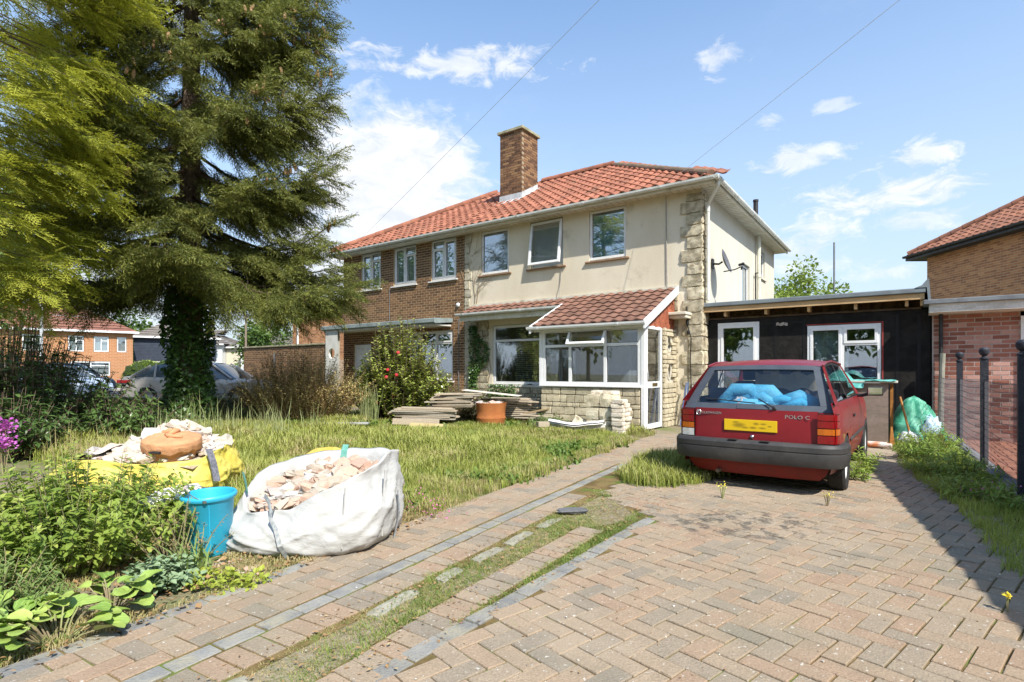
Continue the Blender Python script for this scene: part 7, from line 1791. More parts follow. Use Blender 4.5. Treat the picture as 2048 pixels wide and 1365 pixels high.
# ---------------------------------------------------------------- generic shrub made of shoots
def shrub(name, label, cx, cy, R0, shoots, L, lean, leafp, lsize, nleaf, mat, seed, z0=0, stem=None, whorl=0, spread=.5, cat='shrub', group=None, grav=.25, top_only=.25, profile=None, stemr=.004, kind=None, leafup=.5):
    g = np.random.default_rng(seed); root = thing(name, label, cat, (cx, cy, 0), group=group, kind=kind); pos = []; D = []; S_ = []; st = []
    rx, ry = R0
    for k in range(shoots):
        r = math.sqrt(g.random()); a = g.random()*6.283; bx, by = rx*r*math.cos(a)*.55, ry*r*math.sin(a)*.55; ox, oy = rx*r*math.cos(a), ry*r*math.sin(a)
        hgt = L*g.uniform(.6, 1.0)*(1-.45*r*r if profile is None else profile(r, a)); base = np.array([bx, by, z0]); tip = np.array([ox+g.normal()*lean*.3, oy+g.normal()*lean*.3, z0+hgt])
        mid = (base+tip)/2+np.array([(ox-bx)*.25, (oy-by)*.25, hgt*.08])
        def B(t_): return base*(1-t_)**2+mid*2*t_*(1-t_)+tip*t_*t_-np.array([0, 0, grav*hgt*t_**3*(r*.6)])
        st.append(([tuple(B(q)) for q in (0, .3, .6, .85, 1)], stemr, stemr*.4))
        for i in range(nleaf):
            q = top_only+(1-top_only)*((i+g.random())/nleaf); p = B(q); d = B(min(q+.02, 1))-B(q-.02); d /= np.linalg.norm(d)
            if whorl: q = top_only+(1-top_only)*(int(i/whorl)*whorl+whorl*.5)/nleaf; p = B(min(q, 1.0))
            rd = g.normal(size=3); rd -= d*rd.dot(d); rd /= np.linalg.norm(rd); ld = d*leafup+rd*.85+np.array([0, 0, -.1]); pos.append(p+rd*.006); D.append(ld); S_.append(lsize*g.uniform(.6, 1.15)*(1.05-.35*(q > .9)))
    if stem is not False: mesh_tree_sticks(root, st, stem or twig_m, 'stems')
    o = scatter('leaves', root, leafp, np.array(pos), rot_from_dir(np.array(D), g.uniform(-.5, .5, len(D)), np.array(S_)), mat); return root
L6 = [leaf(1, .42, .15, .12), leaf(1, .5, .1, .2)]; LN = [leaf(1, .26, .15, .15)]; LR = [leaf(1, .7, .12, .2)]; L4 = [leaf4(1, .5)]; L4R = [leaf4(1, .75)]
green_stem = M('green_stem', (.28, .3, .12), (.24, .19, .11), rough=.8)
spir_m = leafmat('bright_shrub_leaf', (.16, .25, .04), (.33, .42, .075), trans=.4, clump=3, rndv=.6, yellow=(.45, .5, .12))
shrub('leafy_shrub', 'bright green leafy shrub in the near left corner before the yellow bag', -2.76, 3.42, (.76, .70), 330, .78, .2, L6, .058, 26, spir_m, 1, stem=green_stem, top_only=.15)
shrub('leafy_shrub', 'low bright green shrub at the left edge of the picture', -3.45, 3.2, (.62, .8), 230, .62, .2, L6, .055, 24, spir_m, 2, stem=green_stem, top_only=.15)
shrub('leafy_shrub', 'feathery light green shrub lowest at the left picture edge', -2.55, 2.62, (.4, .3), 110, .38, .2, LN, .045, 24, leafmat('feathery_leaf', (.15, .23, .06), (.28, .37, .11), trans=.4, clump=3), 3, stem=green_stem, top_only=.1)
shrub('dry_seedhead_plant', 'thin plant with dry brown seed heads leaning over the blue bucket', -2.02, 3.30, (.22, .16), 34, .48, .3, [leaf(1, .35, .1, .1)], .022, 12, leafmat('dry_seedhead', (.2, .13, .06), (.3, .21, .1), trans=.1), 4, stem=green_stem, top_only=.72, cat='plant')
sed_m = leafmat('grey_green_sedum', (.17, .26, .12), (.29, .38, .21), trans=.15, clump=4, rough=.6)
shrub('sedum_plant', 'grey green fleshy sedum clump below the blue bucket', -1.95, 3.02, (.2, .16), 60, .2, .1, LR, .045, 16, sed_m, 5, stem=False, cat='plant', top_only=.2)
shrub('sedum_plant', 'small grey green sedum at the foot of the left shrub', -2.9, 2.72, (.2, .12), 30, .26, .1, LR, .045, 14, sed_m, 6, stem=False, cat='plant', top_only=.2)
shrub('yellow_green_plant', 'yellow green ground plant in front of the bucket', -1.62, 3.05, (.3, .14), 60, .09, .1, LR, .035, 8, leafmat('lime_leaf', (.25, .32, .04), (.42, .46, .07), trans=.3, clump=4), 7, stem=False, cat='plant', top_only=.2)
# strap leaved clump
def blades(name, label, cx, cy, r, n, h, w, mat, seed, cat='plant', bend=.5, kind=None, group=None, z=0):
    g = np.random.default_rng(seed); V = []; F = []; T = []; R_ = []
    for k in range(n):
        a = g.random()*6.283; q = math.sqrt(g.random())*r; b0 = np.array([q*math.cos(a), q*math.sin(a), z]); aa = g.random()*6.283; hh = h*g.uniform(.55, 1.1); bd = bend*g.uniform(.2, 1.1)*hh; dr = np.array([math.cos(aa), math.sin(aa), 0]); sd_ = np.array([-dr[1], dr[0], 0])*w*g.uniform(.6, 1.1); rv = g.random()
        b = len(V)
        for i, (t_, ww) in enumerate(((0, .7), (.35, 1), (.7, .7), (1, 0))):
            c = b0+dr*bd*t_*t_+np.array([0, 0, hh*(t_-.28*bend*t_*t_)])
            if i < 3: V += [c-sd_*ww, c+sd_*ww]; T += [t_, t_]; R_ += [rv, rv]
            else: V.append(c); T.append(1); R_.append(rv)
        F += [(b, b+1, b+3), (b, b+3, b+2), (b+2, b+3, b+5), (b+2, b+5, b+4), (b+4, b+5, b+6)]
    o = link(name, np_mesh(name, np.array(V), np.array(F, dtype=np.int32), [mat], False, attrs={'tip': T, 'rnd': R_}), None, (cx, cy, 0)); return tag(o, label, cat, group, kind)
blades('strap_leaved_plant', 'arching strap leaved clump between the sedum and the bucket', -1.85, 3.16, .1, 42, .3, .008, leafmat('strap_leaf', (.14, .22, .05), (.3, .38, .12), trans=.25, clump=4), 8, bend=.9)
# bergenia: large round leaves, each a part
def big_leaf(seed):
    g = np.random.default_rng(seed); V = [(0, 0, 0)]; F = []; n = 14; rings = 3
    for r_ in range(1, rings+1):
        for k in range(n):
            a = 2*math.pi*k/n; q = r_/rings; rad = (1+.12*math.cos(a))*q; z = .16*q*q*abs(math.sin(a))-.18*max(0, math.cos(a))*q*q+.03*math.sin(a*5+seed)*q
            V.append((.5+.5*rad*math.cos(a) if False else .5*(1+rad*math.cos(a)), .43*rad*math.sin(a), z))
    V[0] = (.5, 0, -.02)
    for k in range(n): F.append((0, 1+k, 1+(k+1) % n))
    for r_ in range(rings-1):
        for k in range(n): F.append((1+r_*n+k, 1+(r_+1)*n+k, 1+(r_+1)*n+(k+1) % n, 1+r_*n+(k+1) % n))
    return np.array(V), F
t = NT('bergenia_leaf'); rv = t.rnd(); base = t.mix(rv, (.17, .28, .05), (.36, .45, .1)); tcn = t.N('ShaderNodeTexCoord'); wv = t.N('ShaderNodeTexWave', bands_direction='Y'); wv.inputs['Scale'].default_value = 2.2; wv.inputs['Distortion'].default_value = 2; t.L(tcn.outputs['Object'], wv.inputs['Vector'])
base = t.mix(t.math('MULTIPLY', t.smooth(wv.outputs['Fac'], .75, 1), .35), base, (.42, .5, .16)); pr_ = t.principled(base, .4, .45, 0, t.bump(t.noise(25, 3), .3, .01)); berg_m = t.m
BGL = [big_leaf(s) for s in range(3)]
def bergenia(label, cx, cy, n, r, seed, size=.15, h=.12):
    g = np.random.default_rng(seed); root = thing('bergenia_plant', label, 'plant', (cx, cy, 0)); it = []
    m = MB()
    for k in range(n):
        a = g.random()*6.283; q = r*math.sqrt(g.random()); p = Vector((q*math.cos(a), q*math.sin(a)*.7, h*g.uniform(.4, 1.2))); el_ = g.uniform(-.1, .5); q3 = Matrix.Rotation(a+g.uniform(-.8, .8), 3, 'Z') @ Matrix.Rotation(-el_, 3, 'Y') @ Matrix.Rotation(g.uniform(-.35, .35), 3, 'X'); s = size*g.uniform(.65, 1.1)
        it.append((k % 3, tuple(p), q3, (s, s, s))); m.tube([(p.x*.3, p.y*.3, 0), tuple(p*.7), tuple(p)], .004, 4)
    pieces(root, 'leaf', BGL, it, berg_m, smooth=True); m.build('stalks', green_stem, root, kind='stuff')
bergenia('bergenia with large round pale green leaves at the near left corner', -2.0, 2.40, 30, .22, 3, .125)
bergenia('bergenia with glossy upright leaves between the shrub and the path', -2.0, 2.72, 22, .17, 4, .11, .12)
bergenia('bergenia partly hidden at the left picture edge', -2.3, 2.46, 24, .2, 6, .12, .13)

# dark rhododendron mass on the left
rho_m = leafmat('rhododendron_leaf', (.05, .1, .026), (.11, .18, .045), trans=.2, clump=1.2, rndv=.5, rough=.35, spec=.5)
LRh = [leaf(1, .3, .12, .2)]
shrub('rhododendron', 'large dark leaved rhododendron under the golden cypress', -8.6, 9.6, (2.3, 1.2), 300, 2.3, .5, LRh, .13, 26, rho_m, 11, whorl=7, top_only=.35, stemr=.010, grav=.1, profile=lambda r, a: 1-.25*r*r-.55*r*max(0, math.cos(a)))
shrub('rhododendron', 'dark rhododendron spreading behind the yellow bag towards the ivy trunk', -7.0, 9.3, (1.5, .8), 120, .95, .5, LRh, .12, 24, rho_m, 12, whorl=7, top_only=.2, stemr=.010, grav=.2)
shrub('rhododendron', 'low dark rhododendron at the far left edge behind the purple flowers', -7.0, 7.4, (.9, .7), 130, 1.15, .4, LRh, .115, 22, rho_m, 13, whorl=7, top_only=.15, stemr=.008, grav=.2)
lf_y = leafmat('light_hedge_leaf', (.08, .15, .02), (.2, .28, .04), trans=.35, clump=1.2)
shrub('light_green_bush', 'light green bush seen through the dark rhododendron', -11.4, 12.2, (1.6, .8), 220, 3.4, .5, L4, .08, 30, lf_y, 14, top_only=.2, stemr=.01)
# purple blooms
def blooms(label, cx, cy, n, r, z, mat, seed, s=.05, name='purple_flowers', cat='flowers'):
    g = np.random.default_rng(seed); P = np.stack([g.normal(0, r*.5, n), g.normal(0, r*.5, n), z+g.normal(0, r*.35, n)], 1)
    root = thing(name, label, cat, (cx, cy, 0)); m = MB()
    for k in range(5): m.tube([(0, 0, 0), (g.normal()*r*.3, g.normal()*r*.3, z)], .004, 4)
    m.build('stems', green_stem, root, kind='stuff'); o = scatter('petals', root, [leaf4(1, .7)], P, rot_from_dir(rand_dirs(n, -.2, 1), g.uniform(-1, 1, n), s*g.uniform(.6, 1.1, n)), mat); return root
pur = leafmat('purple_petal', (.42, .06, .38), (.62, .2, .58), trans=.3, clump=6); mag = leafmat('magenta_petal', (.5, .06, .26), (.68, .2, .45), trans=.3, clump=6)
blooms('bright purple rhododendron bloom, upper one at left edge', -5.55, 5.95, 150, .12, .58, pur, 1)
blooms('bright purple rhododendron bloom, lower one at left edge', -5.50, 5.9, 130, .1, .42, pur, 2)
blooms('small pink flowers in the lawn to the right of the white bag', -.62, 4.35, 70, .16, .10, mag, 3, .02)
blooms('small pink flowers among the lawn grass near the path', -.85, 4.55, 60, .22, .10, mag, 4, .018)
blooms('pinkish weed flowers beside the kerb at right', 4.15, 4.75, 80, .2, .12, mag, 5, .018)

# camellia before the brick half, brown shrub, climbers
cam_m = leafmat('camellia_leaf', (.14, .19, .03), (.34, .38, .08), trans=.15, clump=2.5, rndv=.7, rough=.3, spec=.6, yellow=(.42, .42, .14))
cml = shrub('camellia_bush', 'camellia bush with yellow green leaves and a few red blooms before the brick half', -2.75, 13.3, (1.25, .75), 480, 2.75, .35, L4R, .1, 36, cam_m, 21, top_only=.12, stemr=.01, profile=lambda r, a: 1-.62*r*r+.0*math.cos(a))
g = np.random.default_rng(3); m = MB(); m.lathe([(0, -.02), (.04, -.01), (.055, .01), (.045, .03), (.02, .035), (0, .03)], 8); it = []
for x, z in ((.0, 1.62), (-.28, 1.05), (-.26, 1.22), (-.05, 1.1), (-.12, .62), (-.5, .45)): it.append((0, (x+.1, -.62+.1*g.random(), z), Matrix.Rotation(R(80), 3, 'X'), (.8, .8, .8)))
pieces(cml, 'bloom', [m.arr()], it, M('red_camellia', (.42, .02, .03), (.5, .05, .06), rough=.6), smooth=True)
blades('tall_grass_clump', 'tall pale grass blades standing before the camellia', -3.25, 12.4, .22, 90, 1.15, .006, leafmat('pale_grass', (.25, .3, .1), (.4, .42, .2), trans=.3), 31, bend=.35)
shrub('arching_shrub', 'light green arching branches right of the camellia by the brick wall', -2.1, 13.6, (.8, .5), 120, 1.75, .4, L6, .06, 22, leafmat('arching_leaf', (.10, .17, .03), (.22, .31, .06), trans=.3, clump=2), 22, top_only=.2, stemr=.006)
brn = leafmat('bronze_leaf', (.28, .19, .07), (.46, .36, .14), trans=.25, clump=1.6, rndv=.6, yellow=(.2, .22, .06))
shrub('bronze_shrub', 'bronze brown small leaved shrub left of the camellia', -4.8, 12.3, (1.45, .75), 640, 1.95, .6, L4, .06, 34, brn, 23, top_only=.1, stemr=.004, stem=M('tan_twigs', (.38, .27, .15), (.3, .2, .1)), profile=lambda r, a: 1-.4*r*r)
shrub('bronze_shrub', 'low bronze green shrub right of the camellia above the timber', -1.2, 13.15, (.85, .45), 230, .98, .4, L4, .038, 32, leafmat('olive_leaf', (.12, .12, .025), (.26, .24, .06), trans=.25, clump=1.8, rndv=.6), 24, top_only=.1, stemr=.006)
shrub('dark_hedge', 'dark low hedge behind the long grass by the street wall', -5.9, 12.6, (2.0, .6), 260, .85, .3, L4, .06, 26, ivy_m, 25, top_only=.1, stemr=.006)
def wall_climber(label, x0, x1, z0, z1, n, seed, y=-.06, s=.07):
    root = thing('wall_ivy', label, 'ivy', tuple(HW(0, 0, 0)), HR); g = np.random.default_rng(seed); x = g.uniform(x0, x1, n); z = z0+(z1-z0)*g.random(n)**.9; k = .5+.5*np.sin(z*4+seed); x = x0+(x-x0)*(.35+.65*k)
    P = np.stack([x, y-.05*g.random(n), z], 1); Dv = np.stack([g.normal(0, .5, n), -.6+g.normal(0, .2, n), -.6+g.normal(0, .3, n)], 1)
    m = MB()
    for q in range(4): m.tube([((x0+x1)/2+.02*math.sin(q*3), -.02, 0), (x0+(x1-x0)*q/3, -.03, (z0+z1)*.5), ((x0+x1)/2, -.03, z1)], .008, 4)
    m.build('stems', twig_m, root, kind='stuff'); scatter('leaves', root, [leaf(1, .8, .1, .12)], P, rot_from_dir(Dv, g.uniform(-.5, .5, n), s*g.uniform(.6, 1.1, n)), ivy_m)
wall_climber('dark ivy climbing the cream wall left of the picture window', -6.5, -5.75, .0, 2.5, 1500, 1, -.06)
wall_climber('ivy trailing under the picture window sill', -5.8, -3.1, .1, .85, 900, 2, -.1, .06)
wt = MB(); g = np.random.default_rng(9)
def vine(p, d, L, r, dep_):
    pts = [p]; 
    for i in range(6): d = (d+Vector((g.normal()*.16, 0, g.normal()*.12+.02))).normalized(); p = p+d*L/6; p.y = -.02; pts.append(p.copy())
    wt.tube([tuple(q) for q in pts], [r*(1-.7*i/6) for i in range(7)], 4, cap=False)
    if dep_ > 0:
        for k in range(3): i = int(g.integers(2, 6)); vine(pts[i].copy(), (d+Vector((g.normal()*.6, 0, g.normal()*.4))).normalized(), L*.55, r*.6, dep_-1)
for x, z, dx, L in ((-6.55, 2.6, .1, 2.5), (-6.4, 2.9, .35, 1.3), (-6.35, 2.9, .6, 1.5), (-6.6, 3.0, .0, 2.1)): vine(Vector((x, -.02, z)), Vector((dx, 0, 1)).normalized(), L, .011, 2)
o = wt.build('bare_vine', M('dry_vine', (.28, .22, .14), (.2, .15, .1)), None); o.location = HW(0, 0, 0); o.rotation_euler = (0, 0, HR); tag(o, 'bare climber stems spreading over the left edge of the cream wall', 'vine')

# ---------------------------------------------------------------- background trees
def blob_tree(name, label, x, y, h, r, mat, seed, trunk_h=.35, n=2600, ls=.3, clumps=26, squash=.8):
    g = np.random.default_rng(seed); root = thing(name, label, 'tree', (x, y, 0)); zc = h-r*squash; m = MB(); m.tube([(0, 0, -.1), (0, 0, h*trunk_h), (0, 0, h*.8)], [.04*h*.5, .03*h*.5, .02], 8)
    C = []
    for k in range(clumps):
        d = norm(g.normal(size=(1, 3)))[0]; q = g.random()**.4; c = np.array([d[0]*r*q, d[1]*r*q, zc+d[2]*r*squash*q]); C.append(c); m.tube([(0, 0, h*trunk_h), tuple((c+np.array([0, 0, h*trunk_h]))/2), tuple(c)], [.02*h*.3, .012*h*.3, .01], 4, cap=False)
    m.build('trunk', bark_m, root); C = np.array(C); ix = g.integers(0, clumps, n); d = norm(g.normal(size=(n, 3))); cr = r*.42*g.uniform(.7, 1.1, clumps)
    P = C[ix]+d*(cr[ix]*g.random(n)**.35)[:, None]; scatter('crown', root, [leaf4(1, .6), leaf4(1, .8)], P, rot_from_dir(d+g.normal(0, .5, (n, 3)), g.uniform(-1, 1, n), ls*g.uniform(.6, 1.2, n)), mat); return root
bt1 = leafmat('spring_crown', (.13, .2, .03), (.3, .38, .08), trans=.35, clump=.6, rndv=.6); bt2 = leafmat('mid_crown', (.05, .1, .02), (.12, .19, .035), trans=.3, clump=.5, rndv=.5)
blob_tree('leafy_tree', 'bright yellow green tree rising behind the flat roofed extension', 18.6, 35, 7.6, 2.6, bt1, 51, n=5200, ls=.26, clumps=44)
blob_tree('leafy_tree', 'round green tree behind the orange brick house across the street', -55, 78, 10.0, 5.2, bt2, 52, n=3600, ls=.6)
blob_tree('leafy_tree', 'dark green tree beyond the white houses behind the ivy trunk', -42.5, 96, 10.2, 5, bt2, 53, n=3000, ls=.6)
blob_tree('leafy_tree', 'green tree by the telegraph pole behind the rear brick building', -33, 72, 7.6, 3.4, bt2, 54, n=2600, ls=.5)
blob_tree('leafy_tree', 'bright green tree in the street behind the lamp post at far left', -20.5, 21.0, 8.6, 3.4, bt1, 55, n=6500, ls=.26, clumps=44)
blob_tree('leafy_tree', 'dark leafy tree at far left behind the cypress', -15.5, 15.0, 7.5, 3.0, bt2, 56, n=6500, ls=.22, clumps=44)
for i, (x, y, h, lab) in enumerate(((-9, -15, 9, 'leafy street tree behind the photographer to the left'), (14, -13, 8, 'leafy street tree behind the photographer to the right'), (-17, -5, 7, 'leafy tree beyond the left edge of the garden'), (-22, 0, 8, 'leafy tree by the street corner beyond the left edge'), (-24, -11, 8.5, 'tall leafy tree far behind the photographer on the left'), (-14, -12, 6.5, 'round leafy tree behind the photographer on the left'), (-2.5, -20, 10, 'tall street tree behind the photographer'))): blob_tree('street_tree', lab, x, y, h, 3.2, bt2, 60+i, n=2000, ls=.5)
for i, (x, y, w, lab) in enumerate(((-33.5, 50, 1.5, 'clipped yellow green hedge ball by the orange house drive'), (-28.5, 46, 1.6, 'rounded green hedge ball across the street'))):
    g = np.random.default_rng(i); root = thing('clipped_bush', lab, 'bush', (x, y, 0)); d = rand_dirs(1400, -.3, 1); scatter('leaves', root, [leaf4(1, .6)], d*np.array([w*1.4, w*.8, 2.0])*g.uniform(.9, 1.02, (1400, 1)), rot_from_dir(d+g.normal(0, .5, (1400, 3)), None, .3*np.ones(1400)), bt1 if i == 0 else bt2)
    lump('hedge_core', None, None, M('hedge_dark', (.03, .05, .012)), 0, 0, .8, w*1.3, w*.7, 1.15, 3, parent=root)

# ---------------------------------------------------------------- grass
def tuft(seed, n=12, h=1.0, r=.35, w=.02, bend=.6):
    g = np.random.default_rng(seed); V = []; F = []; T = []
    for k in range(n):
        a = g.random()*6.283; q = math.sqrt(g.random())*r; b0 = np.array([q*math.cos(a), q*math.sin(a), 0]); aa = g.random()*6.283; hh = h*g.uniform(.45, 1.0); dr = np.array([math.cos(aa), math.sin(aa), 0]); bd = bend*hh*g.uniform(.1, 1); sd_ = np.array([-dr[1], dr[0], 0])*w*g.uniform(.6, 1.2); b = len(V)
        c1 = b0+dr*bd*.25+np.array([0, 0, hh*.55]); c2 = b0+dr*bd+np.array([0, 0, hh*(1-.25*bend)])
        V += [b0-sd_, b0+sd_, c1-sd_*.8, c1+sd_*.8, c2]; F += [(b, b+1, b+3), (b, b+3, b+2), (b+2, b+3, b+4)]; T += [0, 0, .5, .5, 1]
    return np.array(V), np.array(F, dtype=np.int32), np.array(T)
TU = [tuft(s, 12, 1, .5, .023, .7) for s in range(5)]
gr_m = leafmat('meadow_grass', (.15, .215, .032), (.29, .34, .062), tip=(.42, .42, .11), trans=.3, clump=1.1, rndv=.6, yellow=(.46, .42, .18))
dry_m = leafmat('dry_grass', (.34, .27, .12), (.5, .42, .2), trans=.2, clump=1.5, rndv=.6, yellow=(.24, .28, .06))
low_m = leafmat('low_green_weed', (.14, .205, .04), (.29, .35, .09), trans=.3, clump=2.5, rndv=.6)
def to_uv(X, Y): return X*math.cos(HR)+Y*math.sin(HR), -X*math.sin(HR)+Y*math.cos(HR)
def nzv(P, s, o): return np.array([noise.noise(Vector((p[0]*s+o, p[1]*s, o))) for p in P])
def grass_field(name, label, n, box, test, hfun, mat, seed, protos=None, fall=True, cat=True):
    g = np.random.default_rng(seed); out_ = []; 
    while len(out_) < n:
        X = g.uniform(box[0], box[1], n*2); Y = g.uniform(box[2], box[3], n*2); keep = g.random(n*2) < (np.minimum(1, (4.0/np.maximum(Y, 1))**.9) if fall else 1)
        for x, y in zip(X[keep], Y[keep]):
            if test(x, y): out_.append((x, y, 0))
            if len(out_) >= n: break
    P = np.array(out_[:n]); H_ = np.array([hfun(x, y) for x, y, _ in P])*g.uniform(.65, 1.25, n); far = np.clip(P[:, 1]/5, .8, 2.0)
    M3 = rotz_m(g.uniform(0, 6.283, n)); sc = np.stack([H_*.9*far**.5, H_*.9*far**.5, H_], 1); M3 = M3*sc[:, None, :]
    o = scatter(name, None, protos or TU, P, M3, mat); o['label'] = label; o['kind'] = 'stuff'; return o
def in_bags(x, y): return ((x-WB[0])/.56)**2+((y-WB[1])/.5)**2 < 1 or ((x-YB[0])/.85)**2+((y-YB[1])/.6)**2 < 1 or (x+2.0)**2+(y-3.62)**2 < .03
def lawn(x, y):
    u, v = to_uv(x, y); 
    if u > pl(v)+.02+.09*noise.noise(Vector((x*3, y*3, 7))) or v < 2.2 or v > 11.2 or u < -13: return False
    if v > 10.0 and u > -5.2: return False
    if v < 3.2 and u > -3.6 and noise.noise(Vector((x*2, y*2, 0))) < .1+.6*(3.2-v): return False
    return not in_bags(x, y)
def lawn_h(x, y):
    u, v = to_uv(x, y); e = pl(v)-u; h = .12+.12*min(1, e/1.2)+.16*noise.noise(Vector((x*.8, y*.8, 4)))+.05*noise.noise(Vector((x*2.5, y*2.5, 1)))
    if y > 10.0 and -3.3 < x < 2.2: h *= .5
    return max(.05, h)
grass_field('lawn_grass', 'long unmown grass covering the front lawn', 13500, (-11, 2.6, 3.0, 14.2), lawn, lawn_h, gr_m, 1)
grass_field('dry_lawn_grass', 'dry straw coloured grass mixed through the lawn and along its edge', 3600, (-11, 2.6, 2.9, 13), lambda x, y: lawn(x, y) and (noise.noise(Vector((x*.9, y*.9, 9))) > .12 or pl(to_uv(x, y)[1])-to_uv(x, y)[0] < .3), lambda x, y: lawn_h(x, y)*.9, dry_m, 2)
grass_field('lawn_weeds', 'patches of darker broad leaved weeds in the lawn', 1500, (-10, 2.2, 3.2, 12.5), lambda x, y: lawn(x, y) and noise.noise(Vector((x*.9, y*.9, 77))) > .16, lambda x, y: .10+.08*random.random(), leafmat('lawn_weed_leaf', (.09, .17, .03), (.2, .3, .06), trans=.35, clump=2, rndv=.6), 55, [tuft(170+s, 9, 1, .8, .11, 1.2) for s in range(3)])
TALL = [tuft(40+s, 6, 1, .25, .007, .35) for s in range(3)]
grass_field('tall_meadow_grass', 'tall flowering grass stems standing at the back of the lawn', 60, (-9.5, -3.6, 8.0, 11.4), lambda x, y: lawn(x, y) and (x+4.9)**2/2.2+(y-9.8)**2/2 < 1, lambda x, y: .8, leafmat('pale_grass2', (.25, .3, .1), (.4, .42, .2), trans=.3), 3, TALL)
grass_field('tall_meadow_grass', 'tall pale grass at the left of the yellow bag', 120, (-6.4, -4.2, 4.3, 7.2), lambda x, y: lawn(x, y), lambda x, y: .55, dry_m, 4, TALL)
def strip_t(x, y):
    u, v = to_uv(x, y)
    if v < -.5 or v > 5.0: return False
    hi = hl(v)-.02 if v < 3.7 else -1.75-(v-4.15)*.9*(v > 4.15)
    return pr(v)-.03 < u < hi+.02
TL_ = [tuft(70+s, 10, 1, .9, .06, 1.1) for s in range(4)]
def strip_p(x, y): return strip_t(x, y) and noise.noise(Vector((x*2.3, y*2.3, 41))) > -.3
grass_field('strip_grass', 'low green grass and weeds in the strip between path and drive', 3400, (-3.5, 3.0, .8, 6), strip_p, lambda x, y: .022+.03*max(0, noise.noise(Vector((x*1.5, y*1.5, 2)))+.3), low_m, 5, TL_, fall=False)
grass_field('strip_dry_grass', 'dry grass litter in the strip between path and drive', 3600, (-3.5, 3.0, .8, 6), strip_t, lambda x, y: .03, dry_m, 6, TL_, fall=False)
grass_field('kerb_gap_grass', 'grass growing between the header pavers and the grey drive edging', 700, (-3, 3, .8, 5.5), lambda x, y: (lambda u, v: 0 < v < 4.3 and hl(v)+.19 < u < -1.70)(*to_uv(x, y)), lambda x, y: .028+.02*random.random(), low_m, 46, TL_, fall=False)
def joints(x, y):
    u, v = to_uv(x, y)
    if not (-.5 < v < 11.5) or u > KU(v)-.1 or u < pl(v): return False
    return noise.noise(Vector((x*.9, y*.9, 30))) > .22 or (-1.62 > u > hl(v)+.18 and v < 3.7 and noise.noise(Vector((x*2, y*2, 3))) > -.1) or (abs(u-l1(v)) < .08 and noise.noise(Vector((x*2, y*2, 13))) > .25)
grass_field('joint_weeds', 'small grass and moss tufts growing in the paving joints', 1700, (-3, 6.5, 1.2, 11), joints, lambda x, y: .016+.022*random.random(), low_m, 7, TL_, fall=False)
grass_field('edge_dry_grass', 'dry grass and litter along the near edge of the garden bed', 2600, (-3.6, .4, 1.5, 5), lambda x, y: (lambda u, v: pl(v)-1.1-.2*v < u < pl(v)+.05 and v < 4.5 and noise.noise(Vector((x*2.2, y*2.2, 17))) > -.22+.25*(v < 1.6))(*to_uv(x, y)) and not in_bags(x, y), lambda x, y: .04+.03*random.random(), dry_m, 8, TL_, fall=False)
grass_field('bed_green_weeds', 'low green weeds in the near garden bed', 900, (-3.6, .0, 1.9, 4.5), lambda x, y: (lambda u, v: pl(v)-1.1 < u < pl(v)-.08 and v < 4 and noise.noise(Vector((x*1.6, y*1.6, 27))) > .15)(*to_uv(x, y)) and not in_bags(x, y), lambda x, y: .04+.03*random.random(), low_m, 18, TL_, fall=False)
# clump beside the car, grass edge at the porch
def car_clump(x, y):
    u, v = to_uv(x, y); return ((u+2.2)/.5)**2+((v-6.75)/1.45)**2 < 1+.3*noise.noise(Vector((x*2, y*2, 5)))
grass_field('drive_grass_clump', 'thick grass growing through the drive left of the red car', 1500, (.6, 3.6, 4.6, 8.4), car_clump, lambda x, y: .12+.2*max(0, noise.noise(Vector((x, y, 8)))+.5)*(1 if to_uv(x, y)[1] > 6.2 else .6), gr_m, 9, fall=False)
def right_weeds(x, y):
    u, v = to_uv(x, y); k = KU(v)-.1; w_ = float(np.interp(v, (2.5, 3.3, 4.5, 6, 7, 9.5, 11), (.05, .3, .42, .45, .62, .72, .8)))+.12*noise.noise(Vector((x*2, y*2, 6)))
    return 2.6 < v < 11.2 and k-w_ < u < k+.05
grass_field('verge_grass', 'green grass along the kerb at the right side of the drive', 3000, (1.5, 7.6, 2.0, 10.5), right_weeds, lambda x, y: .08+.07*random.random(), leafmat('verge_grass_blade', (.22, .34, .05), (.40, .48, .09), tip=(.5, .52, .13), trans=.4, clump=1.5, rndv=.6), 10, fall=False)  # brighter copy of the lawn grass, its colour raised to lift the shade here
wl_m = leafmat('green_weed_leaf', (.19, .31, .05), (.36, .47, .1), trans=.4, clump=2, rndv=.6)
for i, (u, v, rx, ry, h, n, lab) in enumerate(((.25, 9.9, .3, .4, .55, 46, 'leafy green weeds in front of the green tarpaulin'), (.22, 8.9, .34, .5, .42, 60, 'leafy green weeds by the first railing post'), (.42, 7.7, .35, .55, .36, 60, 'spreading green weeds by the second railing post'), (.55, 6.5, .3, .5, .28, 50, 'low green weeds against the kerb near the right picture edge'), (-.42, 7.65, .14, .18, .36, 16, 'tall green weed beside the front wheel of the red car'), (-.48, 7.0, .14, .16, .28, 14, 'green weed clump between the wheels of the red car'), (-.85, 10.0, .3, .2, .2, 24, 'weeds at the foot of the old cupboard'))):
    p = UVW(u, v); shrub('leafy_weeds', lab, p.x, p.y, (rx, ry), n, h, .2, LN, .075, 20, wl_m, 100+i, stem=green_stem, cat='weeds', top_only=.1)
p = UVW(-3.95, 9.6); shrub('leafy_weeds', 'light green weeds beside the bent white trough', -.1+.85, 11.3, (.5, .3), 50, .38, .2, LN, .07, 18, leafmat('pale_weed', (.13, .2, .06), (.25, .33, .12), trans=.3), 120, stem=green_stem, cat='weeds', top_only=.1)
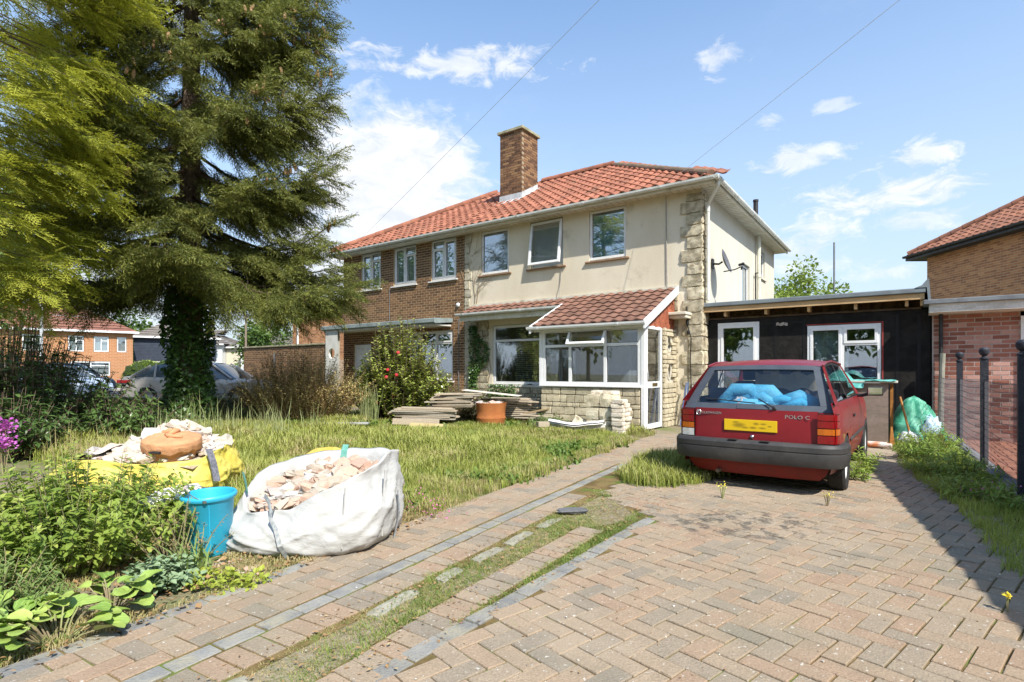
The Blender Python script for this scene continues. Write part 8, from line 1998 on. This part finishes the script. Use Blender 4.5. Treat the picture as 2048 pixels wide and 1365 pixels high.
shrub('leafy_weeds', 'low broad leaved weeds at the foot of the bronze shrub', -4.2, 11.6, (1.6, .5), 130, .22, .2, LR, .06, 12, leafmat('broad_weed', (.12, .2, .04), (.24, .33, .08), trans=.3), 121, stem=False, cat='weeds', top_only=.1)
yel = leafmat('yellow_petal', (.7, .55, .02), (.8, .68, .08), trans=.2)
blooms('yellow flowering weed behind the rear bumper of the red car, left', 1.95, 5.05, 40, .06, .13, yel, 31, .016, 'yellow_flowers'); blooms('yellow flowering weed by the near rear wheel of the red car', 2.75, 4.75, 40, .05, .12, yel, 32, .016, 'yellow_flowers')
blooms('single yellow dandelion in the grass at the right picture edge', 2.42, 2.86-.2, 26, .012, .1, yel, 33, .02, 'dandelion')

# dead leaves and chips lying on the bed, the strip and the drive
def litter(name, label, n, test, box, mat, seed, smin, smax, protos, z=.022, lift=.0):
    g = np.random.default_rng(seed); P = []
    while len(P) < n:
        x, y = g.uniform(box[0], box[1]), g.uniform(box[2], box[3])
        if test(x, y): P.append((x, y, z+ev(*to_uv(x, y))+lift*g.random()))
    D_ = rand_dirs(n, -.25, .25); o = scatter(name, None, protos, np.array(P), rot_from_dir(D_, g.uniform(-.5, .5, n), g.uniform(smin, smax, n)), mat); o['label'] = label; return o
dead = leafmat('dead_leaf', (.2, .11, .05), (.36, .22, .1), trans=.05, clump=3, rndv=.7, yellow=(.42, .33, .18))
litter('leaf_litter', 'brown dead leaves and bark lying on the near garden bed', 1500, lambda x, y: (lambda u, v: pl(v)-1.2 < u < pl(v)+.12 and v < 3.6)(*to_uv(x, y)), (-3.4, .3, 1.6, 4.4), dead, 1, .015, .05, [leaf4(1, .5), leaf4(1, .8)], .016, .03)
litter('strip_litter', 'dead grass and leaf scraps in the strip and along the path edges', 1500, lambda x, y: (lambda u, v: pr(v)-.12 < u < -1.62 and -.3 < v < 5)(*to_uv(x, y)), (-2.5, 3, .8, 5.6), dead, 2, .008, .028, [leaf4(1, .35), leaf4(1, .6)], .026, .012)
litter('drive_litter', 'small leaf scraps blown over the block paved drive', 420, lambda x, y: (lambda u, v: -1.6 < u < KU(v)-.1 and 0 < v < 9)(*to_uv(x, y)), (-1.5, 5.5, 1.5, 8), dead, 3, .006, .02, [leaf4(1, .5)], .026, .004)
ch = rough_block(1, .1, .2, 3); ch = (ch[0]*[1, .7, .35], tri(ch[1]))
litter('stone_chips', 'pale stone chips scattered on path, strip and drive', 130, lambda x, y: (lambda u, v: pl(v)-.9 < u < KU(v)-.1 and 0 < v < 8)(*to_uv(x, y)), (-2.8, 5, 1.4, 7.5), M('white_stone_chip', (.6, .57, .5), (.5, .45, .38), rough=.9, rnd=.2), 4,   .004, .013, [ch], .026, .0)
